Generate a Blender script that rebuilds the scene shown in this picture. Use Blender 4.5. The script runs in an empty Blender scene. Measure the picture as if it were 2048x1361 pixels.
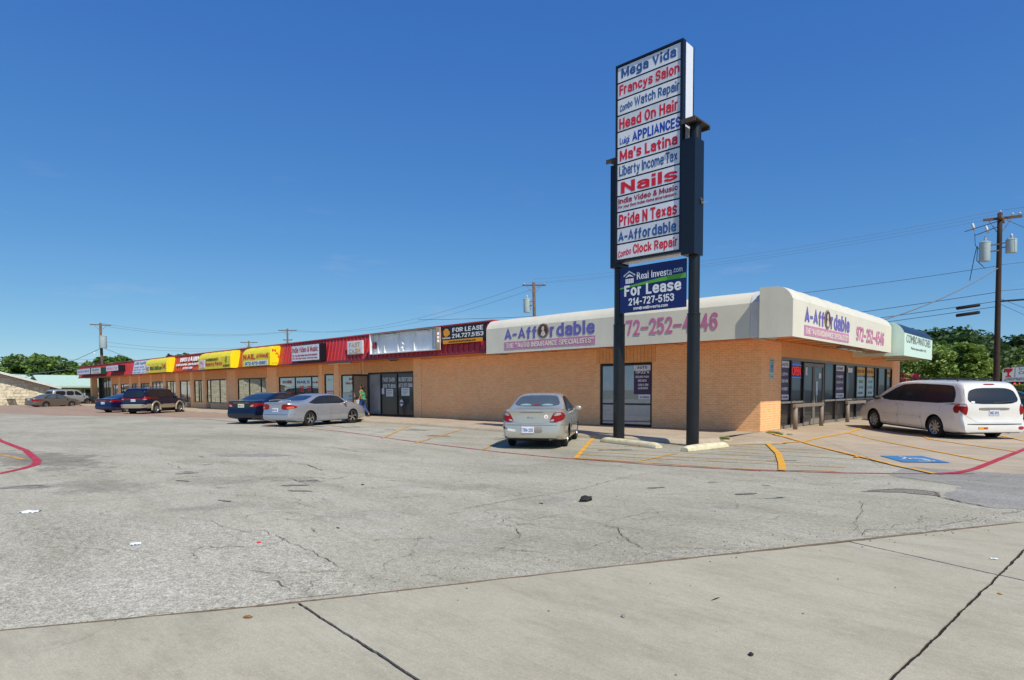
import bpy, bmesh, math, random
from mathutils import Vector, Matrix, noise
from mathutils.bvhtree import BVHTree
random.seed(7)
S = bpy.context.scene
COL = S.collection
R = math.radians

# ------------------------------------------------------------------ camera, sky, sun, exposure
cd = bpy.data.cameras.new('camera'); cam = bpy.data.objects.new('camera', cd); COL.objects.link(cam)
F_PX, W_PX, H_PX = 1243.0, 2048.0, 1361.0
YAW, PITCH, ROLL = 133.2, -2.8, 0.25
cd.sensor_fit = 'HORIZONTAL'; cd.sensor_width = 36.0; cd.lens = F_PX / W_PX * 36.0
cd.shift_y = ((780.5 + F_PX * math.tan(R(-PITCH))) - H_PX / 2) / W_PX
cd.clip_start = 0.05; cd.clip_end = 3000
_y, _p = R(YAW), R(PITCH)
_f = Vector((math.cos(_y) * math.cos(_p), math.sin(_y) * math.cos(_p), math.sin(_p)))
_r = Vector((math.sin(_y), -math.cos(_y), 0)); _u = _r.cross(_f)
_a = R(ROLL); _r2 = _r * math.cos(_a) - _u * math.sin(_a); _u2 = _u * math.cos(_a) + _r * math.sin(_a)
cam.matrix_world = Matrix(((_r2.x, _u2.x, -_f.x, 0), (_r2.y, _u2.y, -_f.y, 0), (_r2.z, _u2.z, -_f.z, 1.5), (0, 0, 0, 1)))
S.camera = cam

SUN = Vector((1.0, -0.30, 1.2)).normalized()
world = bpy.data.worlds.new('World'); S.world = world; world.use_nodes = True
wn = world.node_tree.nodes; wl = world.node_tree.links
bg = wn['Background']; sky = wn.new('ShaderNodeTexSky'); sky.sky_type = 'NISHITA'; sky.sun_disc = False
sky.sun_elevation = math.asin(SUN.z); sky.sun_rotation = math.atan2(SUN.x, SUN.y)
sky.altitude = 1500; sky.air_density = 1.0; sky.dust_density = 0.0; sky.ozone_density = 4.0
sep = wn.new('ShaderNodeSeparateColor'); comb = wn.new('ShaderNodeCombineColor'); wl.new(sky.outputs[0], sep.inputs[0])
SKS = 0.14
for ch_, (a_, g_) in enumerate(((0.452, 1.03), (0.572, 0.766), (0.716, 0.39))):      # tone of the clear sky, channel by channel, the same in every direction
    m0 = wn.new('ShaderNodeMath'); m0.operation = 'MULTIPLY'; m0.inputs[1].default_value = SKS; wl.new(sep.outputs[ch_], m0.inputs[0])
    m1 = wn.new('ShaderNodeMath'); m1.operation = 'POWER'; m1.inputs[1].default_value = g_; wl.new(m0.outputs[0], m1.inputs[0])
    m2 = wn.new('ShaderNodeMath'); m2.operation = 'MULTIPLY'; m2.inputs[1].default_value = a_ / SKS; wl.new(m1.outputs[0], m2.inputs[0]); wl.new(m2.outputs[0], comb.inputs[ch_])
tcw = wn.new('ShaderNodeTexCoord'); mpw = wn.new('ShaderNodeMapping'); mpw.inputs[3].default_value = (1, 1, 5.5); wl.new(tcw.outputs['Generated'], mpw.inputs[0])
nzw = wn.new('ShaderNodeTexNoise'); nzw.inputs['Scale'].default_value = 5.0; nzw.inputs['Detail'].default_value = 7; nzw.inputs['Roughness'].default_value = 0.62; wl.new(mpw.outputs[0], nzw.inputs['Vector'])
rpw = wn.new('ShaderNodeValToRGB'); rpw.color_ramp.elements[0].position = 0.60; rpw.color_ramp.elements[1].position = 0.80; rpw.color_ramp.elements[0].color = (0, 0, 0, 1); rpw.color_ramp.elements[1].color = (.34, .34, .34, 1); wl.new(nzw.outputs[0], rpw.inputs[0])
sxw = wn.new('ShaderNodeSeparateXYZ'); wl.new(tcw.outputs['Generated'], sxw.inputs[0])
rzw = wn.new('ShaderNodeValToRGB'); rzw.color_ramp.elements[0].position = 0.02; rzw.color_ramp.elements[0].color = (1, 1, 1, 1); rzw.color_ramp.elements[1].position = 0.34; rzw.color_ramp.elements[1].color = (0, 0, 0, 1); wl.new(sxw.outputs[2], rzw.inputs[0])
mmw = wn.new('ShaderNodeMath'); mmw.operation = 'MULTIPLY'; wl.new(rpw.outputs[0], mmw.inputs[0]); wl.new(rzw.outputs[0], mmw.inputs[1])
mxw = wn.new('ShaderNodeMix'); mxw.data_type = 'RGBA'; wl.new(mmw.outputs[0], mxw.inputs[0]); wl.new(comb.outputs[0], mxw.inputs[6]); mxw.inputs[7].default_value = (.55 / SKS, .56 / SKS, .66 / SKS, 1)
wl.new(mxw.outputs[2], bg.inputs[0]); bg.inputs[1].default_value = 0.14
sl = bpy.data.lights.new('sun', 'SUN'); sl.energy = 4.7; sl.angle = R(0.5); sl.color = (1.0, 0.94, 0.80)
so = bpy.data.objects.new('sun', sl); COL.objects.link(so)
so.rotation_euler = SUN.to_track_quat('Z', 'Y').to_euler(); so.location = (20, -10, 40)
S.view_settings.view_transform = 'Standard'; S.view_settings.look = 'None'
S.view_settings.gamma = 1.0; S.view_settings.use_curve_mapping = False
S.view_settings.exposure = 0.0

# ------------------------------------------------------------------ materials
def lin(c):
    return tuple((v / 12.92 if v <= 0.04045 else ((v + 0.055) / 1.055) ** 2.4) for v in c)
def hx(s):
    s = s.lstrip('#'); return lin(tuple(int(s[i:i + 2], 16) / 255 for i in (0, 2, 4)))
MATS = {}
class NT:
    def __init__(s, name):
        s.m = bpy.data.materials.new(name); s.m.use_nodes = True; s.t = s.m.node_tree
        s.n = s.t.nodes; s.l = s.t.links; s.b = s.n['Principled BSDF']; s.tc = None
    def co(s, kind='Object'):
        if s.tc is None: s.tc = s.n.new('ShaderNodeTexCoord')
        return s.tc.outputs[kind]
    def pos(s):
        g = s.n.new('ShaderNodeNewGeometry'); return g.outputs['Position']
    def mapp(s, src, scale=(1, 1, 1), rot=(0, 0, 0), loc=(0, 0, 0)):
        n = s.n.new('ShaderNodeMapping'); s.l.new(src, n.inputs[0]); n.inputs[1].default_value = loc
        n.inputs[2].default_value = rot; n.inputs[3].default_value = scale; return n.outputs[0]
    def noise(s, src, scale, detail=4, rough=0.55, dist=0.0):
        n = s.n.new('ShaderNodeTexNoise'); s.l.new(src, n.inputs['Vector']); n.inputs['Scale'].default_value = scale
        n.inputs['Detail'].default_value = detail; n.inputs['Roughness'].default_value = rough
        n.inputs['Distortion'].default_value = dist; return n.outputs[0]
    def noisec(s, src, scale, detail=2):
        n = s.n.new('ShaderNodeTexNoise'); s.l.new(src, n.inputs['Vector']); n.inputs['Scale'].default_value = scale
        n.inputs['Detail'].default_value = detail; return n.outputs[1]
    def voro(s, src, scale, feature='DISTANCE_TO_EDGE'):
        n = s.n.new('ShaderNodeTexVoronoi'); n.feature = feature; s.l.new(src, n.inputs['Vector'])
        n.inputs['Scale'].default_value = scale; return n.outputs['Distance']
    def ramp(s, src, stops):
        n = s.n.new('ShaderNodeValToRGB'); s.l.new(src, n.inputs[0]); e = n.color_ramp.elements
        while len(e) < len(stops): e.new(0.5)
        for k, (p, c) in enumerate(stops):
            e[k].position = p
            e[k].color = (c, c, c, 1) if isinstance(c, (int, float)) else (*c, 1)
        return n.outputs[0]
    def mix(s, fac, a, b, mode='MIX'):
        n = s.n.new('ShaderNodeMix'); n.data_type = 'RGBA'; n.blend_type = mode
        for v, i in ((fac, 0), (a, 6), (b, 7)):
            if isinstance(v, (int, float)): n.inputs[i].default_value = v if i == 0 else (v, v, v, 1)
            elif isinstance(v, tuple): n.inputs[i].default_value = (*v, 1)
            else: s.l.new(v, n.inputs[i])
        return n.outputs[2]
    def math(s, op, a, b=0.0, c=0.0):
        n = s.n.new('ShaderNodeMath'); n.operation = op
        for i, v in enumerate((a, b, c)):
            if isinstance(v, (int, float)): n.inputs[i].default_value = v
            else: s.l.new(v, n.inputs[i])
        return n.outputs[0]
    def vmath(s, op, a, b):
        n = s.n.new('ShaderNodeVectorMath'); n.operation = op
        for i, v in enumerate((a, b)):
            if isinstance(v, tuple): n.inputs[i].default_value = v
            else: s.l.new(v, n.inputs[i])
        return n.outputs['Value'] if op in ('LENGTH', 'DISTANCE', 'DOT_PRODUCT') else n.outputs[0]
    def bump(s, h, strength=0.3, dist=0.01):
        n = s.n.new('ShaderNodeBump'); s.l.new(h, n.inputs['Height']); n.inputs['Strength'].default_value = strength
        n.inputs['Distance'].default_value = dist; s.l.new(n.outputs[0], s.b.inputs['Normal'])
    def col(s, c):
        if isinstance(c, tuple): s.b.inputs['Base Color'].default_value = (*c, 1)
        else: s.l.new(c, s.b.inputs['Base Color'])
    def set(s, **k):
        for a, v in k.items(): s.b.inputs[a.replace('_', ' ')].default_value = v
def mat(name, c, rough=0.6, metal=0.0, var=0.12, vscale=6.0, spec=0.5, bump=0.0, coat=0.0, dirt=None):
    """plain surface with fine procedural colour and roughness variation"""
    if name in MATS: return MATS[name]
    t = NT(name); co = t.co()
    n = t.noise(co, vscale, 5, 0.6)
    f = t.ramp(n, [(0.3, 1 - var), (0.7, 1 + var * 0.3)])
    c3 = t.mix(1.0, c, f, 'MULTIPLY')
    if dirt:
        d = t.ramp(t.noise(t.mapp(co, (1, 1, 0.35)), vscale * 0.35, 6, 0.7), [(0.5, 0.0), (0.72, dirt[1])])
        c3 = t.mix(d, c3, dirt[0])
    t.col(c3); t.set(Roughness=rough, Metallic=metal)
    t.b.inputs['Specular IOR Level'].default_value = spec
    t.b.inputs['Coat Weight'].default_value = coat; t.b.inputs['Coat Roughness'].default_value = 0.04
    if bump: t.bump(t.noise(co, vscale * 8, 4), bump, 0.004)
    MATS[name] = t.m; return t.m
def glossmix(name, base, refl=0.3, rough=0.02, tint=(0.9, 0.95, 1.0), wav=0.0, fm=0.9):
    """window pane: dark interior seen through a reflecting face"""
    if name in MATS: return MATS[name]
    t = NT(name); co = t.co()
    c = t.mix(t.noise(co, 1.3, 3), tuple(v * 0.5 for v in base), tuple(min(1, v * 1.5) for v in base))
    t.col(c); t.set(Roughness=0.3)
    g = t.n.new('ShaderNodeBsdfGlossy'); g.inputs[0].default_value = (*tint, 1); g.inputs['Roughness'].default_value = rough
    fr = t.n.new('ShaderNodeFresnel'); fr.inputs[0].default_value = 1.55
    if wav:
        b = t.n.new('ShaderNodeBump'); t.l.new(t.noise(co, 0.9, 1), b.inputs['Height'])
        b.inputs['Strength'].default_value = wav; b.inputs['Distance'].default_value = 0.02
        t.l.new(b.outputs[0], g.inputs['Normal'])
    fac = t.math('MULTIPLY_ADD', fr.outputs[0], fm, refl)
    fac = t.math('MINIMUM', fac, 0.95)
    m = t.n.new('ShaderNodeMixShader'); t.l.new(fac, m.inputs[0]); t.l.new(t.b.outputs[0], m.inputs[1]); t.l.new(g.outputs[0], m.inputs[2])
    t.l.new(m.outputs[0], t.n['Material Output'].inputs[0]); MATS[name] = t.m; return t.m
def emis(name, c, strength):
    if name in MATS: return MATS[name]
    t = NT(name); t.col(c); t.b.inputs['Emission Color'].default_value = (*c, 1); t.set(Emission_Strength=strength); MATS[name] = t.m; return t.m

def ground_materials():
    # aged asphalt and its patches
    for nm, c0, c1, c2, gr, extra in (('asphalt', '95907f', 'a7a291', 'b5b09f', 0.72, True), ('coarse asphalt', '979283', 'a9a494', 'b6b1a2', 0.92, False), ('grey asphalt patch', '85827c', '908d87', '9b9892', 0.7, False), ('dark asphalt stain', '6f6a63', '7f7a72', '918c83', 1.2, False)):
        t = NT(nm); p = t.pos()
        big = t.noise(p, 0.13, 6, 0.62, 0.5); mid = t.noise(p, 0.9, 6, 0.65, 0.4)
        warp = t.vmath('ADD', p, t.vmath('MULTIPLY', t.noisec(p, 0.9, 4), (1.1, 1.1, 0)))
        fine = t.noise(p, 62, 3, 0.85); grit = t.voro(p, 85, 'F1'); coarse = t.noise(p, 9, 7, 0.8)
        c = t.ramp(big, [(0.3, hx(c0)), (0.5, hx(c1)), (0.72, hx(c2))])
        if extra:
            for (cx, cy, rx, ry, rot, amt, colr) in (
                    (-17.0, 2.9, 8.5, 2.3, 0.06, 0.97, '706a60'), (-11.6, 2.6, 3.4, 1.8, 0.3, 0.8, '7f796d'), (-10.5, 4.6, 3.0, 1.3, 0.9, 0.7, '8b8578'), (-8.0, 3.6, 2.6, 0.9, 0.9, 0.5, '8b8578'), (-7.6, 6.0, 3.0, 0.6, 0.7, 0.5, '8f897d'), (-13.5, 5.2, 2.6, 0.8, 0.4, 0.4, '9a8f80'),
                    (-14.4, 6.35, 1.05, 0.28, 0.7, 0.9, '8c8a82'), (-29.5, 7.1, 4.2, 0.5, 0.13, 0.9, 'a38c76'), (-11.4, 4.2, 0.5, 0.12, 1.2, 0.95, '4d4945'),
                    (-8.4, 3.1, 1.3, 0.5, 1.2, 0.35, '85817a'), (-6.4, 4.3, 1.9, 0.7, 0.9, 0.35, '8e8b86'), (-4.6, 4.3, 1.4, 0.8, 0.7, 0.25, '8e8b86'),
                    (-5.3, 6.6, 0.9, 0.5, 0.3, 0.5, '7f7f80'), (-3.6, 7.3, 1.0, 0.25, 0.9, 0.5, '86847f'), (-19, 9.5, 3.5, 0.3, 0.1, 0.6, '716d67'),
                    (-24, 11.6, 3.2, 0.3, 0.05, 0.6, '6c6862'), (-13, 13.6, 2.5, 0.7, 0.2, 0.5, '77726b'), (-19, 14.6, 2.6, 0.5, 0.15, 0.5, '6f6a63'), (-9.2, 9.2, 1.6, 0.35, 0.3, 0.4, '84807a'), (-5.3, 13.4, 0.8, 0.3, 0.4, 0.7, '6d6963')):
                n = t.n.new('ShaderNodeMapping'); n.vector_type = 'TEXTURE'; t.l.new(warp, n.inputs[0])
                n.inputs[1].default_value = (cx + 0.55, cy + 0.55, 0); n.inputs[2].default_value = (0, 0, rot); n.inputs[3].default_value = (rx, ry, 1e6)
                d = t.vmath('LENGTH', n.outputs[0], (0, 0, 0))
                m = t.ramp(t.math('ADD', d, t.math('MULTIPLY', t.noise(p, 2.2, 7, 0.75), 1.3)), [(0.55, amt), (1.35, amt * 0.5), (1.6, 0.0)])
                c = t.mix(m, c, hx(colr))
        st = t.ramp(t.noise(t.mapp(warp, (0.25, 1.3, 1), (0, 0, 0.3)), 1.0, 9, 0.78), [(0.46, 0.0), (0.8, 0.75)])
        c = t.mix(st, c, hx('77715f'))
        c = t.mix(t.ramp(t.noise(t.mapp(warp, (1, 2.2, 1), (0, 0, -0.4)), 0.6, 8, 0.78), [(0.5, 0.0), (0.8, 0.5)]), c, hx('c3c0b8'))
        c = t.mix(t.ramp(coarse, [(0.50, 0.0), (0.66, 0.30)]), c, hx('6b6761'))
        c = t.mix(1.0, c, t.ramp(fine, [(0.34, 1 - 0.55 * min(1.2, gr)), (0.5, 1.0), (0.66, 1 + 0.42 * gr)]), 'MULTIPLY')
        c = t.mix(1.0, c, t.ramp(grit, [(0.05, 1 - 0.38 * gr), (0.3, 1.04), (0.6, 1 + 0.18 * gr)]), 'MULTIPLY')
        # dark pits and pale stones
        cl = t.noise(p, 21, 4, 0.75); cl2 = t.noise(t.mapp(p, (1, 1.6, 1), (0, 0, 0.8)), 7.5, 5, 0.8)
        c = t.mix(1.0, c, t.ramp(cl, [(0.34, 1 - 0.34 * gr), (0.5, 1.0), (0.66, 1 + 0.20 * gr)]), 'MULTIPLY')
        c = t.mix(1.0, c, t.ramp(cl2, [(0.34, 1 - 0.20 * gr), (0.5, 1.0), (0.68, 1 + 0.10 * gr)]), 'MULTIPLY')
        c = t.mix(t.ramp(t.noise(p, 26, 5, 0.9), [(0.60, 0.0), (0.68, 0.65 * min(1.3, gr))]), c, hx('55514c'))
        w2 = t.vmath('ADD', p, t.vmath('MULTIPLY', t.noisec(p, 2.3, 8), (0.7, 0.7, 0)))
        k = t.math('MULTIPLY', t.ramp(t.voro(w2, 0.55), [(0.0, 0.8), (0.004, 0.5), (0.009, 0.0)]), t.ramp(t.noise(p, 0.5, 5, 0.8), [(0.50, 0.0), (0.60, 0.8)]))
        c = t.mix(k, c, hx('5a5650'))
        t.col(c); t.set(Roughness=0.92); t.b.inputs['Specular IOR Level'].default_value = 0.2
        t.bump(t.math('ADD', t.math('MULTIPLY', fine, 0.8), t.math('MULTIPLY', coarse, 0.8)), 0.5 * min(1.4, gr), 0.006); MATS[nm] = t.m
    # cast concrete, warm grey
    for nm, a, b, cr_ in (('concrete', 'aaa38e', 'b8b19d', 0.3), ('tan concrete', 'ac9c86', 'bfb09a', 0.6), ('brown concrete', '9d8572', 'ab9480', 0.5)):
        t = NT(nm); p = t.pos()
        c = t.ramp(t.noise(p, 0.6, 6, 0.65, 0.5), [(0.3, hx(a)), (0.7, hx(b))])
        c = t.mix(t.ramp(t.noise(t.mapp(p, (1, 3, 1), (0, 0, 0.5)), 0.9, 7, 0.78), [(0.46, 0.0), (0.8, 0.7)]), c, tuple(v * 0.62 for v in hx(a)))
        c = t.mix(t.ramp(t.noise(p, 3.1, 5, 0.7), [(0.62, 0.0), (0.74, 0.4)]), c, tuple(v * 0.62 for v in hx(a)))
        c = t.mix(1.0, c, t.ramp(t.noise(p, 120, 3, 0.8), [(0.3, 0.84), (0.7, 1.14)]), 'MULTIPLY')
        c = t.mix(1.0, c, t.ramp(t.noise(p, 30, 4, 0.8), [(0.3, 0.92), (0.7, 1.07)]), 'MULTIPLY')
        sp = t.ramp(t.voro(p, 26, 'F1'), [(0.0, 0.55), (0.05, 0.4), (0.07, 0.0)])
        sp = t.math('MULTIPLY', sp, t.ramp(t.noise(p, 4, 2), [(0.5, 0.0), (0.6, 1.0)]))
        c = t.mix(sp, c, hx('5a5148'))
        w2 = t.vmath('ADD', p, t.vmath('MULTIPLY', t.noisec(p, 2.0, 6), (0.6, 0.6, 0)))
        k = t.math('MULTIPLY', t.ramp(t.voro(w2, 0.3), [(0.0, 0.8), (0.002, 0.6), (0.004, 0.0)]), t.ramp(t.noise(p, 0.4, 2), [(0.5, 0.0), (0.6, cr_)]))
        c = t.mix(k, c, hx('6b6258'))
        # broom lines
        br = t.noise(t.mapp(p, (3, 140, 1), (0, 0, -0.42)), 1.0, 3, 0.6)
        c = t.mix(1.0, c, t.ramp(br, [(0.35, 0.955), (0.65, 1.04)]), 'MULTIPLY')
        t.col(c); t.set(Roughness=0.85); t.b.inputs['Specular IOR Level'].default_value = 0.3
        t.bump(t.math('ADD', t.math('MULTIPLY', br, 0.7), t.noise(p, 90, 3, 0.8)), 0.3, 0.004)
        MATS[nm] = t.m
    # worn line paint: holes let the pavement through
    for nm, c0, w in (('yellow line paint', 'ebac30', 0.60), ('faded yellow paint', 'dca646', 0.53), ('red line paint', 'a8263c', 0.54), ('bright red paint', 'b82a42', 0.60), ('blue symbol paint', '2f7cb4', 0.64), ('white symbol paint', 'd9dcdd', 0.6)):
        t = NT(nm); p = t.pos()
        c = t.mix(1.0, hx(c0), t.ramp(t.noise(p, 30, 4, 0.7), [(0.3, 0.72), (0.7, 1.1)]), 'MULTIPLY')
        c = t.mix(t.ramp(t.noise(p, 2.5, 5, 0.7), [(0.5, 0.0), (0.75, 0.5)]), c, hx('8d857a'))
        t.col(c); t.set(Roughness=0.8)
        hole = t.ramp(t.math('ADD', t.math('MULTIPLY', t.noise(p, 38, 4, 0.8), 0.55), t.math('MULTIPLY', t.noise(p, 1.7, 4, 0.7), 0.45)), [(w - 0.04, 0.0), (w + 0.09, 1.0)])
        tr = t.n.new('ShaderNodeBsdfTransparent'); m = t.n.new('ShaderNodeMixShader')
        t.l.new(hole, m.inputs[0]); t.l.new(t.b.outputs[0], m.inputs[1]); t.l.new(tr.outputs[0], m.inputs[2])
        t.l.new(m.outputs[0], t.n['Material Output'].inputs[0]); MATS[nm] = t.m
ground_materials()
def wall_material(name, a, b, streak='9a7b63'):
    t = NT(name); p = t.pos()
    c = t.ramp(t.noise(p, 1.1, 5, 0.6), [(0.3, hx(a)), (0.7, hx(b))])
    c = t.mix(t.ramp(t.noise(t.mapp(p, (2.2, 2.2, 0.25)), 1.6, 6, 0.7), [(0.56, 0.0), (0.85, 0.16)]), c, hx(streak))
    c = t.mix(1.0, c, t.ramp(t.noise(p, 60, 3, 0.7), [(0.3, 0.93), (0.7, 1.05)]), 'MULTIPLY')
    bz = t.n.new('ShaderNodeSeparateXYZ'); t.l.new(p, bz.inputs[0])
    sp = t.math('MULTIPLY', t.ramp(t.math('ADD', bz.outputs[2], t.math('MULTIPLY', t.noise(p, 1.8, 6, 0.75), 0.9)), [(0.35, 1.0), (0.95, 0.0)]), 0.10)
    c = t.mix(sp, c, hx('8c7462'))
    c = t.mix(1.0, c, t.ramp(t.noise(t.mapp(p, (4.6, 4.6, 12.9)), 1.0, 1, 0.5), [(0.3, 0.93), (0.7, 1.08)]), 'MULTIPLY')
    t.col(c); t.set(Roughness=0.62); t.bump(t.noise(p, 45, 4, 0.7), 0.25, 0.003); MATS[name] = t.m; return t.m
M_BRICK = wall_material('painted peach brick', 'ffc086', 'ffcc92')
M_MORTAR = wall_material('painted brick joint', 'e6a673', 'eeb07c')
M_STUCCO = wall_material('peach stucco', 'f8c188', 'fecb92')
M_BOARD = wall_material('tan grooved board', 'e2a465', 'eaae70')
def stone_material():
    t = NT('rough cream limestone'); p = t.pos()
    w = t.vmath('ADD', p, t.vmath('MULTIPLY', t.noisec(p, 2.0, 3), (0.25, 0.25, 0.25)))
    c = t.ramp(t.noise(w, 1.5, 4, 0.7), [(0.3, hx('b3a688')), (0.48, hx('cfc5ac')), (0.6, hx('e0d8c6')), (0.72, hx('bd955a'))])
    t.col(c); t.set(Roughness=0.9); t.bump(t.noise(p, 7, 5), 0.8, 0.03); MATS['stone'] = t.m; return t.m
M_STONE = stone_material()
def shingle_material(name, a, b):
    t = NT(name); p = t.pos()
    c = t.ramp(t.noise(t.mapp(p, (1, 1, 6)), 3.0, 5, 0.7), [(0.3, hx(a)), (0.7, hx(b))])
    t.col(c); t.set(Roughness=0.9); t.bump(t.noise(t.mapp(p, (2, 2, 14)), 3.0, 3), 0.4, 0.02); MATS[name] = t.m; return t.m
M_SHGREEN = shingle_material('pale green shingles', 'a0bdb0', 'b4cec2')
def leaf_material(name, a, b, c_):
    t = NT(name); p = t.pos()
    c = t.ramp(t.noise(p, 0.55, 3, 0.6), [(0.3, hx(a)), (0.5, hx(b)), (0.72, hx(c_))])
    c = t.mix(1.0, c, t.ramp(t.noise(p, 6, 3, 0.7), [(0.3, 0.7), (0.7, 1.25)]), 'MULTIPLY')
    t.col(c); t.set(Roughness=0.6)
    tl = t.n.new('ShaderNodeBsdfTranslucent'); t.l.new(c, tl.inputs[0]); m = t.n.new('ShaderNodeMixShader'); m.inputs[0].default_value = 0.3
    t.l.new(t.b.outputs[0], m.inputs[1]); t.l.new(tl.outputs[0], m.inputs[2]); t.l.new(m.outputs[0], t.n['Material Output'].inputs[0])
    MATS[name] = t.m; return t.m
L_OAK = leaf_material('oak leaves', '4b6a28', '688538', '84a04c')
L_DARK = leaf_material('dark live oak leaves', '2c4420', '3f5b2b', '547038')
L_MESQ = leaf_material('light mesquite leaves', '5f7d32', '7f9845', '9fb45c')
L_RED = leaf_material('crape myrtle blossom', 'a02c4a', 'b8405e', '6f7d38')
M_BARK = mat('grey brown bark', hx('5a4a3c'), 0.95, var=0.3, vscale=9, bump=0.5)
M_BLACK = mat('black painted steel', hx('15171b'), 0.38, 0.0, 0.25, 3.0, dirt=(hx('56524c'), 0.25), bump=0.05)
M_NAVY = mat('dark navy steel', hx('0d1420'), 0.4, var=0.2, vscale=2.0)
M_DARK = mat('dark bronze aluminium', hx('2b2622'), 0.42, 0.3, var=0.15)
M_GREYAL = mat('grey painted aluminium', hx('8b857c'), 0.5, 0.2, var=0.15)
M_WHITE = mat('white sign face', hx('dde0e8'), 0.35, var=0.07, vscale=2.5)
M_WPAINT = mat('white paint', hx('d8d7d2'), 0.5, var=0.12, dirt=(hx('9a938a'), 0.3))
M_RED = mat('red ribbed metal', hx('bd3339'), 0.45, 0.0, 0.15, 2.0, dirt=(hx('a03640'), 0.25))
M_REDDK = mat('dark red trim metal', hx('872a35'), 0.5, var=0.15)
M_ORRED = mat('orange red panel', hx('c4472c'), 0.45, var=0.12, vscale=2.0)
M_CREAM = mat('cream awning vinyl', hx('dfd9c6'), 0.42, var=0.06, vscale=1.2, dirt=(hx('b9b5a8'), 0.45))
M_YELLOW = mat('yellow awning vinyl', hx('f0dc14'), 0.45, var=0.08, vscale=1.5, dirt=(hx('d6c22e'), 0.3))
M_MINT = mat('mint awning vinyl', hx('d2ebdc'), 0.42, var=0.05, vscale=1.2)
M_NAVYV = mat('navy awning vinyl', hx('1f2a3e'), 0.3, var=0.1)
M_SOFFIT = mat('orange soffit', (0.85, 0.27, 0.03), 0.8, var=0.2, vscale=2)  # colour pushed to deep orange so its bounce warms the wall tops
M_ROOF = mat('grey roof gravel', hx('9a948a'), 0.9, var=0.2)
M_TRED = mat('red lettering', hx('d01f30'), 0.45, var=0.06)
M_TDRED = mat('dark red lettering', hx('9c2230'), 0.45, var=0.06)
M_TBLUE = mat('steel blue lettering', hx('31578f'), 0.45, var=0.06)
M_TBLUE2 = mat('strong blue lettering', hx('1740a8'), 0.45, var=0.06)
M_TPURP = mat('violet blue lettering', hx('6c67ae'), 0.5, var=0.08)
M_TPINK = mat('pink lettering', hx('c888ac'), 0.5, var=0.2, vscale=5)
M_TPINK2 = mat('rose pink lettering', hx('cb7aa2'), 0.5, var=0.25, vscale=5)
M_TBROWN = mat('brown print', hx('53332c'), 0.5, var=0.1)
M_TWHITE = mat('white lettering', hx('e6e8ea'), 0.45, var=0.05)
M_TBLACK = mat('black print', hx('23211f'), 0.5, var=0.1)
M_TGOLD = mat('gold lettering', hx('c99a35'), 0.45, var=0.1)
M_TGREY = mat('grey lettering', hx('7d8686'), 0.5, var=0.1)
M_SBLUE = mat('royal blue sign face', hx('152463'), 0.35, var=0.12, vscale=2)
M_SGREEN = mat('green stripe', hx('5aa632'), 0.4, var=0.08)
M_SORANGE = mat('orange stripe', hx('e79a1c'), 0.45, var=0.08)
M_SBLACK = mat('black banner', hx('11151f'), 0.4, var=0.1)
M_PURPLE = mat('purple poster', hx('43264f'), 0.45, var=0.08)
M_POSTY = mat('yellow poster', hx('dba61e'), 0.5, var=0.08)
M_PAPER = mat('white paper', hx('dfe3e6'), 0.7, var=0.05)
M_CYANP = mat('pale aqua poster', hx('a9cdd2'), 0.5, var=0.1)
M_GLASS = glossmix('shop window pane', (0.030, 0.034, 0.033), 0.30, 0.015, (0.86, 0.9, 0.88), 0.25)
M_GLASSL = glossmix('shop window pane with blinds', (0.33, 0.34, 0.34), 0.12, 0.03)
M_GLASSB = glossmix('blue grey shop pane', (0.15, 0.19, 0.24), 0.16, 0.02)
M_GLASSD = glossmix('dark shop pane', (0.016, 0.015, 0.015), 0.01, 0.01, (0.62, 0.66, 0.68), 0.2, fm=0.45)
M_CARGLASS = glossmix('tinted car glass', (0.012, 0.015, 0.02), 0.0, 0.01, (0.75, 0.85, 1.0), fm=0.5)
M_CARGLASSL = glossmix('clear car glass', (0.07, 0.085, 0.09), 0.0, 0.01, (0.8, 0.88, 1.0), fm=0.5)
M_TYRE = mat('tyre rubber', hx('1f1e1d'), 0.85, var=0.2, vscale=12)
M_RIM = mat('wheel silver', hx('a9abad'), 0.3, 0.75, var=0.1)
M_CHROME = mat('bright chrome', hx('c8cacc'), 0.12, 1.0, var=0.05)
M_PLASTIC = mat('black trim plastic', hx('1c1c1d'), 0.6, var=0.15)
M_TAIL = mat('red tail lamp', hx('8c060c'), 0.3, var=0.2, vscale=30, spec=0.3, coat=0.25)
M_AMBER = mat('amber lamp', hx('d85a1a'), 0.15, var=0.1, coat=1.0)
M_CLEAR = mat('clear lamp', hx('a09a9a'), 0.3, var=0.15, vscale=30, coat=0.3)
M_WOODP = mat('creosoted pole wood', hx('3a2a22'), 0.9, var=0.35, vscale=5, bump=0.4)
M_WOODL = mat('weathered pole wood', hx('6e5646'), 0.9, var=0.35, vscale=5, bump=0.4)
M_TRANSF = mat('pale grey transformer paint', hx('a9b9ba'), 0.45, var=0.1)
M_CABLE = mat('black cable', hx('1e1e22'), 0.6, var=0.1)
M_CABLEG = mat('grey aluminium cable', hx('6c7178'), 0.5, var=0.1)
M_CERAM = mat('white porcelain', hx('c9cccf'), 0.3, var=0.1)
M_STOPY = mat('chipped cream yellow concrete', hx('d9cfae'), 0.85, var=0.2, vscale=6, dirt=(hx('8b8170'), 0.7), bump=0.4)
M_GRASS = leaf_material('grass blades', '4f6b2a', '708a3c', '8f9a55')

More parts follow.
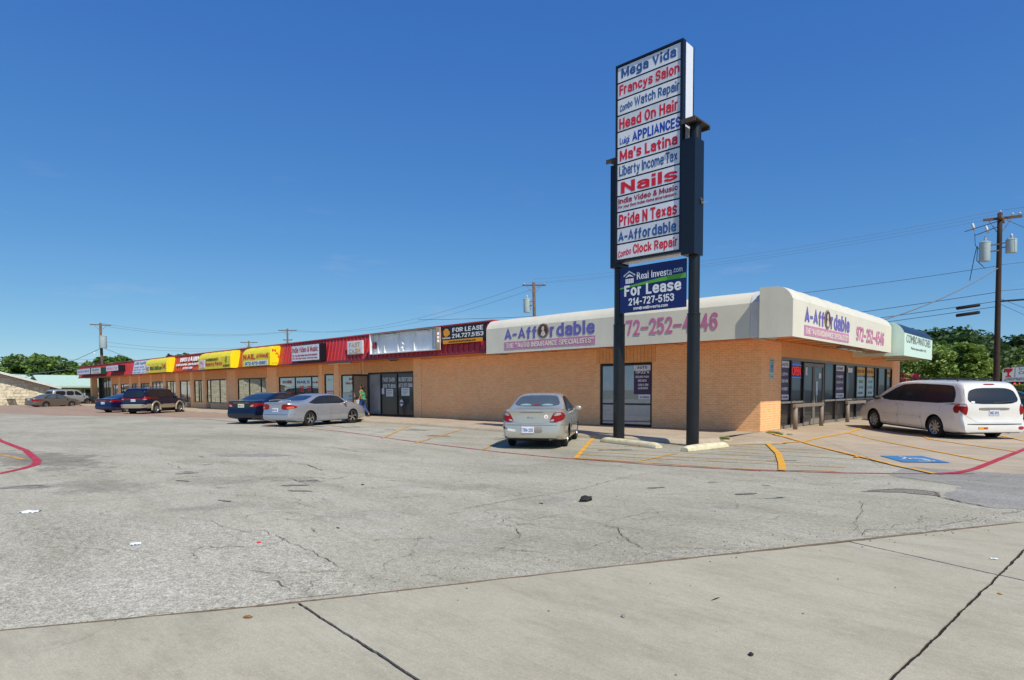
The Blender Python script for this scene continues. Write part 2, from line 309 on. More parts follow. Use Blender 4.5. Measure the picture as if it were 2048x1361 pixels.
# ------------------------------------------------------------------ helpers
def lab(o, label=None, cat=None, group=None, kind=None):
    if label: o['label'] = label
    if cat: o['category'] = cat
    if group: o['group'] = group
    if kind: o['kind'] = kind
    return o
def empty(name, loc, label, cat, group=None, rz=0.0):
    o = bpy.data.objects.new(name, None); COL.objects.link(o); o.location = loc; o.rotation_euler = (0, 0, rz)
    o.empty_display_size = 0.2; return lab(o, label, cat, group)
def link(name, me, parent=None, world=True):
    o = bpy.data.objects.new(name, me); COL.objects.link(o)
    if parent is not None:
        o.parent = parent
        if world and parent.type == 'EMPTY': o.matrix_parent_inverse = Matrix.Translation(-Vector(parent.location))
    return o
class MB:
    def __init__(s): s.v = []; s.f = []; s.m = []
    def add(s, vs, fs, mi=0):
        b = len(s.v); s.v += [tuple(v) for v in vs]; s.f += [tuple(b + i for i in f) for f in fs]; s.m += [mi] * len(fs); return s
    def box(s, x0, x1, y0, y1, z0, z1, mi=0):
        return s.add([(x0, y0, z0), (x1, y0, z0), (x1, y1, z0), (x0, y1, z0), (x0, y0, z1), (x1, y0, z1), (x1, y1, z1), (x0, y1, z1)],
                     [(0, 3, 2, 1), (4, 5, 6, 7), (0, 1, 5, 4), (1, 2, 6, 5), (2, 3, 7, 6), (3, 0, 4, 7)], mi)
    def obox(s, o, ux, uy, uz, mi=0):
        o, ux, uy, uz = Vector(o), Vector(ux), Vector(uy), Vector(uz)
        return s.add([o, o + ux, o + ux + uy, o + uy, o + uz, o + ux + uz, o + ux + uy + uz, o + uy + uz],
                     [(0, 3, 2, 1), (4, 5, 6, 7), (0, 1, 5, 4), (1, 2, 6, 5), (2, 3, 7, 6), (3, 0, 4, 7)], mi)
    def prism(s, pts, off, mi=0):
        """closed polygon (list of 3-D points) swept by vector off"""
        n = len(pts); off = Vector(off); a = [Vector(p) for p in pts]; b = [p + off for p in a]
        return s.add(a + b, [tuple(range(n))[::-1], tuple(range(n, 2 * n))] + [(i, (i + 1) % n, n + (i + 1) % n, n + i) for i in range(n)], mi)
    def tube(s, p0, p1, r0, r1=None, n=10, mi=0, cap=True):
        p0, p1 = Vector(p0), Vector(p1); r1 = r0 if r1 is None else r1
        d = (p1 - p0).normalized(); a = d.orthogonal().normalized(); b = d.cross(a)
        vs = [p0 + (a * math.cos(2 * math.pi * i / n) + b * math.sin(2 * math.pi * i / n)) * r0 for i in range(n)]
        vs += [p1 + (a * math.cos(2 * math.pi * i / n) + b * math.sin(2 * math.pi * i / n)) * r1 for i in range(n)]
        fs = [(i, (i + 1) % n, n + (i + 1) % n, n + i) for i in range(n)]
        if cap: fs += [tuple(range(n))[::-1], tuple(range(n, 2 * n))]
        return s.add(vs, fs, mi)
    def path(s, pts, r, n=6, mi=0):
        pts = [Vector(p) for p in pts]; rings = []
        for i, p in enumerate(pts):
            d = (pts[min(i + 1, len(pts) - 1)] - pts[max(i - 1, 0)]).normalized()
            a = d.cross(Vector((0, 0, 1)));
            if a.length < 0.05: a = d.orthogonal()
            a.normalize(); b = a.cross(d)
            rr = r[i] if isinstance(r, (list, tuple)) else r
            rings.append([p + (a * math.cos(2 * math.pi * k / n) + b * math.sin(2 * math.pi * k / n)) * rr for k in range(n)])
        vs = [v for rg in rings for v in rg]
        fs = [(i * n + k, i * n + (k + 1) % n, (i + 1) * n + (k + 1) % n, (i + 1) * n + k) for i in range(len(pts) - 1) for k in range(n)]
        fs += [tuple(range(n))[::-1], tuple(range((len(pts) - 1) * n, len(pts) * n))]
        return s.add(vs, fs, mi)
    def lathe(s, prof, c, axis=(0, 0, 1), n=24, mi=0):
        """prof: list of (radius, along)"""
        c = Vector(c); d = Vector(axis).normalized(); a = d.orthogonal().normalized(); b = d.cross(a); k = len(prof)
        vs = []
        for r, h in prof:
            vs += [c + d * h + (a * math.cos(2 * math.pi * i / n) + b * math.sin(2 * math.pi * i / n)) * r for i in range(n)]
        fs = [(j * n + i, j * n + (i + 1) % n, (j + 1) * n + (i + 1) % n, (j + 1) * n + i) for j in range(k - 1) for i in range(n)]
        return s.add(vs, fs, mi)
    def mesh(s, name, mats, smooth=False):
        me = bpy.data.meshes.new(name); me.from_pydata(s.v, [], s.f)
        for m in (mats if isinstance(mats, (list, tuple)) else [mats]): me.materials.append(m)
        me.polygons.foreach_set('material_index', s.m)
        if smooth: me.polygons.foreach_set('use_smooth', [True] * len(s.f))
        me.update(); return me
    def build(s, name, mats, parent=None, world=True, smooth=False, bevel=0.0, split=None):
        me = s.mesh(name, mats, smooth)
        if smooth and split is not None: me.set_sharp_from_angle(angle=R(split))
        o = link(name, me, parent, world)
        if bevel:
            b = o.modifiers.new('bevel', 'BEVEL'); b.width = bevel; b.segments = 2; b.limit_method = 'ANGLE'
        return o
def box(name, m, x0, x1, y0, y1, z0, z1, parent=None, world=True, bevel=0.0):
    return MB().box(x0, x1, y0, y1, z0, z1).build(name, m, parent, world, bevel=bevel)
TEXTCACHE = {}
# heavy condensed sans drawn as strokes: (width, [stroke...]); a stroke starting with 'S' is rounded, 'O' is a closed rounded loop
GL = {
 'A': (.56, [[(0, 0), (.5, 1), (1, 0)], [(.2, .3), (.8, .3)]]), 'B': (.46, [[(0, 0), (0, 1)], 'S', [(0, 1), (.92, 1), (.92, .54), (0, .54)], 'S', [(0, .54), (1, .54), (1, 0), (0, 0)]]),
 'C': (.46, ['S', [(1, .68), (1, 1), (0, 1), (0, 0), (1, 0), (1, .32)]]), 'D': (.48, [[(0, 0), (0, 1)], 'S', [(0, 1), (1, 1), (1, 0), (0, 0)]]), 'E': (.38, [[(1, 1), (0, 1), (0, 0), (1, 0)], [(0, .52), (.88, .52)]]),
 'F': (.36, [[(1, 1), (0, 1), (0, 0)], [(0, .52), (.88, .52)]]), 'G': (.48, ['S', [(1, .7), (1, 1), (0, 1), (0, 0), (1, 0), (1, .45)], [(1, .0), (1, .46), (.55, .46)]]), 'H': (.48, [[(0, 0), (0, 1)], [(1, 0), (1, 1)], [(0, .52), (1, .52)]]),
 'I': (0, [[(0, 0), (0, 1)]]), 'J': (.38, ['S', [(1, 1), (1, 0), (0, 0), (0, .3)]]), 'K': (.50, [[(0, 0), (0, 1)], [(1, 1), (.05, .42)], [(.32, .58), (1, 0)]]), 'L': (.36, [[(0, 1), (0, 0), (1, 0)]]),
 'M': (.66, [[(0, 0), (0, 1)], [(0, 1), (.5, .15), (1, 1)], [(1, 1), (1, 0)]]), 'N': (.50, [[(0, 0), (0, 1)], [(0, 1), (1, 0)], [(1, 0), (1, 1)]]), 'O': (.48, ['O', [(0, 0), (0, 1), (1, 1), (1, 0)]]),
 'P': (.44, [[(0, 0), (0, 1)], 'S', [(0, 1), (1, 1), (1, .45), (0, .45)]]), 'Q': (.48, ['O', [(0, 0), (0, 1), (1, 1), (1, 0)], [(.6, .25), (1, -.1)]]), 'R': (.46, [[(0, 0), (0, 1)], 'S', [(0, 1), (1, 1), (1, .5), (0, .5)], [(.5, .5), (1, 0)]]),
 'S': (.44, ['S', [(1, .72), (1, 1), (0, 1), (0, .52), (1, .52), (1, 0), (0, 0), (0, .28)]]), 'T': (.46, [[(0, 1), (1, 1)], [(.5, 1), (.5, 0)]]), 'U': (.48, ['S', [(0, 1), (0, 0), (1, 0), (1, 1)]]), 'V': (.54, [[(0, 1), (.5, 0), (1, 1)]]),
 'W': (.84, [[(0, 1), (.25, 0), (.5, .9), (.75, 0), (1, 1)]]), 'X': (.52, [[(0, 0), (1, 1)], [(0, 1), (1, 0)]]), 'Y': (.52, [[(0, 1), (.5, .45), (1, 1)], [(.5, .45), (.5, 0)]]), 'Z': (.46, [[(0, 1), (1, 1), (0, 0), (1, 0)]]),
 'a': (.40, ['S', [(.04, .52), (.04, .72), (1, .72), (1, .4)], [(1, .5), (1, 0)], 'S', [(1, .42), (0, .42), (0, 0), (.8, 0), (1, .16)]]), 'b': (.42, [[(0, 0), (0, 1)], 'S', [(0, .72), (1, .72), (1, 0), (0, 0)]]), 'c': (.40, ['S', [(1, .5), (1, .72), (0, .72), (0, 0), (1, 0), (1, .22)]]),
 'd': (.42, [[(1, 0), (1, 1)], 'S', [(1, .72), (0, .72), (0, 0), (1, 0)]]), 'e': (.42, ['S', [(1, .2), (1, 0), (0, 0), (0, .72), (1, .72), (1, .40)], [(0, .37), (1, .37)]]), 'f': (.25, ['S', [(1.1, 1), (.3, 1), (.3, .5)], [(.3, .62), (.3, 0)], [(0, .66), (.85, .66)]]),
 'g': (.42, [[(1, .72), (1, -.05)], 'S', [(1, .72), (0, .72), (0, .04), (1, .04)], 'S', [(1, .05), (1, -.27), (0, -.27), (0, -.17)]]), 'h': (.42, [[(0, 0), (0, 1)], 'S', [(0, .5), (0, .72), (1, .72), (1, 0)]]), 'i': (0, [[(0, 0), (0, .58)], [(0, .97), (0, 1.02)]]),
 'j': (.1, [[(1, -.1), (1, .58)], [(1, .97), (1, 1.02)], 'S', [(1, 0), (1, -.27), (0, -.27)]]), 'k': (.42, [[(0, 0), (0, 1)], [(1, .72), (.05, .26)], [(.35, .42), (1, 0)]]), 'l': (0, [[(0, 0), (0, 1)]]),
 'm': (.72, [[(0, 0), (0, .72)], 'S', [(0, .5), (0, .72), (.5, .72), (.5, 0)], 'S', [(.5, .5), (.5, .72), (1, .72), (1, 0)]]), 'n': (.42, [[(0, 0), (0, .72)], 'S', [(0, .5), (0, .72), (1, .72), (1, 0)]]), 'o': (.42, ['O', [(0, 0), (0, .72), (1, .72), (1, 0)]]),
 'p': (.42, [[(0, -.27), (0, .72)], 'S', [(0, .72), (1, .72), (1, 0), (0, 0)]]), 'q': (.42, [[(1, -.27), (1, .72)], 'S', [(1, .72), (0, .72), (0, 0), (1, 0)]]), 'r': (.26, [[(0, 0), (0, .72)], 'S', [(0, .4), (0, .72), (1, .72)]]),
 's': (.38, ['S', [(1, .54), (1, .72), (0, .72), (0, .37), (1, .37), (1, 0), (0, 0), (0, .18)]]), 't': (.28, ['S', [(.42, 1.0), (.42, 0), (1, 0)], [(-.05, .66), (.95, .66)]]), 'u': (.42, ['S', [(0, .72), (0, 0), (1, 0), (1, .3)], [(1, .72), (1, 0)]]), 'v': (.44, [[(0, .72), (.5, 0), (1, .72)]]),
 'w': (.70, [[(0, .72), (.25, 0), (.5, .66), (.75, 0), (1, .72)]]), 'x': (.42, [[(0, 0), (1, .72)], [(0, .72), (1, 0)]]), 'y': (.44, [[(0, .72), (.5, 0)], [(1, .72), (.35, -.27), (0, -.27)]]), 'z': (.38, [[(0, .72), (1, .72), (0, 0), (1, 0)]]),
 '0': (.44, ['O', [(0, 0), (0, 1), (1, 1), (1, 0)]]), '1': (.18, [[(0, .78), (1, 1), (1, 0)]]), '2': (.42, ['S', [(0, .7), (0, 1), (1, 1), (1, .55), (0, .0)], [(0, 0), (1, 0)]]), '3': (.42, ['S', [(0, .75), (0, 1), (1, 1), (1, .53), (.4, .53)], 'S', [(.4, .53), (1, .53), (1, 0), (0, 0), (0, .25)]]),
 '4': (.46, [[(.72, 0), (.72, 1)], [(.72, 1), (0, .28)], [(0, .28), (1, .28)]]), '5': (.42, [[(.92, 1), (.08, 1), (0, .52)], 'S', [(0, .52), (.1, .62), (1, .62), (1, 0), (0, 0), (0, .22)]]), '6': (.42, ['S', [(1, .8), (1, 1), (0, 1), (0, .25)], 'O', [(0, 0), (0, .6), (1, .6), (1, 0)]]), '7': (.42, [[(0, 1), (1, 1), (.35, 0)]]),
 '8': (.42, ['O', [(.05, .53), (.05, 1), (.95, 1), (.95, .53)], 'O', [(0, 0), (0, .53), (1, .53), (1, 0)]]), '9': (.42, ['O', [(0, .4), (0, 1), (1, 1), (1, .4)], 'S', [(1, .75), (1, 0), (0, 0), (0, .2)]]), '-': (.22, [[(0, .42), (1, .42)]]), '\u2013': (.5, [[(0, .42), (1, .42)]]),
 '.': (0, [[(0, -.02), (0, .06)]]), ',': (.04, [[(1, .06), (0, -.18)]]), ':': (0, [[(0, 0), (0, .08)], [(0, .5), (0, .58)]]), "'": (0, [[(0, .78), (0, 1.02)]]), '"': (.26, [[(0, .78), (0, 1.02)], [(1, .78), (1, 1.02)]]), '&': (.52, ['S', [(1, .0), (.15, .75), (.3, 1), (.7, 1), (.7, .72)], 'S', [(.7, .72), (0, .4), (0, 0), (.6, 0), (1, .45)]]),
 '(': (.12, ['S', [(1, 1.08), (0, .8), (0, .1), (1, -.15)]]), ')': (.12, ['S', [(0, 1.08), (1, .8), (1, .1), (0, -.15)]]), '$': (.42, ['S', [(1, .74), (1, .95), (0, .95), (0, .5), (1, .5), (1, .05), (0, .05), (0, .26)], [(.5, 1.1), (.5, -.1)]]), '/': (.3, [[(0, 0), (1, 1)]]),
 '@': (.6, ['S', [(1, -.1), (0, -.1), (0, .9), (1, .9), (1, .15), (.7, .15), (.7, .6), (.3, .6), (.3, .15), (.7, .15)]])}
def round_stroke(p, closed):
    for _ in range(3):
        n = len(p); q = [] if closed else [p[0]]
        for i in range(n if closed else n - 1):
            a, b = p[i], p[(i + 1) % n]; f = .25 if _ else .3
            q += [(a[0] + (b[0] - a[0]) * f, a[1] + (b[1] - a[1]) * f), (a[0] + (b[0] - a[0]) * (1 - f), a[1] + (b[1] - a[1]) * (1 - f))]
        if not closed: q.append(p[-1])
        p = q
    return p
def stroke_text(s, t):
    vs, fs = [], []; x = 0.0; ns = 0
    for ch in s:
        if ch == ' ': x += .30; continue
        if ch not in GL: ch = '-'
        w, st = GL[ch]; mode = None
        for item in st:
            if isinstance(item, str): mode = item; continue
            pts = [(x + t / 2 + px_ * w, t / 2 + py_ * (1 - t)) for px_, py_ in item]; closed = mode == 'O'
            if mode: pts = round_stroke(pts, closed)
            n = len(pts); b0 = len(vs); zt = .5 - .03 * (ns % 6); ns += 1
            for i in range(n):
                a = pts[i - 1] if (i or closed) else None; c = pts[(i + 1) % n] if (i < n - 1 or closed) else None
                d0 = Vector((pts[i][0] - a[0], pts[i][1] - a[1])).normalized() if a else None; d1 = Vector((c[0] - pts[i][0], c[1] - pts[i][1])).normalized() if c else None
                if d0 is None: d0 = d1
                if d1 is None: d1 = d0
                m_ = (d0 + d1); m_ = m_.normalized() if m_.length > .2 else d0; nn = Vector((-m_.y, m_.x)); k = t / 2 / max(.55, nn.dot(Vector((-d0.y, d0.x))))
                ex = 0.0
                px_, py_ = pts[i]
                if not closed and i == 0 and not mode: px_ -= d1.x * t * .5 * (abs(d1.x) < .3 or abs(d1.y) < .3); py_ -= d1.y * t * .5 * (abs(d1.x) < .3)
                if not closed and i == n - 1 and not mode: px_ += d0.x * t * .5 * (abs(d0.x) < .3 or abs(d0.y) < .3); py_ += d0.y * t * .5 * (abs(d0.x) < .3)
                for z in (zt, -.5):
                    vs.append(Vector((px_ + nn.x * k, py_ + nn.y * k, z))); vs.append(Vector((px_ - nn.x * k, py_ - nn.y * k, z)))
            m_n = n if closed else n - 1
            for i in range(m_n):
                p, q = b0 + 4 * i, b0 + 4 * ((i + 1) % n)
                fs += [(p, p + 1, q + 1, q), (p, q, q + 2, p + 2), (p + 1, p + 3, q + 3, q + 1)]
            mode = None
        x += w + t + .10
    return vs, fs
def text_mesh_data(s, bold):
    k = (s, bold)
    if k not in TEXTCACHE:
        if bold > 0.005: vs, fs = stroke_text(s, .12 + min(.045, bold) * 2.2)
        else:
            cu = bpy.data.curves.new('t', 'FONT'); cu.body = s; cu.size = 1.0; cu.extrude = 0.5; cu.resolution_u = 3
            cu.align_x = 'LEFT'; ob = bpy.data.objects.new('t', cu)
            me = bpy.data.meshes.new_from_object(ob)
            vs = [v.co.copy() for v in me.vertices]; fs = [tuple(p.vertices) for p in me.polygons]
            bpy.data.objects.remove(ob); bpy.data.curves.remove(cu); bpy.data.meshes.remove(me)
        x0 = min(v.x for v in vs); x1 = max(v.x for v in vs); y0 = min(v.y for v in vs); y1 = max(v.y for v in vs)
        TEXTCACHE[k] = ([((v.x - x0) / (x1 - x0), (v.y - y0) / (y1 - y0), v.z) for v in vs], fs)
    return TEXTCACHE[k]
def text(s, O, U, V, N, m, parent=None, bold=0.02, th=0.008, name='lettering', world=True, warp=None):
    """lettering filling the parallelogram O, O+U, O+V; standing th proud along N"""
    vs, fs = text_mesh_data(s, bold); O, U, V, N = Vector(O), Vector(U), Vector(V), Vector(N)
    out = []
    for x, y, z in vs:
        if warp: x, y = warp(x, y)
        out.append(O + U * x + V * y + N * (th * (z + 0.5)))
    b = MB(); b.add(out, fs); return b.build(name, m, parent, world)
NY = (0, -1, 0)
def tY(s, x0, x1, z0, z1, y, m, parent=None, bold=0.02, th=0.008, rise=0.0, warp=None):
    """lettering on a face that looks towards -Y"""
    return text(s, (x0, y, z0), (x1 - x0, 0, rise), (0, 0, z1 - z0), NY, m, parent, bold, th, warp=warp)
def tX(s, y0, y1, z0, z1, x, m, parent=None, bold=0.02, th=0.008, rise=0.0):
    return text(s, (x, y0, z0), (0, y1 - y0, rise), (0, 0, z1 - z0), (1, 0, 0), m, parent, bold, th)

# ================================================================== GROUND
E = [(-4.93, 0.59), (-4.04, 2.10), (-3.01, 4.14), (-1.71, 6.63), (-0.54, 8.82)]
o = MB().box(-1200, 1200, -1200, 1200, -0.6, -0.03).build('ground', mat('dry earth and grass', hx('8b8a5c'), 0.95, var=0.25, vscale=0.3)); lab(o, kind='structure')
b = MB()
nx, ny = 60, 40
for i in range(nx + 1):
    for j in range(ny + 1): b.v.append((-110 + 140 * i / nx, -40 + 100 * j / ny, 0))
for i in range(nx):
    for j in range(ny): b.f.append((i * (ny + 1) + j, (i + 1) * (ny + 1) + j, (i + 1) * (ny + 1) + j + 1, i * (ny + 1) + j + 1)); b.m.append(0)
o = b.build('parking_lot', MATS['asphalt']); lab(o, kind='structure')
# far-left brownish concrete strip of the lot
o = MB().prism([(-109, 8.0, 0.002), (-60, 7.0, 0.002), (-48, 9.0, 0.002), (-41, 12.6, 0.002), (-34, 14.6, 0.002), (-31, 16.0, 0.002), (-30, 16.85, 0.002), (-109, 17.4, 0.002)][::1], (0, 0, 0.002)).build('pavement', MATS['brown concrete']); lab(o, kind='structure')
# concrete driveway of five slabs, joints open
def clipslab(name, pts):
    c = Vector((sum(p[0] for p in pts) / len(pts), sum(p[1] for p in pts) / len(pts)))
    q = []
    for k, p in enumerate(pts):
        nxt = pts[(k + 1) % len(pts)]; seg = max(1, int(math.hypot(nxt[0] - p[0], nxt[1] - p[1]) / 0.035)) if abs(p[0]) < 9 and abs(nxt[0]) < 9 and p[1] > -0.5 and nxt[1] > -0.5 else 1
        for s_ in range(seg):
            x = p[0] + (nxt[0] - p[0]) * s_ / seg; y = p[1] + (nxt[1] - p[1]) * s_ / seg
            if seg > 1 and s_ > 0:
                x += 0.006 * noise.noise((x * 22, y * 22, 1)) + 0.012 * noise.noise((x * 4, y * 4, 3)); y += 0.006 * noise.noise((x * 22, y * 22, 5)) + 0.012 * noise.noise((x * 4, y * 4, 9))
            q.append((x, y))
    b = MB(); n = len(q)
    b.add([(x, y, 0.014) for x, y in q] + [(x, y, -0.02) for x, y in q], [tuple(range(n))] + [((i + 1) % n, i, n + i, n + (i + 1) % n) for i in range(n)])
    return b
g = 0.011
road = MB().prism([(-14, -18, 0.001), (14, -18, 0.001), (14, 30, 0.001), (2.4, 14.5, 0.001), (-0.25, 9.36, 0.001), (-2.98, 4.19, 0.001), (-5.1, 0.3, 0.001), (-9.3, -8, 0.001)], (0, 0, 0.002)).build('driveway', mat('tar in the joints', hx('211a1c'), 0.9, var=0.3, vscale=20)); lab(road, kind='structure')
slabs = [[(-0.86 - g, 1.78 - g), (-4.04, 2.10 - g), (-4.93, 0.59), (-9.2, -7.6), (-1.35, -7.6)],
         [(-0.52 - g, 6.20 - g), (-1.70, 6.59 - g), (-3.01, 4.14), (-4.04 + 0.006, 2.10 + g), (-0.86 - g, 1.78 + g)],
         [(-0.30 - g, 9.20), (-0.54, 8.82), (-1.70 + .006, 6.59 + g), (-0.52 - g, 6.20 + g)],
         [(2.0, 14.3), (-0.28 + g, 9.26), (-0.52 + g, 6.20 + g), (12, 2.1 + g), (12, 14.3)],
         [(-0.52 + g, 6.20 - g), (-0.86 + g, 1.78), (-1.35 + g, -7.6), (12, -7.6), (12, 2.1 - g)]]
for k, s_ in enumerate(slabs):
    o = clipslab('slab', s_).build('slab', MATS['concrete'], road)
# sidewalk with kerb
KERB = [(-95, 17.0), (-60, 16.9), (-25, 16.72), (-21, 16.55), (-18, 16.2), (-14.5, 15.8), (-11.5, 15.62), (-8.9, 15.62), (-8.2, 15.85), (-7.75, 16.5), (-7.6, 17.4)]
def sidewalk():
    pts = []
    for k in range(len(KERB) - 1):
        p, q = Vector(KERB[k]), Vector(KERB[k + 1]); n = max(1, int((q - p).length / 0.8))
        for i in range(n): pts.append(p + (q - p) * i / n)
    pts.append(Vector(KERB[-1]))
    b = MB(); rings = []
    for i, p in enumerate(pts):
        d = (pts[min(i + 1, len(pts) - 1)] - pts[max(i - 1, 0)]).normalized(); nn = Vector((-d.y, d.x))
        j = 0.02 * noise.noise((p.x * 0.7, p.y, 0))
        prof = [(0 + j, 0.0), (0.02 + j, 0.06), (0.05 + j, 0.098), (0.11, 0.118), (0.3, 0.12)]
        rings.append([(p.x + nn.x * a, p.y + nn.y * a, z) for a, z in prof] + [(min(p.x, -7.84), 20.3, 0.12)])
    n = 6
    for r_ in rings: b.v += r_
    for i in range(len(rings) - 1):
        for k in range(n - 1): b.f.append((i * n + k, (i + 1) * n + k, (i + 1) * n + k + 1, i * n + k + 1)); b.m.append(0)
    o = b.build('sidewalk', MATS['tan concrete'], smooth=True, split=50); lab(o, kind='structure')
sidewalk()
# sloping concrete apron on the right
b = MB()
AP = [(-7.60, 17.0), (-7.25, 16.2), (-6.7, 17.7), (-5.4, 17.0), (-4.0, 15.45), (-2.85, 14.0), (-1.2, 13.75), (3.5, 16.0), (9, 20), (30, 40), (30, 75), (-12, 75)]
gx = [-12, -7.9, -7.6, -7.2, -6.7, -6, -5.4, -4.7, -4, -3, -2, -1, 0, 2, 5, 10, 20, 40]
def aprz(x, y):
    t = max(0, min(1, (-4.4 - x) / 2.9)); tt = max(0, min(1, (y - 16.8) / 2.5))
    return 0.006 + 0.11 * (t * t * (3 - 2 * t)) * tt
edge = [(-8.8, 17.5), (-8.3, 17.0), (-7.9, 16.7), (-7.6, 16.5), (-7.2, 16.35), (-6.7, 17.7), (-6, 17.45), (-5.4, 17.0), (-4.7, 16.3), (-4, 15.45), (-3, 14.15), (-2, 13.85), (-1, 13.9), (0, 14.4), (2, 15.6), (5, 18), (10, 22), (20, 26), (40, 30)]
rows = 26
for (x, y0) in edge:
    b.v.append((x - .02, y0 - .12, -.004))
    for k in range(rows + 1):
        y = y0 + (78 - y0) * (k / rows) ** 1.8
        b.v.append((x, y, aprz(x, y)))
for i in range(len(edge) - 1):
    for k in range(rows + 1): a = i * (rows + 2) + k; b.f.append((a, a + rows + 2, a + rows + 3, a + 1)); b.m.append(0)
o = b.build('pavement', MATS['tan concrete'], smooth=True); lab(o, kind='structure')
# grass, street behind at left and right
o = MB().box(-200, -93, 15.8, 60, -0.03, 0.03).build('lawn', mat('lawn soil', hx('7f8a4a'), 0.95, var=0.3, vscale=1.0)); lab(o, kind='structure')
o = MB().box(-90, -84, 18.2, 24, -0.03, 0.06).build('lawn', MATS['lawn soil']); lab(o, kind='structure')
o = MB().box(-60, 60, 66, 90, -0.02, 0.02).build('street', mat('street asphalt', hx('8a8985'), 0.9, var=0.15, vscale=0.5)); lab(o, kind='structure')

def ribbon(name, pts, w, m, z=0.006, zf=None, closed=False):
    """painted line on the ground"""
    pts = [Vector((p[0], p[1])) for p in pts]; q = []
    for k in range(len(pts) - 1):
        n = max(1, int((pts[k + 1] - pts[k]).length / 0.25))
        for i in range(n): q.append(pts[k] + (pts[k + 1] - pts[k]) * i / n)
    q.append(pts[-1]); b = MB()
    for i, p in enumerate(q):
        d = (q[min(i + 1, len(q) - 1)] - q[max(i - 1, 0)]).normalized(); n = Vector((-d.y, d.x))
        ww = w if not isinstance(w, tuple) else w[0] + (w[1] - w[0]) * i / (len(q) - 1)
        e1 = 1 + 0.08 * noise.noise((p.x * 6, p.y * 6, 2)); e2 = 1 + 0.08 * noise.noise((p.x * 6, p.y * 6, 7))
        for sgn, e in ((-1, e1), (1, e2)):
            x = p.x + n.x * sgn * ww / 2 * e; y = p.y + n.y * sgn * ww / 2 * e
            b.v.append((x, y, z + (zf(x, y) if zf else 0)))
        if i: b.f.append((2 * i - 2, 2 * i - 1, 2 * i + 1, 2 * i)[::-1]); b.m.append(0)
    o = b.build(name, m); lab(o, kind='structure'); return o
YP, YF, RP, RB = MATS['yellow line paint'], MATS['faded yellow paint'], MATS['red line paint'], MATS['bright red paint']
ribbon('painted_line', [(-85, 12.5), (-60, 12.9), (-44.66, 13.2), (-26.44, 12.9), (-20, 12.3), (-14, 11.15), (-10.45, 10.70), (-8.79, 10.62), (-6.44, 10.87), (-4.59, 11.30), (-3.2, 12.05), (-1.94, 12.96), (-1.5, 13.4)], 0.085, RP, 0.0065)
ribbon('painted_line', [(-1.98, 12.9), (-1.72, 13.4), (-1.58, 14.2), (-1.50, 15.4), (-1.40, 16.9), (-1.30, 18.3), (-1.22, 19.4), (-1.0, 24)], (0.13, 0.12), RB, 0.0135)
ribbon('painted_line', [(-27, 3.3), (-24.69, 3.14), (-20, 3.05), (-16.83, 2.76), (-15.9, 2.57), (-15.3, 2.27), (-14.68, 1.84), (-14.2, 1.2)], 0.15, RB, 0.0065)
ribbon('painted_line', [(-26, 1.4), (-19.5, 2.4), (-17.4, 2.6)], 0.10, YF, 0.0065)
ribbon('painted_line', [(-11.24, 15.60), (-8.25, 10.82)], 0.11, YP, 0.0105)
ribbon('painted_line', [(-13.9, 15.4), (-11.75, 11.7), (-11.3, 11.0)], 0.10, YF, 0.0105)
ribbon('painted_line', [(-17.6, 15.95), (-14.07, 10.95)], 0.10, YF, 0.0105)
ribbon('painted_line', [(-21.3, 16.35), (-16.3, 11.4)], 0.10, YF, 0.0105)
ribbon('painted_line', [(-8.25, 10.82), (-6.9, 11.0), (-7.1, 13.2)], 0.09, YF, 0.0105)
ribbon('painted_line', [(-8.25, 10.86), (-6.95, 11.02), (-4.6, 11.45), (-3.4, 12.2)], 0.07, YF, 0.0145)
ribbon('painted_line', [(-7.0, 15.2), (-7.19, 15.97), (-6.42, 16.99), (-5.86, 17.91), (-5.85, 22.30), (-6.24, 26.2)], 0.10, YP, 0.012, aprz)
ribbon('painted_line', [(-7.40, 19.6), (-5.86, 17.91), (-4.2, 15.7), (-2.9, 13.95), (-2.01, 12.86)], 0.09, YP, 0.0185, aprz)
ribbon('painted_line', [(-5.85, 22.15), (-3.6, 18.8), (-1.57, 15.79)], 0.085, YP, 0.012, aprz)
ribbon('painted_line', [(-4.9, 26.0), (-3.48, 21.49), (-1.29, 18.58)], 0.085, YP, 0.012, aprz)
ribbon('painted_line', [(-3.0, 27.0), (-1.43, 22.52)], 0.10, YP, 0.012, aprz)
ribbon('painted_line', [(-6.40, 16.9), (-5.3, 14.6), (-4.5, 12.6), (-4.12, 11.56)], 0.13, YP, 0.018, aprz)
for (x0, y0, x1, y1) in ((-10.6, 14.55, -6.9, 15.6), (-10.1, 13.6, -6.2, 15.0), (-9.6, 12.85, -5.0, 14.0), (-9.15, 12.1, -4.2, 13.2), (-8.75, 11.5, -3.4, 12.9), (-6.9, 15.9, -4.6, 16.2), (-6.8, 15.3, -4.0, 15.45), (-6.6, 14.4, -3.4, 14.55)):
    ribbon('painted_line', [(x0, y0), ((x0 + x1) / 2, (y0 + y1) / 2 - 0.08), (x1, y1)], 0.055, YF, 0.0105, aprz)
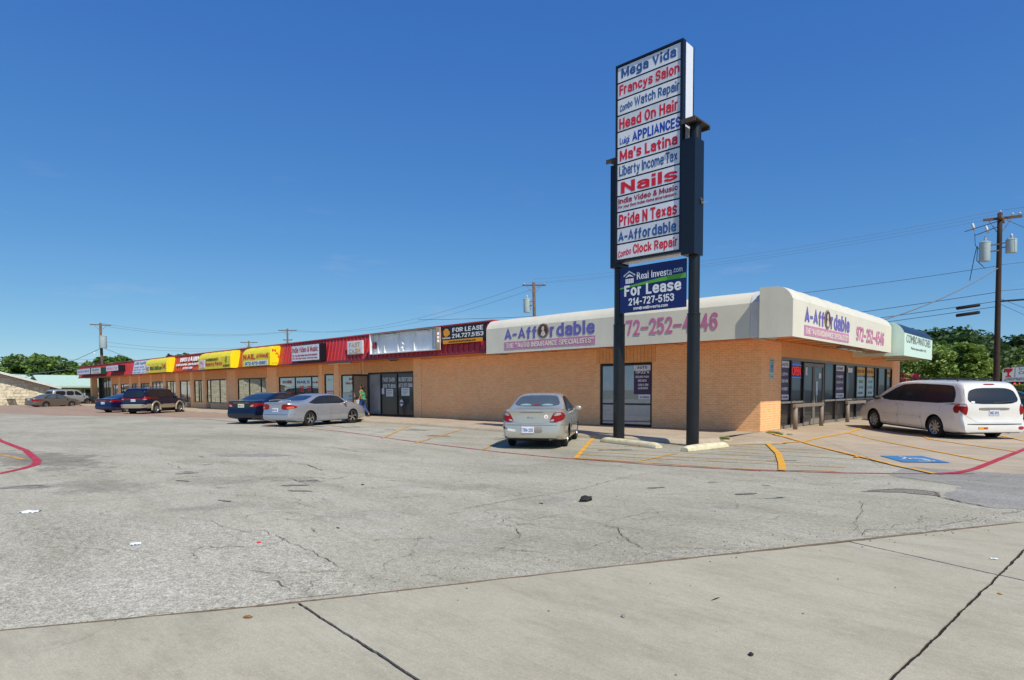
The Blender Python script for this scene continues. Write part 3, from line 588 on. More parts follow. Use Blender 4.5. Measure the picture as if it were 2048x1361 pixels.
# asphalt patches and cracks where the lot shows them
def jag(pts, step=0.06, amp=0.03, closed=True, sd=0.0):
    q = []; n = len(pts)
    for k in range(n if closed else n - 1):
        p, r_ = pts[k], pts[(k + 1) % n]; m = max(1, int(math.hypot(r_[0] - p[0], r_[1] - p[1]) / step))
        for i in range(m):
            x = p[0] + (r_[0] - p[0]) * i / m; y = p[1] + (r_[1] - p[1]) * i / m
            q.append((x + amp * (noise.noise((x * 5, y * 5, sd)) + 0.6 * noise.noise((x * 17, y * 17, sd + 4))), y + amp * (noise.noise((x * 5, y * 5, sd + 9)) + 0.6 * noise.noise((x * 17, y * 17, sd + 14)))))
    if not closed: q.append(pts[-1])
    return q
def sheet(pts, z, m, name='asphalt_patch', amp=0.05, step=0.08):
    q = jag(pts, step, amp); o = MB().add([(x, y, z) for x, y in q], [tuple(range(len(q)))]).build(name, m)
    if o.data.polygons[0].normal.z < 0: o.data.flip_normals()
    lab(o, kind='structure'); return o
sheet([(-4.1, 2.2), (-4.02, 2.45), (-4.45, 2.75), (-5.2, 2.89), (-5.81, 2.92), (-6.48, 3.0), (-6.54, 2.82), (-7.01, 2.77), (-7.42, 2.8), (-7.67, 2.37), (-9.0, 2.2), (-10.2, 1.5), (-12.5, .6), (-20, .2), (-30, -1), (-30, -7), (-9, -7), (-4.93, .6)], 0.0035, MATS['coarse asphalt'], amp=0.09)
ribbon('dirt_edge', [(-9.3, -7.6), (-4.95, .57), (-4.06, 2.09), (-3.03, 4.13), (-1.73, 6.62), (-.56, 8.83)], .05, mat('brown dirt', hx('7d6a52'), .95, var=.4, vscale=12), .0115)
sheet([(-3.02, 4.30), (-2.96, 4.55), (-3.04, 4.94), (-3.0, 5.16), (-2.81, 5.32), (-2.61, 5.45), (-2.32, 5.70), (-2.12, 5.95), (-1.9, 6.35)][::-1] + [(-2.9, 4.12), (-2.0, 6.1)][:1], 0.0035, MATS['coarse asphalt'])
sheet([(-2.58, 12.25), (-1.95, 11.87), (-1.46, 11.59), (-1.52, 10.52), (-1.35, 10.03), (-.95, 9.75), (-.2, 9.9), (2.3, 14.5), (4, 17), (1.0, 15.6), (-1.0, 13.95), (-1.75, 13.75), (-2.58, 13.83)], 0.0035, MATS['grey asphalt patch'])
sheet([(-1.66, 6.96), (-1.74, 7.33), (-1.45, 7.6), (-1.13, 8.27), (-0.95, 8.97), (-0.62, 9.4), (-.5, 9.0)], 0.0035, MATS['coarse asphalt'])
sheet([(-2.45, 10.0), (-2.15, 10.62), (-1.86, 10.78), (-1.62, 10.7), (-1.50, 10.25), (-1.75, 10.35), (-2.0, 10.3)], 0.0075, MATS['dark asphalt stain'], amp=0.10, step=0.05)
sheet([(-12.45, 1.45), (-12.55, 1.8), (-12.4, 2.05), (-12.05, 2.15), (-11.95, 2.05), (-12.2, 1.7)], 0.0035, MATS['dark asphalt stain'], amp=0.06, step=0.05)
sheet([(-15.3, 5.8), (-14.6, 5.85), (-13.6, 6.7), (-13.7, 7.05), (-14.5, 6.75)], 0.0035, MATS['grey asphalt patch'], amp=0.08)
sheet([(-3.45, 8.36), (-3.2, 8.6), (-3.05, 8.85), (-3.1, 8.66)], 0.0035, mat('dark green spill', hx('3d5c60'), 0.8, var=0.4, vscale=20), amp=0.06, step=0.03)
sheet([(-5.0, 13.0), (-4.7, 13.2), (-4.5, 13.6), (-4.8, 13.5)], 0.0035, MATS['dark asphalt stain'], amp=0.09, step=0.05)
M_CRACK = mat('dirt in the cracks', hx('6a645a'), 0.95, var=0.4, vscale=15)
def crack(pts, w=0.012, z=0.0115, m=None):
    q = jag(pts, 0.035, 0.035, False, 3.0); b = MB()
    for i, (x, y) in enumerate(q):
        a, c_ = q[max(0, i - 1)], q[min(len(q) - 1, i + 1)]; d = Vector((c_[0] - a[0], c_[1] - a[1])).normalized()
        ww = 0.7 * w * (0.35 + 1.3 * abs(noise.noise((x * 9, y * 9, 2)))) * min(1, 0.3 + min(i, len(q) - 1 - i) / 6)
        for sg in (-1, 1): b.v.append((x - d.y * ww * sg, y + d.x * ww * sg, z))
        if i: b.f.append((2 * i - 2, 2 * i - 1, 2 * i + 1, 2 * i)[::-1]); b.m.append(0)
    o = b.build('crack', m or M_CRACK); lab(o, kind='structure')
for pts, w in (([(-5.33, 4.64), (-5.04, 4.92), (-4.93, 5.32), (-4.68, 5.28), (-4.65, 5.77), (-4.59, 5.89)], .007), ([(-4.95, 5.17), (-4.63, 5.03), (-4.55, 5.16), (-4.4, 5.11), (-4.17, 5.21), (-3.84, 5.32)], .008),
        ([(-3.99, 5.66), (-3.72, 5.62), (-3.56, 5.44), (-3.4, 5.29), (-3.25, 5.18), (-3.04, 5.02)], .010), ([(-3.99, 5.66), (-3.99, 6.1), (-3.93, 6.56), (-3.62, 7.05)], .006),
        ([(-5.78, 5.03), (-5.76, 5.92), (-5.67, 6.73), (-5.6, 7.61), (-5.75, 8.29), (-5.82, 9.15), (-5.72, 9.83)], .009), ([(-4.52, 2.77), (-5.2, 2.89), (-5.81, 2.92), (-6.48, 3.0), (-6.54, 2.82), (-7.01, 2.77), (-7.42, 2.8), (-7.99, 2.58)], .007),
        ([(-4.45, 2.78), (-4.72, 2.53), (-4.89, 2.32), (-5.09, 2.21), (-5.24, 2.04)], .006), ([(-4.79, 2.21), (-4.64, 2.24), (-4.45, 2.22), (-4.36, 2.21)], .010), ([(-6.36, 3.98), (-6.76, 3.76), (-7.36, 3.58), (-7.45, 3.38), (-7.26, 2.95)], .007),
        ([(-10.1, 3.8), (-10.3, 4.21), (-10.37, 4.89), (-10.12, 5.11), (-9.26, 5.0), (-9.31, 5.37), (-9.51, 5.96)], .016), ([(-11.33, 3.59), (-11.61, 3.95), (-11.51, 4.37)], .014), ([(-12.35, 6.15), (-11.67, 6.31), (-10.61, 6.04), (-10.5, 6.14)], .02),
        ([(-12.28, 1.53), (-12.42, 1.79), (-12.36, 1.97), (-12.07, 2.1)], .03), ([(-2.39, 10.13), (-2.13, 10.56), (-1.86, 10.7), (-1.67, 10.67), (-1.52, 10.23), (-1.35, 10.03), (-1.15, 9.87), (-0.91, 9.71)], .022), ([(-0.87, 9.31), (-0.76, 9.34), (-0.59, 9.7)], .015),
        ([(-2.25, 9.22), (-2.02, 8.35), (-1.93, 7.65), (-1.8, 7.31), (-1.69, 7.09)], .006), ([(-1.93, 7.65), (-1.56, 7.75), (-1.4, 8.13), (-1.44, 8.73)], .005), ([(-1.68, 6.96), (-1.72, 7.33), (-1.45, 7.52), (-1.11, 8.27), (-0.88, 8.97)], .007),
        ([(-6.56, 14.04), (-6.57, 12.58), (-6.56, 11.68), (-7.24, 12.0)], .012), ([(-10.62, 1.32), (-9.92, 2.3), (-9.57, 3.62)], .007), ([(-8.5, 8.6), (-8.0, 9.6), (-7.2, 9.9), (-6.6, 10.4)], .010), ([(-4.3, 9.8), (-3.9, 10.2), (-3.2, 10.3), (-2.6, 10.9)], .010),
        ([(-16, 8.2), (-14.5, 8.7), (-13.2, 8.5), (-12, 9.2)], .018), ([(-3.0, 5.16), (-2.61, 5.45), (-2.32, 5.72), (-2.1, 5.95)], .006), ([(-12.9, 3.4), (-12.3, 4.1), (-12.2, 4.9)], .015)):
    crack(pts, w)
rng = random.Random(41)
def crack_mesh(b, pts, w, z=0.0113):
    q = jag(pts, 0.03, 0.10, False, rng.random() * 20); i0 = len(b.v)
    for i, (x, y) in enumerate(q):
        a, c_ = q[max(0, i - 1)], q[min(len(q) - 1, i + 1)]; d = Vector((c_[0] - a[0], c_[1] - a[1]))
        d = d.normalized() if d.length > 1e-6 else Vector((1, 0)); ww = w * (0.25 + 1.5 * abs(noise.noise((x * 9, y * 9, 2)))) * min(1, 0.2 + min(i, len(q) - 1 - i) / 5)
        for sg in (-1, 1): b.v.append((x - d.y * ww * sg, y + d.x * ww * sg, z))
        if i: b.f.append((i0 + 2 * i - 2, i0 + 2 * i - 1, i0 + 2 * i + 1, i0 + 2 * i)[::-1]); b.m.append(0)
b = MB()
for k in range(70):
    if k < 45: x, y = rng.gauss(-10.6, 2.6), rng.gauss(4.9, 1.5)
    elif k < 58: x, y = rng.gauss(-5.5, 2.2), rng.gauss(4.6, 1.6)
    else: x, y = rng.uniform(-19, -2.4), rng.uniform(3, 13.5)
    if (y - .59) < (x + 4.93) * 1.873 + .4: continue
    a = rng.gauss(.7, .5); pts = [(x, y)]; ds = math.hypot(x, y) / 7
    for j in range(rng.randint(2, 6)): a += rng.gauss(0, .5); l = rng.uniform(.08, .28) * max(1, ds * .8); pts.append((pts[-1][0] + math.cos(a) * l, pts[-1][1] + math.sin(a) * l))
    crack_mesh(b, pts, rng.choice((.003, .004, .007)) * max(1, ds * .5))
o = b.build('cracks', mat('faint dusty crack', hx('817b6f'), 0.95, var=0.35, vscale=15)); lab(o, kind='structure')
for k in range(30):
    x, y = (rng.gauss(-11, 3.0), rng.gauss(4.6, 1.5)) if k < 12 else (rng.uniform(-24, -6), rng.uniform(12.8, 15.2)) if k < 26 else (rng.uniform(-7, -3.4), rng.uniform(5, 10))
    if (y - .59) < (x + 4.93) * 1.873 + .6: continue
    r_ = rng.uniform(.05, .16) * (1 if k < 12 else 2.0 if k < 26 else .7); an = rng.gauss(.7, .4); el = rng.uniform(.15, .5); N_ = 12
    sheet([(x + math.cos(t_) * r_ * math.cos(an) * 1.8 - math.sin(t_) * r_ * el * math.sin(an), y + math.cos(t_) * r_ * math.sin(an) * 1.8 + math.sin(t_) * r_ * el * math.cos(an)) for t_ in [2 * math.pi * i / N_ for i in range(N_)]], 0.0095, MATS['dark asphalt stain'], name='stain', amp=.35 * r_, step=.03)
crack([(-5.95, 19.4), (-5.0, 17.8), (-4.18, 16.2), (-3.31, 14.4), (-2.86, 13.3)], .012, .035); crack([(-4.4, 17.2), (-3.4, 18.6), (-2.0, 19.4)], .008, .022)
# wheelchair symbol
hc0, hcu, hcv = Vector((-3.45, 15.55)), Vector((0.72, 0.50)), Vector((0.66, -1.08))
def hp(a, b_): q = hc0 + hcu * a + hcv * b_; return (q.x, q.y, aprz(q.x, q.y) + 0.0105)
o = MB().add([hp(0, 0), hp(1, 0), hp(1, 1), hp(0, 1)], [(0, 3, 2, 1)]).build('painted_symbol', MATS['blue symbol paint']); lab(o, kind='structure')
def hline(pts, w):
    q = [hp(*p)[:2] for p in pts]; ribbon('painted_symbol', q, w, MATS['white symbol paint'], 0.0145, aprz)
hline([(0.5 + 0.27 * math.cos(R(a)), 0.62 + 0.24 * math.sin(R(a))) for a in range(-150, 120, 20)], 0.06)
hline([(0.42, 0.22), (0.44, 0.52), (0.68, 0.54), (0.80, 0.80)], 0.07); hline([(0.44, 0.36), (0.66, 0.37)], 0.05); hline([(0.38, 0.12), (0.46, 0.12)], 0.09)

# ================================================================== STRIP MALL
CX, CY = -7.86, 20.06
mall = empty('strip_mall', (-48, 28, 0), 'long single storey peach strip mall with red ribbed fascia and painted brick corner', 'shop building')
def mp(name, m, *a, bevel=0.0, parent=mall): return box(name, m, *a, parent=parent, bevel=bevel)
mp('roof', M_ROOF, -89.2, CX - 0.02, CY - 0.9, 42, 4.30, 4.42)
mp('soffit', M_SOFFIT, -89.0, CX + 1.0, 18.95, 21.5, 3.13, 3.19)
mp('rear_wall', M_STUCCO, -80.1, CX - 0.03, 39.2, 39.5, 0, 4.3)
mp('side_wall', M_STUCCO, -80.3, -80.05, CY + 0.1, 39.5, 0, 4.3)
mp('parapet', M_STUCCO, -89.2, CX + 0.6, 19.32, 20.3, 3.2, 4.32)
mp('parapet', M_STUCCO, CX - 0.5, CX + 0.62, 20.31, 39.4, 3.2, 4.32)
# openings of the long front: x0, x1, z0, z1, mullions, kind
ZT = 2.42
OPEN = [(-84.4, -80.3, 0.15, 3.12, [-83.4, -82.4, -81.4], 'G'), (-79.8, -77.7, 0.6, 2.3, [-78.8], 'L'), (-76.7, -73.8, 0.13, 2.3, [-75.9], 'D'),
        (-72.85, -70.9, 0.6, 2.3, [-71.9], 'L'), (-70.0, -67.3, 0.13, 2.3, [-69.2], 'D'), (-66.5, -63.5, 0.55, ZT, [-65.5, -64.5], 'L'),
        (-62.6, -60.25, 0.13, ZT, [-61.6, -61.0], 'G'), (-59.2, -56.7, 0.55, ZT, [-57.6], 'D'), (-55.85, -53.95, 0.60, ZT, [-54.9, -54.5], 'G'),
        (-53.15, -49.3, 0.56, ZT, [-52.45, -50.6], 'D'), (-47.2, -42.5, 0.6, ZT, [-45.3, -43.4], 'G'), (-40.65, -35.4, 0.6, ZT, [-38.44, -36.32], 'G'),
        (-34.7, -33.6, 0.13, 2.5, [], 'G'), (-32.8, -30.75, 0.5, ZT, [], 'G'), (-29.98, -25.84, 0.13, 2.47, [-28.8, -27.3], 'X'), (-14.12, -11.83, 0.13, 2.47, [], 'B')]
# stucco wall between the openings
xs = -80.3; brick_x0 = -25.2
prev = -80.3
MBw = []
for (x0, x1, z0, z1, mul, k) in OPEN[1:-1]:
    mp('wall', M_STUCCO, prev, x0, CY, CY + 0.25, 0.0, 3.2)
    if z0 > 0.2: mp('wall', M_STUCCO, x0, x1, CY + 0.002, CY + 0.25, 0.0, z0)
    prev = x1
mp('wall', M_STUCCO, prev, brick_x0, CY, CY + 0.25, 0.0, 3.2)
mp('column', M_STUCCO, -86.5, -85.9, 19.5, 20.1, 0.0, 3.13)
mp('column', M_DARK, -84.75, -84.4, 19.9, 20.3, 0.0, 3.13)
# pilasters
for x0, x1 in ((-63.3, -62.72), (-60.1, -59.35), (-56.6, -55.98), (-53.85, -53.3), (-48.3, -47.45), (-41.8, -40.85), (-35.2, -34.85), (-33.45, -32.95), (-30.7, -30.62)):
    mp('pilaster', M_STUCCO, x0, x1, CY - 0.05, CY + 0.001, 0.12, 3.125)
# header boards above the openings (grooved)
def shared(name, key, mb_fn, m, parent, loc, world=True, cache={}):
    if key not in cache: cache[key] = mb_fn().mesh(name, m)
    o = bpy.data.objects.new(name, cache[key]); COL.objects.link(o); o.parent = parent
    if parent.type == 'EMPTY': o.matrix_parent_inverse = Matrix.Translation(-Vector(parent.location))
    o.location = loc; return o
nboards = 0
for (x0, x1, z0, z1, mul, k) in OPEN[1:]:
    a, b_ = (x0 - 0.15, x1 + 0.15) if k != 'X' else (x0 - 0.4, x1 + 0.02)
    wd = 0.30 if x0 < -30 else 0.145
    mp('header', M_BOARD, a, b_, CY - 0.004, CY + 0.2, z1 + 0.03, 3.124)
    n = int((b_ - a) / wd)
    w = (b_ - a) / n
    for i in range(n):
        shared('board', ('bd', round(w, 4), round(z1, 3)), lambda: MB().box(0.006, w - 0.006, -0.018, 0, z1 + 0.04, 3.12), M_BOARD, mall, (a + i * w, CY - 0.004, 0)); nboards += 1
# windows
def opening(x0, x1, z0, z1, mul, kind):
    y = CY + 0.06; fw = 0.055 if kind not in 'XB' else 0.07
    fm = M_DARK
    b = MB(); b.box(x0, x0 + fw, y - 0.04, y + 0.06, z0, z1); b.box(x1 - fw, x1, y - 0.04, y + 0.06, z0, z1)
    b.box(x0 + fw, x1 - fw, y - 0.04, y + 0.06, z1 - fw, z1); b.box(x0 + fw, x1 - fw, y - 0.045, y + 0.06, z0, z0 + fw)
    for mx in mul: b.box(mx - fw * 0.45, mx + fw * 0.45, y - 0.038, y + 0.06, z0 + fw, z1 - fw)
    if kind == 'B': b.box(x0 + fw, x1 - fw, y - 0.04, y + 0.06, 0.92, 0.98)
    f = b.build('window', fm, mall)
    edges = [x0] + mul + [x1]
    for i in range(len(edges) - 1):
        gm = M_GLASS
        if kind == 'L' or (kind == 'X' and i == 0): gm = M_GLASSL
        if kind == 'B': gm = M_GLASSB
        if kind == 'X' and i > 0: gm = M_GLASSD
        zz = [(z0, z1)] if kind != 'B' else [(z0, 0.94), (0.96, z1)]
        for za, zb in zz: MB().box(edges[i] + 0.02, edges[i + 1] - 0.02, y + 0.0, y + 0.012, za + 0.02, zb - 0.02).build('pane', gm, f)
    if kind in 'GLB' and z0 > 0.3 or kind == 'D' and z0 > 0.3:
        MB().box(x0 - 0.03, x1 + 0.03, CY - 0.035, CY + 0.02, z0 - 0.05, z0 - 0.004).build('sill', M_STUCCO, f)
    return f
WIN = [opening(*a) for a in OPEN]
mp('side_wall', M_DARK, -84.4, -80.3, CY + 0.16, CY + 0.25, 0.1, 3.12)
# doors with lower part reaching the walk in the D bays
for x0, x1 in ((-57.55, -56.75), (-53.1, -52.5)):
    d = mp('door', M_DARK, x0, x1, CY - 0.004, CY + 0.05, 0.13, 0.62)
    MB().box(x0 + 0.05, x1 - 0.05, CY - 0.012, CY - 0.0045, 0.2, 0.6).build('pane', M_GLASSD, d)
    MB().tube((x0 + 0.09, CY - 0.05, 0.9), (x0 + 0.09, CY - 0.05, 1.25), 0.015).build('handle', M_GREYAL, d)
# open glass door by the woman, swung out
b = MB(); dx, dy = -0.30, -0.86
def dbox(u0, u1, z0, z1, t=0.045):
    return ((-29.93 + dx * u0, CY + dy * u0, z0), (dx * (u1 - u0), dy * (u1 - u0), 0), (t * 0.94, -t * 0.33, 0), (0, 0, z1 - z0))
for a in ((0, 0.08, 0.14, 2.42), (0.92, 1.0, 0.14, 2.42), (0.08, 0.92, 2.32, 2.42), (0.08, 0.92, 0.14, 0.34)): b.obox(*dbox(*a))
od = b.build('door', M_DARK, mall)
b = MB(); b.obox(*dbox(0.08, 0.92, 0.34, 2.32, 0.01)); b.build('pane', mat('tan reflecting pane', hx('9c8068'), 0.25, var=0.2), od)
b = MB(); b.obox(*dbox(0.1, 0.9, 1.08, 1.14, 0.09)); b.build('handle', M_DARK, od)
# inner curtain of the doorway bay and wall behind
mp('wall', M_DARK, -30.62, -29.98, CY + 0.02, CY + 0.25, 0.0, 2.6)
# painted brick: long front
def brick_positions():
    out = []
    ch, bl, jt = 0.0775, 0.215, 0.012
    nz = int((3.12 - 0.13) / ch)
    for r_ in range(nz):
        z = 0.13 + r_ * ch
        x = CX - 0.001; off = 0.5 if r_ % 2 else 1.0
        xx = CX
        k = 0
        while xx > brick_x0 + 0.02:
            l = bl * (off if k == 0 else 1.0); xa = max(xx - l, brick_x0)
            segs = [(xa + jt / 2, xx - jt / 2)]
            # leave the window bay free
            if z + 0.06 < 3.3:
                ns = []
                for s0, s1 in segs:
                    if s1 <= -14.14 or s0 >= -11.81: ns.append((s0, s1))
                    else:
                        if s0 < -14.15: ns.append((s0, -14.145))
                        if s1 > -11.80: ns.append((-11.805, s1))
                segs = ns
            for s0, s1 in segs:
                if s1 - s0 > 0.03: out.append(('f', s0, s1, z, ch - jt))
            xx = xa; k += 1
        yy = CY; k = 0; off = 1.0 if r_ % 2 else 0.5
        while yy < 21.80:
            l = bl * (off if k == 0 else 1.0); ya = min(yy + l, 21.82)
            if ya - yy > 0.04: out.append(('s', yy + (jt / 2 if k else 0.004), ya - jt / 2, z, ch - jt))
            yy = ya; k += 1
        yy = 37.72
        while yy < 39.1:
            ya = min(yy + bl, 39.15); out.append(('s', yy + jt / 2, ya - jt / 2, z, ch - jt)); yy = ya
    return out
B = brick_positions()
def bd(t):
    if t[0] == 'f': return math.hypot((t[1] + t[2]) / 2, CY) + abs(t[3] - 1.0) * 0.3
    return math.hypot(CX, (t[1] + t[2]) / 2) + abs(t[3] - 1.0) * 0.3
B.sort(key=bd)
def brick_box(mb, t):
    j = random.uniform(-0.0015, 0.002)
    if t[0] == 'f': mb.box(t[1], t[2], CY + 0.0 - j, CY + 0.022, t[3], t[3] + t[4])
    else: mb.box(CX - 0.022, CX + 0.001 + j, t[1], t[2], t[3], t[3] + t[4])
for t in B[:300]:
    mb = MB(); brick_box(mb, t); link('brick', mb.mesh('brick', M_BRICK), mall)
mb = MB()
for t in B[300:]: brick_box(mb, t)
o = mb.build('brick_courses', M_BRICK, mall); o['kind'] = 'stuff'
mp('wall', M_MORTAR, brick_x0, -14.12, CY + 0.006, CY + 0.25, 0.0, 3.12)
mp('wall', M_MORTAR, -11.83, CX - 0.009, CY + 0.006, CY + 0.25, 0.0, 3.12)
mp('wall', M_MORTAR, CX - 0.25, CX - 0.009, CY + 0.251, 21.82, 0.0, 3.12)
mp('wall', M_MORTAR, CX - 0.25, CX - 0.009, 37.72, 39.2, 0.0, 3.12)
mp('pilaster', M_STUCCO, -25.82, -25.2, CY - 0.02, CY - 0.001, 0.12, 3.125)
# right shop front (faces +X)
SF = [21.86, 22.86, 24.14, 26.56, 28.0, 29.5, 31.1, 32.74, 34.3, 34.95, 36.6, 37.7]
b = MB(); X0, X1 = CX - 0.12, CX - 0.02
b.box(X0, X1, 21.83, 37.7, 2.50, 2.60)
for a, c_ in ((21.9, 24.1), (26.6, 34.9), (36.6, 37.7)):
    b.box(X0, X1 + 0.004, a, c_, 0.99, 1.06); b.box(X0, X1 + 0.004, a, c_, 0.10, 0.22)
sf = b.build('window', M_GREYAL, mall)
for y in SF: MB().box(X0, X1 + 0.008, y - 0.045, y + 0.045, 0.1, 2.5).build('mullion', M_DARK, sf)
for i in range(len(SF) - 1):
    a, c_ = SF[i], SF[i + 1]
    if i == 2: continue
    MB().box(CX - 0.08, CX - 0.068, a + 0.02, c_ - 0.02, 1.02, 2.52).build('pane', M_GLASSD, sf)
    MB().box(CX - 0.08, CX - 0.068, a + 0.02, c_ - 0.02, 0.12, 0.99).build('pane', M_GLASSD, sf)
for y0, y1 in ((24.19, 25.33), (25.37, 26.51)):
    b = MB(); t0, t1 = CX - 0.10, CX - 0.03
    b.box(t0, t1, y0, y0 + 0.09, 0.14, 2.46); b.box(t0, t1, y1 - 0.09, y1, 0.14, 2.46); b.box(t0, t1, y0 + 0.09, y1 - 0.09, 2.34, 2.46); b.box(t0, t1, y0 + 0.09, y1 - 0.09, 0.14, 0.36)
    d = b.build('door', M_GREYAL, mall)
    MB().box(CX - 0.07, CX - 0.06, y0 + 0.08, y1 - 0.08, 0.35, 2.35).build('pane', M_GLASSD, d)
    yy = y1 - 0.13 if y0 < 25 else y0 + 0.13
    MB().tube((CX + 0.01, yy, 0.95), (CX + 0.01, yy, 1.35), 0.016).build('handle', M_CHROME, d)
mp('header', M_BOARD, CX - 0.2, CX - 0.005, 21.83, 37.71, 2.60, 3.124)
n = 110; w = (37.7 - 21.84) / n
for i in range(n): shared('board', 'rb', lambda: MB().box(-0.005, 0.012, 0.006, w - 0.006, 2.605, 3.12), M_BOARD, mall, (CX, 21.84 + i * w, 0))
mp('rear_wall', M_DARK, CX - 0.3, CX - 0.2, 21.83, 37.7, 0.1, 3.1)
mp('soffit', M_SOFFIT, CX - 0.2, CX + 1.50, 21.52, 39.3, 3.135, 3.185)
mp('kerb', MATS['tan concrete'], CX - 0.2, CX + 0.02, 21.83, 37.7, 0.0, 0.105)

# red fascia, sloped panels
def fascia(x0, x1, m, yb=18.92, yt=19.16, zb=3.14, zt=4.46):
    b = MB(); b.prism([(x0, yb, zb), (x0, yt, zt), (x0, yt + 0.3, zt), (x0, yt + 0.3, zb)], (x1 - x0, 0, 0))
    o = b.build('fascia', m, mall); return o
fascia(-89.0, -63.2, M_RED); fascia(-63.2, -37.9, M_ORRED); fascia(-37.9, -28.42, M_RED); fascia(-28.41, -19.0, M_RED)
b = MB(); b.box(-89.05, -19.0, 19.09, 19.5, 4.462, 4.53); b.build('cap_flashing', M_RED, mall)
b = MB(); b.box(-89.05, -19.0, 18.86, 18.915, 3.10, 3.20); b.build('drip_edge', M_REDDK, mall)
sl_ = (19.16 - 18.92) / (4.46 - 3.14)
def rib_mb():
    b = MB(); ln = 1.25; z0 = 3.20; y0 = 18.92 + (z0 - 3.14) * sl_
    b.prism([(0, y0, z0), (0.05, y0, z0), (0.038, y0 - 0.045, z0), (0.012, y0 - 0.045, z0)][::-1], (0, ln * sl_, ln)); return b
x = -89.0
while x < -68.5: shared('rib', 'rib', rib_mb, M_RED, mall, (x, 0, 0)); x += 0.42
x = -37.75
while x < -19.1:
    shared('rib', 'rib', rib_mb, M_RED, mall, (x, 0, 0)); x += 0.36
x = -56.9
while x < -50.5: shared('rib', 'ribo', rib_mb, M_ORRED, mall, (x, 0, 0)); x += 0.42

# fluorescent fixtures and vents under the soffit
for k, (x, y, ln, lb) in enumerate(((-32.9, 19.3, 2.4, 'long fluorescent tube fixture under the red fascia by the numbered narrow door'), (-27.0, 19.4, 0.7, 'small dark lamp under the soffit above the loan shop'))):
    t = empty('ceiling_light', (x, y, 3.13), lb, 'light fixture')
    box('housing', M_GREYAL, x, x + ln, y - 0.09, y + 0.09, 3.075, 3.129, t)
    box('tube', M_TWHITE if k == 0 else M_DARK, x + 0.05, x + ln - 0.05, y - 0.03, y + 0.03, 3.035, 3.072, t)
t = empty('ceiling_light', (-6.9, 26, 3.13), 'white tube fixture under the awning above the double glass doors', 'light fixture')
box('housing', M_GREYAL, -7.1, -6.94, 25.2, 28.4, 3.02, 3.08, t); box('tube', M_TWHITE, -7.05, -6.99, 25.3, 28.3, 2.97, 3.015, t)

# ================================================================== AWNINGS
def awning(name, label, s0, s1, out0, out1, zb, z1, zt, mapf, m, mtop=None, mend=None, scal=0.03, step=1.15, grp=None, cat='awning', wob=0.003):
    """profile across: front vertical to z1, then a barrel back to zt; s runs along the wall, out is the distance from the wall"""
    r0 = Vector(mapf((s0 + s1) / 2, out1, zb)); t = empty(name, r0, label, cat, grp)
    prof = [(out1, zb), (out1, (zb + z1) / 2), (out1, z1)]
    na = 9; rr_ = zt - z1; s0_, c0_ = math.sin(R(22)), math.cos(R(22))
    prof.append((out1 - 0.012, z1 + 0.004))
    for k in range(1, na - 1):
        a = R(22) + R(68) * k / (na - 2)
        prof.append((out1 - 0.012 - rr_ * 1.15 * (c0_ - math.cos(a)) / c0_, z1 + 0.004 + (rr_ - .03) * (math.sin(a) - s0_) / (1 - s0_)))
    prof.append((out0, zt))
    n = max(2, int(round((s1 - s0) / step))) ; sub = 8; b = MB(); cols = []
    for i in range(n * sub + 1):
        s = s0 + (s1 - s0) * i / (n * sub); ph = (i % sub) / sub
        sag = math.sin(math.pi * ph); row = []
        for k, (o_, z) in enumerate(prof):
            w = 0 if k < 3 else min(1.0, (k - 2) / na)
            wr = wob * noise.noise((s * 2.3, z * 2.0, 1.7))
            row.append(mapf(s, o_ + scal * 0.35 * sag * (1 if k > 2 else 0.15) + wr, z + scal * sag * w))
        cols.append(row)
    L = len(prof)
    for row in cols: b.v += row
    flip = mapf(1, 0, 0)[0] - mapf(0, 0, 0)[0] > 0.5
    for i in range(len(cols) - 1):
        for k in range(L - 1):
            q = (i * L + k, (i + 1) * L + k, (i + 1) * L + k + 1, i * L + k + 1)
            b.f.append(q if flip else q[::-1]); b.m.append(0 if k < 2 or mtop is None else 1)
    b.build('fabric', [m, mtop or m], t, smooth=True, split=28)
    for s, sgn in ((s0, -1), (s1, 1)):
        e = MB(); pts = [mapf(s, o_, z) for o_, z in prof] + [mapf(s, out0, zb)]
        off = Vector(mapf(s + 0.01 * sgn, 0, 0)) - Vector(mapf(s, 0, 0))
        e.prism(pts, off); e.build('end_panel', mend or m, t)
    fr = MB()
    for i in range(n + 1):
        s = s0 + 0.05 + (s1 - s0 - 0.1) * i / n
        fr.tube(mapf(s, out0 + 0.02, zb + 0.02), mapf(s, out1 - 0.03, zb + 0.02), 0.014, n=5)
    fr.tube(mapf(s0 + .05, out1 - 0.03, zb + 0.02), mapf(s1 - .05, out1 - 0.03, zb + 0.02), 0.014, n=5)
    fr.build('frame', M_GREYAL, t)
    return t
fy = lambda s, o_, z: (s, CY - o_, z)
fx = lambda s, o_, z: (CX + o_, s, z)
yl = 'barrel awnings of yellow vinyl over the small shops'
a_nail = awning('awning', 'yellow barrel awning with red NAIL lettering, nearest the red ribbed fascia', -42.4, -38.4, 0.85, 1.66, 3.15, 3.98, 4.42, fy, M_YELLOW, grp=yl)
a_beauty = awning('awning', 'yellow barrel awning reading Khoobsurat Beauty Parlor, middle of the three yellow ones', -50.2, -44.4, 0.85, 1.66, 3.15, 3.98, 4.42, fy, M_YELLOW, grp=yl)
a_herbal = awning('awning', 'yellow barrel awning reading Herbal Homes Care, leftmost of the three yellow ones', -62.7, -57.3, 0.85, 1.66, 3.15, 3.98, 4.42, fy, M_YELLOW, grp=yl)
wd = 1.55
a_left = awning('awning', 'long cream barrel awning over the shaded brick front, purple and pink insurance lettering', -18.82, -7.60, 0.3, wd + 0.02, 3.02, 4.06, 4.46, fy, M_CREAM, scal=0.012, step=3.0)
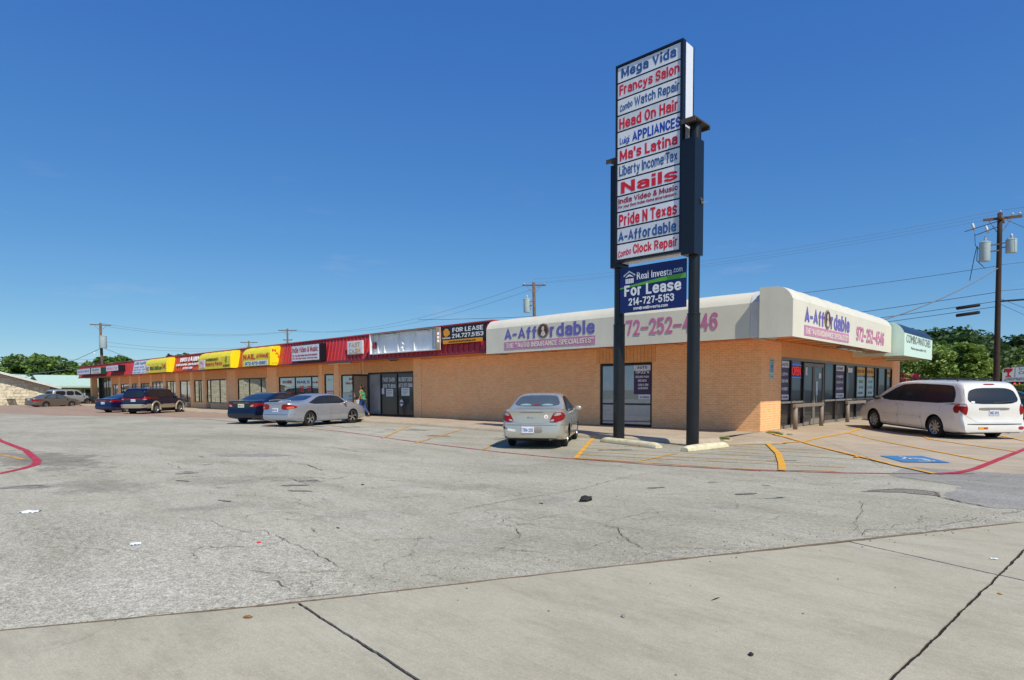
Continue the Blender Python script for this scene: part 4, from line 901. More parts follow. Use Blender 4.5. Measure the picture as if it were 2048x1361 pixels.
a_right = awning('awning', 'sunlit cream barrel awning over the right hand shop front with sagging torn hem', 18.25, 29.75, 0.64, 1.58, 2.98, 4.05, 4.45, fx, M_CREAM, scal=0.02, step=1.2)
a_mint = awning('awning', 'mint and navy barrel awning at the far right end reading Combo-Watches', 29.95, 35.9, 0.1, 2.02, 2.86, 3.80, 4.3, fx, M_MINT, mtop=M_NAVYV, scal=0.012, step=2.5)
# corner filler strip of the cream awning
t = awning('awning', 'narrow flat cream corner piece joining the two cream awnings', -7.57, -7.28, 0.3, wd + 0.035, 3.02, 4.07, 4.47, fy, M_WPAINT, scal=0.0, step=0.3)
b = MB(); b.prism([(-7.26, 18.47, 3.05), (-7.21, 18.47, 3.05), (-7.19, 18.50, 4.44), (-7.26, 18.50, 4.44)], (0, 0.9, 0)); b.build('trim_strip', M_WPAINT, t)
mp('parapet', M_STUCCO, CX - 0.5, CX + 0.9, 19.32, 20.31, 3.2, 4.30)
def pennylogo(y_or_x, c, w, h, axis, parent):
    cx, cz = c; b = MB(); n = 28
    def P(a, bb, d):
        return (cx + a, y_or_x - d, cz + bb) if axis == 'Y' else (y_or_x + d, cx + a, cz + bb)
    for rr, d0, d1, mi in ((1.0, 0.0, 0.010, 0), (0.93, 0.010, 0.013, 1), (0.88, 0.013, 0.016, 0)):
        pts = [P(w / 2 * rr * math.cos(2 * math.pi * k / n), h / 2 * rr * math.sin(2 * math.pi * k / n), d0) for k in range(n)]
        off = Vector(P(0, 0, d1)) - Vector(P(0, 0, d0)); b.prism(pts, off, mi)
    for pts2 in ([(-.10, .62), (.10, .60), (.2, .35), (.15, .1), (.1, 0), (.35, -.25), (.45, -.6), (0, -.8), (-.4, -.6), (-.3, -.2), (-.12, -.05), (-.15, .1), (-.28, .2), (-.2, .45)],):
        pts = [P(w / 2 * a, h / 2 * c_, 0.016) for a, c_ in pts2]; b.prism(pts, Vector(P(0, 0, 0.019)) - Vector(P(0, 0, 0.016)), 1)
    b.build('emblem', [M_TBROWN, mat('cream print', hx('cfc5b4'), 0.5)], parent)
# left cream awning lettering
yl_ = CY - wd - 0.026
tY('A-Aff', -17.76, -16.02, 3.53, 4.03, yl_, M_TPURP, a_left, 0.035)
pennylogo(yl_, (-15.68, 3.79), 0.58, 0.56, 'Y', a_left)
tY('rdable', -15.34, -13.25, 3.53, 4.03, yl_, M_TPURP, a_left, 0.035)
b = MB(); b.box(-17.78, -13.22, yl_ - 0.004, yl_ + 0.02, 3.14, 3.46); b.build('stripe', M_TPINK, a_left)
tY('THE "AUTO INSURANCE SPECIALISTS"', -17.68, -13.30, 3.20, 3.41, yl_ - 0.004, M_CREAM, a_left, 0.015)
tY('972\u2013252\u20134546', -12.22, -8.60, 3.34, 3.88, yl_, M_TPINK2, a_left, 0.022)
# right cream awning lettering
xr = CX + 1.587
tX('A-Aff', 19.2, 20.97, 3.43, 3.92, xr, M_TPURP, a_right, 0.035)
pennylogo(xr, (21.31, 3.68), 0.60, 0.60, 'X', a_right)
tX('rdable', 21.65, 23.72, 3.41, 3.92, xr, M_TPURP, a_right, 0.035)
b = MB(); b.box(xr - 0.02, xr + 0.004, 19.18, 23.65, 3.07, 3.37); b.build('stripe', M_TPINK, a_right)
tX('THE "AUTO INSURANCE SPECIALISTS"', 19.28, 23.55, 3.12, 3.31, xr + 0.004, M_CREAM, a_right, 0.015)
tX('972\u2013252\u20134546', 24.6, 28.5, 3.20, 3.72, xr, M_TPINK2, a_right, 0.022)
xm = CX + 2.026
tX('COMBO-WATCHES', 30.3, 35.4, 3.42, 3.76, xm, M_TGREY, a_mint, 0.0)
tX('Watches repairs available  V.C.R', 31.2, 34.4, 3.14, 3.27, xm, M_TGREY, a_mint, 0.0)
# yellow awning lettering
yy = CY - 1.67
tY('NAIL', -42.25, -40.45, 3.62, 3.98, yy, M_TRED, a_nail, 0.03)
tY('AVENUE', -40.3, -38.6, 3.66, 3.93, yy, M_TRED, a_nail, 0.03, warp=lambda x, y: (x, 0.5 + (y - 0.5) * (0.65 + 0.5 * abs(x - 0.5) * 2)))
b = MB(); b.box(-42.05, -38.75, yy - 0.004, yy + 0.03, 3.20, 3.50); b.build('stripe', M_TWHITE, a_nail)
tY('972-570-5861', -41.95, -38.85, 3.24, 3.46, yy - 0.004, M_TBLUE, a_nail, 0.03)
for ch, (dy, z) in zip('NAIL', ((1.50, 4.02), (1.30, 3.84), (1.13, 3.64), (0.97, 3.46))):
    text(ch, (-38.388, CY - dy, z), (0, 0.24 if ch != 'I' else 0.07, 0), (0, 0, 0.17), (1, 0, 0), M_TRED, a_nail, 0.03)
text('AVENUE', (-38.388, CY - 1.55, 3.24), (0, 0.66, 0), (0, 0, 0.1), (1, 0, 0), M_TGOLD, a_nail, 0.01)
tY('KHOOBSURAT', -48.7, -46.5, 3.74, 3.93, yy, M_TBLACK, a_beauty, 0.01)
tY('Beauty Parlor', -48.8, -45.75, 3.33, 3.66, yy, M_TRED, a_beauty, 0.02)
tY('972.259.8778', -45.65, -44.55, 3.25, 3.40, yy, M_TBLACK, a_beauty, 0.01)
b = MB(); b.box(-49.9, -48.95, yy - 0.004, yy + 0.03, 3.24, 3.86); b.build('portrait_panel', M_WHITE, a_beauty)
b = MB(); b.path([(-49.7, yy - 0.01, 3.3), (-49.75, yy - 0.01, 3.6), (-49.5, yy - 0.01, 3.78), (-49.25, yy - 0.01, 3.6), (-49.35, yy - 0.01, 3.42), (-49.15, yy - 0.01, 3.3)], 0.03, 5); b.build('portrait_print', M_TPINK2, a_beauty)
b = MB(); b.path([(-45.2, yy - 0.005, 3.5), (-45.0, yy - 0.005, 3.62), (-45.3, yy - 0.005, 3.7), (-44.95, yy - 0.005, 3.8), (-45.15, yy - 0.005, 3.93), (-44.9, yy - 0.005, 3.97)], 0.018, 5); b.build('scroll_print', M_TBLACK, a_beauty)
tY('HERBAL HOMES.com', -61.5, -58.4, 3.38, 3.72, yy, mat('dark green print', hx('3c4a1e'), 0.5), a_herbal, 0.02)
tY('CARE', -58.3, -57.4, 3.45, 3.85, yy, mat('rust print', hx('b5551f'), 0.5), a_herbal, 0.02)
b = MB(); b.box(-62.5, -61.6, yy - 0.004, yy + 0.03, 3.26, 3.82); b.build('portrait_panel', M_WHITE, a_herbal)
tY('HC', -62.4, -61.7, 3.35, 3.7, yy - 0.004, M_TDRED, a_herbal, 0.02)

# ================================================================== SIGNS ON THE FASCIA
def boxsign(label, x0, x1, z0, z1, y0, y1, lines, frame=M_SBLACK, face=M_WHITE, grp=None):
    t = empty('shop_sign', ((x0 + x1) / 2, (y0 + y1) / 2, z0), label, 'shop sign', grp)
    box('cabinet', frame, x0, x1, y0, y1, z0, z1, t, bevel=0.02)
    fr = min(0.06, (z1 - z0) * 0.07)
    box('face', face, x0 + fr, x1 - fr, y0 - 0.012, y0 - 0.001, z0 + fr, z1 - fr, t)
    W, H = x1 - x0, z1 - z0
    for s, a, b_, c_, d, m, bo in lines: tY(s, x0 + a * W, x0 + b_ * W, z0 + c_ * H, z0 + d * H, y0 - 0.012, m, t, bo)
    return t
boxsign('white box sign with dark red India Video & Music lettering and deep black sides', -35.75, -32.45, 3.24, 4.25, 18.5, 18.95,
        [('India Video & Music', .05, .95, .52, .86, M_TDRED, .02), ('For Your Best Indian Home Entertainment', .05, .93, .31, .43, M_TDRED, .01), ('DVD - CD\'S Video Transfer To DVD Any Format', .05, .93, .13, .25, M_TDRED, .01)])
t = boxsign('small white panel with gold FAST CASH letters on the red ribs', -30.15, -28.62, 3.47, 4.2, 18.86, 18.93, [('FAST', .16, .84, .54, .88, M_TGOLD, .01), ('CASH', .14, .86, .1, .44, M_TGOLD, .01)], frame=M_WPAINT)
# banner "for lease"
t = empty('lease_banner', (-20.710, 18.8, 3.6), 'black banner FOR LEASE with orange lion head, hung on the red ribs', 'banner')
box('panel', M_SBLACK, -22.110, -19.260, 18.83, 18.87, 3.62, 4.40, t)
box('stripe', M_SORANGE, -22.010, -19.410, 18.815, 18.829, 3.62, 3.79, t)
tY('FOR LEASE', -21.360, -19.360, 4.12, 4.33, 18.829, M_TWHITE, t, 0.02); tY('214.727.5153', -21.390, -19.360, 3.86, 4.06, 18.829, M_TWHITE, t, 0.02)
tY('matt@LionHeadHoldings.com', -21.610, -19.810, 3.655, 3.745, 18.8145, M_TBLACK, t, 0.01)
b = MB(); b.prism([(x, 18.829, z) for x, z in ((-21.960, 4.04), (-21.990, 4.2), (-21.850, 4.32), (-21.690, 4.3), (-21.610, 4.2), (-21.530, 4.17), (-21.570, 4.1), (-21.540, 4.05), (-21.630, 4.0), (-21.710, 3.96), (-21.860, 3.95))][::-1], (0, -0.008, 0)); b.build('lion_emblem', M_SORANGE, t)
tY('LionHead', -22.040, -21.530, 3.85, 3.93, 18.829, M_TWHITE, t, 0.01)
# empty sign cabinet
t = empty('sign_cabinet', (-24.7, 18.7, 3.36), 'empty white sign box without its face, frame and tubes showing, on the red fascia', 'sign box')
x0, x1, z0, z1, y0, y1 = -27.6, -22.24, 3.37, 4.42, 18.60, 18.86
M_WBOX = mat('bright white enamel', hx('eef1f3'), 0.4, var=0.1, dirt=(hx('b8a89a'), 0.25))
b = MB(); b.box(x0, x1, y1 - 0.03, y1, z0, z1); b.build('back_panel', M_WBOX, t)
b = MB(); b.box(x0, x0 + 0.05, y0, y1 - 0.031, z0, z1); b.box(x0 + 0.05, x1 - 0.05, y0, y1 - 0.031, z0, z0 + 0.04); b.build('frame', M_WBOX, t)
b = MB(); b.box(x0 + 0.05, x1 - 0.05, y0, y1 - 0.031, z1 - 0.04, z1); b.box(x1 - 0.05, x1, y0, y1 - 0.031, z0, z1); b.build('frame', M_GREYAL, t)
for x in (-27.1, -26.55, -25.4, -24.1, -22.75): box('rib', M_WBOX, x, x + 0.05, y0 + 0.14, y1 - 0.031, z0 + 0.05, z1 - 0.05, t)
for x in (-26.5, -23.9): box('tube', M_TWHITE, x, x + 0.9, y0 + 0.1, y0 + 0.2, z1 - 0.14, z1 - 0.08, t)
box('ballast', M_REDDK, -27.42, -27.28, 18.66, 18.8, 3.66, 4.0, t)
b = MB(); b.path([(-24.85, 18.7, 3.44), (-24.9, 18.66, 3.6), (-24.8, 18.68, 3.75), (-24.95, 18.7, 3.85)], [0.05, 0.07, 0.05, 0.03], 6); b.build('torn_vinyl', M_TWHITE, t)
b = MB()
for k in range(3): b.box(x1, x1 + 0.006, 18.66, 18.78, 3.72 + k * 0.17, 3.84 + k * 0.17)
b.build('switch_plate', M_TWHITE, t)
# luigi panel and ma's latina lettering
t = empty('shop_sign', (-66, 18.86, 3.15), 'flat pale panel with LUIGI Appliances lettering left of the yellow awnings', 'shop sign')
MB().obox((-68.3, 18.895, 3.16), (5.2, 0, 0), (0, -0.02, 0), (0, 0.235, 1.30)).build('panel', M_WHITE, t)
sy = lambda z: 18.915 + (z - 3.14) * sl_ - 0.045
def slant(s, x0, x1, z0, z1, m, parent, bold=0.02, th=0.008, back=0.0):
    return text(s, (x0, sy(z0) - back, z0), (x1 - x0, 0, 0), (0, sy(z1) - sy(z0), z1 - z0), (0, -1, 0), m, parent, bold, th)
slant('LUIGI Appliances', -68.1, -63.3, 4.02, 4.34, M_TBLUE, t); slant('WASHER  DRYERS   REFRIG.', -68.1, -63.5, 3.74, 3.88, M_TBLUE, t, 0.0)
slant('SERVICIO  REPAIR', -68.1, -63.8, 3.5, 3.64, M_TBLUE, t, 0.0); slant('HEATERS  A/C', -68.1, -64.6, 3.26, 3.38, M_TBLUE, t, 0.0)
t = empty('shop_sign', (-53.7, 18.8, 3.2), 'white raised letters MAS LATINA on the orange red fascia between yellow awnings', 'shop sign')
slant('MA\'S  LATINA', -55.7, -51.7, 3.93, 4.30, M_TWHITE, t, 0.03, 0.05, 0.03); slant('TIENDA MEXICANA - LIBRERIA CRISTIANA', -56.6, -51.3, 3.62, 3.80, M_TWHITE, t, 0.02, 0.02, 0.02); slant('(972) 570-4800', -54.9, -52.9, 3.3, 3.5, M_TWHITE, t, 0.02, 0.02, 0.02)
gs = 'small box signs at the far left of the red fascia'
boxsign('pale box sign with blue letters, leftmost of three on the far red fascia', -87.0, -81.3, 3.45, 4.15, 18.35, 18.95, [('SALDOS & MODAS', .06, .94, .35, .75, M_TPURP, .02)], grp=gs)
boxsign('small white box sign with green sides, middle of three on the far fascia', -80.9, -77.1, 3.42, 4.12, 18.35, 18.95, [('FUN DEPOT', .12, .9, .45, .8, mat('dark green lettering', hx('2c6a50'), 0.5), .02), ('DOLLAR STORE', .2, .85, .15, .32, M_TDRED, .0)], frame=mat('dark green cabinet', hx('173f36'), 0.4), grp=gs)
boxsign('white box sign with pink letters, rightmost of three on the far red fascia', -75.0, -70.8, 3.58, 4.18, 18.35, 18.98, [('UNISEX BEAUTY SHOP', .05, .95, .3, .7, M_TPINK2, .01)], grp=gs)

# ================================================================== WINDOW LETTERING AND POSTERS
YG = CY + 0.055
def wtxt(s, x0, x1, z0, z1, m, w, bo=0.02): return tY(s, x0, x1, z0, z1, YG, m, WIN[w], bo, 0.003)
wtxt('FAST CASH', -28.62, -27.55, 1.98, 2.22, M_TWHITE, 14); wtxt('$100 TO $500', -28.62, -27.45, 1.62, 1.86, M_TWHITE, 14)
wtxt('NO CREDIT CHECK', -27.18, -26.0, 1.98, 2.2, M_TWHITE, 14); wtxt('(972) 257-3888', -27.18, -26.0, 1.66, 1.88, M_TWHITE, 14)
def poster(label, x0, x1, z0, z1, m, lines=(), cat='poster', grp=None):
    t = empty('poster', ((x0 + x1) / 2, YG, z0), label, cat, grp)
    box('sheet', m, x0, x1, YG - 0.006, YG - 0.001, z0, z1, t)
    W, H = x1 - x0, z1 - z0
    for s, a, b_, c_, d, mm in lines: tY(s, x0 + a * W, x0 + b_ * W, z0 + c_ * H, z0 + d * H, YG - 0.006, mm, t, 0.02, 0.003)
    return t
poster('white notice on the loan shop glass under the $100 TO $500 lettering', -28.32, -27.68, 1.18, 1.58, M_PAPER, [('REQUIREMENTS', .15, .85, .7, .85, M_TGREY), ('DRIVER LICENSE', .15, .8, .4, .55, M_TGREY), ('PAY STUB', .15, .6, .15, .3, M_TGREY)])
poster('white notice on the right loan shop pane under the phone number', -26.95, -26.25, 1.22, 1.64, M_PAPER, [('NO CHECKS', .15, .85, .7, .85, M_TGREY), ('OPEN MON-SAT', .15, .8, .4, .55, M_TGREY), ('10 TO 6', .15, .6, .15, .3, M_TGREY)])
poster('small narrow notice at the left edge of the middle loan shop pane', -28.72, -28.5, 1.30, 1.62, M_PAPER)
t = empty('window_sign', (-26.9, YG, 0.6), 'purple and white diamond sign on the lower right loan shop pane', 'window sign')
b = MB(); b.prism([(-26.95, YG - 0.002, 0.63), (-26.73, YG - 0.002, 0.84), (-26.95, YG - 0.002, 1.05), (-27.17, YG - 0.002, 0.84)], (0, -0.008, 0)); b.build('diamond', M_TWHITE, t)
box('band', M_PURPLE, -27.17, -26.73, YG - 0.016, YG - 0.0105, 0.80, 0.88, t)
wtxt('WAXING', -40.2, -38.9, 1.98, 2.22, M_TDRED, 11); wtxt('15', -37.9, -37.3, 1.45, 1.85, M_TRED, 11); wtxt('10', -36.9, -36.4, 1.45, 1.85, M_TRED, 11); wtxt('Facial', -40.4, -39.0, 1.2, 1.5, M_TRED, 11)
wtxt('NAILS', -38.2, -36.6, 1.98, 2.18, M_TBLUE2, 11, 0.02); wtxt('HAIR', -36.2, -35.55, 1.98, 2.1, M_TDRED, 11)
wtxt('3019-B', -34.45, -33.9, 2.1, 2.24, M_TWHITE, 12)
poster('pale poster of red lines on the narrow numbered door', -34.5, -33.75, 1.0, 1.55, mat('pale pink paper', hx('d5c4c8'), 0.6), [('India Video', .1, .9, .75, .9, M_TDRED), ('and Grocery', .1, .8, .5, .62, M_TDRED), ('972-255-1770', .1, .85, .2, .34, M_TDRED)])
poster('large pale aqua poster with red telephone number in the window left of the woman', -32.7, -30.85, 0.55, 1.36, M_CYANP, [('972-255-1770', .36, .95, .7, .88, M_TDRED), ('FOR THE BEST INDIAN', .36, .95, .45, .56, M_TDRED), ('HOME ENTERTAINMENT', .36, .9, .28, .38, M_TDRED), ('CD DVD', .5, .8, .06, .16, M_TDRED)])
wtxt('India', -32.0, -31.5, 2.12, 2.28, M_TRED, 13, 0.02); wtxt('Video & Music', -32.4, -31.0, 1.86, 2.02, M_TRED, 13, 0.02)
# purple column poster in the big window
t = poster('purple poster of Spanish insurance lines at the right edge of the big blue grey window', -12.62, -11.9, 1.32, 2.42, M_PURPLE,
           [('SR22\'s', .1, .9, .70, .81, M_TWHITE), ('SEGURO PARA', .1, .9, .55, .63, M_TWHITE), ('MEXICO', .25, .75, .42, .50, M_TWHITE), ('CON O SIN', .25, .85, .28, .36, M_TWHITE), ('LICENCIA', .25, .85, .17, .25, M_TWHITE)])
box('title', M_WHITE, -12.62, -11.9, YG - 0.009, YG - 0.0065, 2.2, 2.42, t); tY('AUTO', -12.48, -12.05, 2.26, 2.37, YG - 0.009, M_PURPLE, t, 0.03, 0.003)
box('footer', M_WHITE, -12.42, -11.9, YG - 0.009, YG - 0.0065, 1.14, 1.31, t); tY('ordable', -12.35, -11.97, 1.18, 1.26, YG - 0.009, M_TDRED, t, 0.02, 0.003)
# right shop front posters
XG = CX - 0.066
def posterx(label, y0, y1, z0, z1, m, lines=(), grp=None):
    t = empty('poster', (XG, (y0 + y1) / 2, z0), label, 'poster', grp)
    box('sheet', m, XG + 0.001, XG + 0.006, y0, y1, z0, z1, t); W, H = y1 - y0, z1 - z0
    for s, a, b_, c_, d, mm in lines: tX(s, y0 + a * W, y0 + b_ * W, z0 + c_ * H, z0 + d * H, XG + 0.006, mm, t, 0.02, 0.003)
    return t
def purple(label, y0, y1, lines, foot):
    t = posterx(label, y0, y1, 1.12, 2.46, M_PURPLE, [(s, .12, .88, z, z + .09, M_TWHITE) for s, z in lines])
    W = y1 - y0
    box('title', M_WHITE, XG + 0.0065, XG + 0.009, y0, y1, 2.24, 2.46, t); tX(foot[0], y0 + .15 * W, y1 - .15 * W, 2.29, 2.41, XG + 0.009, M_PURPLE, t, 0.03, 0.003)
    box('footer', M_WHITE, XG + 0.0065, XG + 0.009, y0, y1, 1.12, 1.30, t); tX(foot[1], y0 + .12 * W, y1 - .12 * W, 1.17, 1.26, XG + 0.009, M_TDRED, t, 0.02, 0.003)
purple('purple poster AUTO LOW DOWN PAYMENT in the pane beside the brick pier', 21.92, 22.72, [('LOW', .62), ('DOWN', .44), ('PAYMENT', .24)], ('AUTO', 'A-Affordable'))
purple('purple poster HOME PAYMENTS right of the double glass doors', 28.1, 29.3, [('PAYMENTS', .62), ('AS LOW AS', .44), ('$12 A MONTH', .24)], ('HOME', 'A-Affordable'))
for k, (y0, y1, lb) in enumerate(((31.2, 32.6, 'yellow WE BUY GOLD strip, left of two beside each other on the far panes'), (32.85, 34.2, 'yellow WE BUY GOLD strip, right of two beside each other on the far panes'), (36.7, 37.5, 'small yellow strip over the farthest pane by the end pier'))):
    posterx(lb, y0, y1, 2.1, 2.46, M_POSTY, [('WE BUY GOLD', .08, .92, .3, .75, M_TBLACK)], 'yellow poster strips at the top of the far panes')
posterx('pale blue price poster below the left yellow strip', 31.2, 32.6, 1.14, 2.02, M_CYANP, [('GOLD', .3, .8, .7, .85, M_TBLACK), ('14K 18K', .3, .8, .4, .55, M_TBLUE), ('CASH NOW', .2, .8, .1, .25, M_TBLACK)])
posterx('pale blue price poster below the right yellow strip', 32.85, 34.2, 1.14, 2.02, M_CYANP, [('WATCH', .3, .8, .7, .85, M_TBLACK), ('BATTERY', .2, .85, .4, .55, M_TBLUE), ('REPAIR', .25, .8, .1, .25, M_TBLACK)])
for y, z0, z1, y1, lb in ((25.9, 1.9, 2.1, 26.2, 'small lilac notice on the right glass door'), (25.6, 1.25, 1.78, 25.8, 'narrow white leaflet hung on the door edge'), (24.4, 2.0, 2.3, 24.6, 'small white notice high on the left glass door'), (29.8, 2.2, 2.4, 30.5, 'white card at the top of the pane right of the HOME poster')):
    t = empty('notice', (XG + 0.02, y, z0), lb, 'notice'); box('sheet', M_PAPER, XG + 0.015, XG + 0.02, y, y1, z0, z1, t)
t = empty('neon_sign', (XG, 23.4, 1.9), 'red neon OPEN sign with blue border in the window beside the doors', 'neon sign')
NE = emis('red neon', (1.0, 0.03, 0.03), 0.35)
b = MB(); b.box(XG + 0.001, XG + 0.004, 22.95, 23.95, 1.92, 2.36); b.build('backing', M_SBLACK, t)
tX('OPEN', 23.02, 23.88, 1.98, 2.30, XG + 0.004, NE, t, -0.01, 0.01)
b = MB(); bl_ = 0.014; b.box(XG + 0.004, XG + 0.018, 22.95, 23.95, 1.90, 1.90 + bl_ * 2); b.box(XG + 0.004, XG + 0.018, 22.95, 23.95, 2.34, 2.34 + bl_ * 2); b.build('border', emis('blue neon', (0.05, 0.15, 1.0), 0.5), t)
# accessible placard on the brick pier
t = empty('parking_sign', (CX, 20.95, 1.83), 'green, white and blue accessible parking plate on the sunlit brick pier', 'sign')
box('plate', M_CYANP, CX + 0.003, CX + 0.010, 20.76, 21.14, 2.02, 2.5, t)
box('blue_square', mat('accessible blue', hx('1c5fb4'), 0.4), CX + 0.0105, CX + 0.013, 20.84, 21.06, 2.06, 2.3, t)
tX('RESERVED', 20.79, 21.11, 2.4, 2.46, CX + 0.010, mat('sign green', hx('24694a'), 0.4), t, 0.01, 0.002); tX('PARKING', 20.8, 21.1, 2.325, 2.38, CX + 0.010, MATS['sign green'], t, 0.01, 0.002)
b = MB(); xx_ = CX + 0.0145
b.path([(xx_, 20.93, 2.26), (xx_, 20.93, 2.17), (xx_, 20.99, 2.17), (xx_, 21.01, 2.10)], 0.008, 5)
b.path([(xx_, 20.93 + 0.05 * math.cos(R(a)), 2.13 + 0.05 * math.sin(R(a))) for a in range(100, 370, 30)], 0.006, 5); b.build('symbol', M_TWHITE, t)
box('tow_plate', M_CYANP, CX + 0.003, CX + 0.010, 20.76, 21.14, 1.83, 1.99, t); tX('VAN', 20.86, 21.04, 1.88, 1.94, CX + 0.010, MATS['sign green'], t, 0.01, 0.002)

# ================================================================== PYLON SIGN
py = empty('pylon_sign', (-9.02, 15.24, 0), 'tall two legged black pylon sign with stacked white tenant panels and blue lease board', 'pylon sign')
PX = ((-10.20, 15.45), (-7.76, 15.25))
for k, (x, y) in enumerate(PX):
    b = MB(); zsw = 3.35 if k == 0 else 3.45
    b.lathe([(0.165, 0), (0.165, zsw), (0.172, zsw), (0.172, zsw + 0.04), (0.146, zsw + 0.05), (0.146, 8.0 if k == 0 else 8.35)], (x, y, 0), n=28)
    b.build('pole', M_BLACK, py, smooth=True, split=40)
    zt = 8.0 if k == 0 else 8.35
    c = MB(); c.box(x - 0.19 if k == 0 else x - 0.2, x + 0.20, y - 0.42, y + 0.42, zt, zt + 0.035); c.box(x - 0.19, x + 0.2, y - 0.42, y - 0.39, zt - 0.08, zt); c.box(x - 0.19, x + 0.2, y + 0.39, y + 0.42, zt - 0.08, zt)
    c.build('cap_plate', mat('rusty brown steel', hx('4a3f36'), 0.7, var=0.3), py)
x0, x1, yf, yb, z0, z1 = -10.04, -8.0, 14.98, 15.55, 5.08, 10.50
box('cabinet', M_WHITE, x0 + 0.06, x1 + 0.0, yf + 0.10, yb, z0 + 0.02, z1 - 0.02, py)
b = MB(); b.box(x0, x0 + 0.05, yf, yf + 0.16, z0, z1); b.box(x1 - 0.06, x1 + 0.012, yf, yf + 0.16, z0, z1); b.box(x0 + 0.05, x1 - 0.06, yf, yf + 0.16, z1 - 0.05, z1); b.box(x0 + 0.05, x1 - 0.06, yf, yf + 0.16, z0, z0 + 0.06)
b.box(x1 - 0.03, x1 + 0.006, yb + 0.001, yb + 0.05, z0, z1); b.box(x0, x0 + 0.05, yb + 0.001, yb + 0.05, z0, z1)
b.build('frame', M_SBLACK, py)
box('side_box', M_NAVY, -8.0 + 0.02, -7.60, 14.93, 15.42, 4.98, 7.92, py, bevel=0.01)
b = MB(); b.box(-10.35, -10.045, 15.2, 15.7, 5.0, 7.9); b.build('side_box', M_SBLACK, py)
FACES = [mat('sign face cool', hx('e0e4ec'), 0.35, var=0.10, vscale=2.5), mat('sign face grey', hx('d6dae2'), 0.38, var=0.14, vscale=3.0, dirt=(hx('aeb0b0'), 0.5)), mat('sign face milky', hx('e4e5e8'), 0.35, var=0.08, vscale=2.0, dirt=(hx('bdb9ab'), 0.4))]
n = 12; ph = (z1 - z0 - 0.11) / n
TEN = [('Mega Vida', M_TBLUE, (.06, .93, .14, .86), .035), ('Francys Salon', M_TRED, (.03, .98, .12, .86), .03), None, ('Head On Hair', M_TRED, (.03, .96, .16, .82), .03), None,
       ('Ma\'s Latina', M_TRED, (.04, .96, .18, .84), .035), ('Liberty Income Tax', M_TBLUE, (.03, .96, .10, .88), .018), ('Nails', M_TRED, (.06, .96, .14, .86), .03), None,
       ('Pride N Texas', M_TRED, (.03, .96, .12, .86), .035), ('A-Affordable', M_TBLUE, (.02, .95, .14, .84), .03), None]
xa, xb = x0 + 0.055, x1 - 0.065; PW = xb - xa
for i in range(n):
    zt = z1 - 0.05 - i * ph; zb = zt - ph
    p = box('tenant_panel', FACES[(i * 7 + i // 3) % 3], xa, xb, yf + 0.03, yf + 0.06, zb + 0.025, zt - 0.018, py)
    H = zt - zb
    def tt(s, a, b_, c_, d, m, bo, p=p, H=H, zb=zb, rise=0.0): tY(s, xa + a * PW, xa + b_ * PW, zb + c_ * H, zb + d * H, yf + 0.03, m, p, bo, 0.006, rise)
    if TEN[i]: s, m, (a, b_, c_, d), bo = TEN[i]; tt(s, a, b_, c_, d, m, bo)
    elif i == 2: tt('Combo', .04, .25, .20, .62, M_TBLUE, .01, rise=0.06); tt('Watch Repair', .28, .98, .14, .84, M_TBLUE, .02)
    elif i == 4: tt('Luigi', .04, .2, .12, .62, M_TBLUE2, .01); tt('APPLIANCES', .25, 1.0, .16, .80, M_TBLUE2, .03)
    elif i == 8: tt('India Video & Music', .02, .97, .50, .86, M_TDRED, .03); tt('For your Best Indian Home entertainment.', .02, .96, .20, .42, M_TDRED, .01)
    elif i == 11: tt('Combo', .02, .24, .16, .56, M_TRED, .01, rise=0.06); tt('Clock Repair', .27, .97, .14, .84, M_TRED, .025)
b = MB()
for i in range(1, n): b.box(xa, xb, yf + 0.035, yf + 0.09, z1 - 0.05 - i * ph - 0.017, z1 - 0.05 - i * ph + 0.024)
b.build('divider', M_SBLACK, py)
# lease board between the legs
lb = box('lease_board', M_SBLUE, -9.93, -7.90, 15.08, 15.12, 3.66, 4.92, py)
def lt(s, a, b_, c_, d, m, bo): tY(s, -9.93 + a * 2.03, -9.93 + b_ * 2.03, 3.66 + c_ * 1.26, 3.66 + d * 1.26, 15.08, m, lb, bo, 0.006)
lt('Real Investa', .27, .80, .70, .86, M_TWHITE, 0.0); lt('.com', .81, .95, .74, .82, M_TWHITE, 0.0)
lt('For Lease', .07, .93, .36, .60, M_TWHITE, .03); lt('214-727-5153', .14, .83, .15, .32, M_TWHITE, .022); lt('mm@realinvesta.com', .22, .74, .04, .115, M_TWHITE, .02)
b = MB(); pts = []
for k in range(13): u = k / 12; pts.append((u, 0.545 + 0.10 * math.sin(u * math.pi / 2) ** 1.0 + 0.0 * u))
up = [(-9.93 + u * 2.03, 15.079, 3.66 + (v + 0.015 + 0.045 * u) * 1.26) for u, v in pts]; dn = [(-9.93 + u * 2.03, 15.079, 3.66 + (v - 0.015 - 0.03 * u) * 1.26) for u, v in pts]
for k in range(12): b.prism([dn[k], dn[k + 1], up[k + 1], up[k]], (0, -0.004, 0))
b.build('green_stripe', M_SGREEN, lb)
b = MB(); zz = 15.079
def ip(a, c_): return (-9.93 + a * 2.03, zz, 3.66 + c_ * 1.26)
b.prism([ip(.06, .80), ip(.06, .83), ip(.15, .92), ip(.24, .83), ip(.24, .80), ip(.15, .885)][::-1], (0, -0.005, 0)); b.prism([ip(.08, .77), ip(.15, .85), ip(.22, .77), ip(.15, .80)][::-1], (0, -0.005, 0))
for k in range(5): b.prism([ip(.09 + k * .027, .64), ip(.108 + k * .027, .64), ip(.108 + k * .027, .745), ip(.09 + k * .027, .745)], (0, -0.005, 0))
b.build('temple_logo', M_TWHITE, lb)
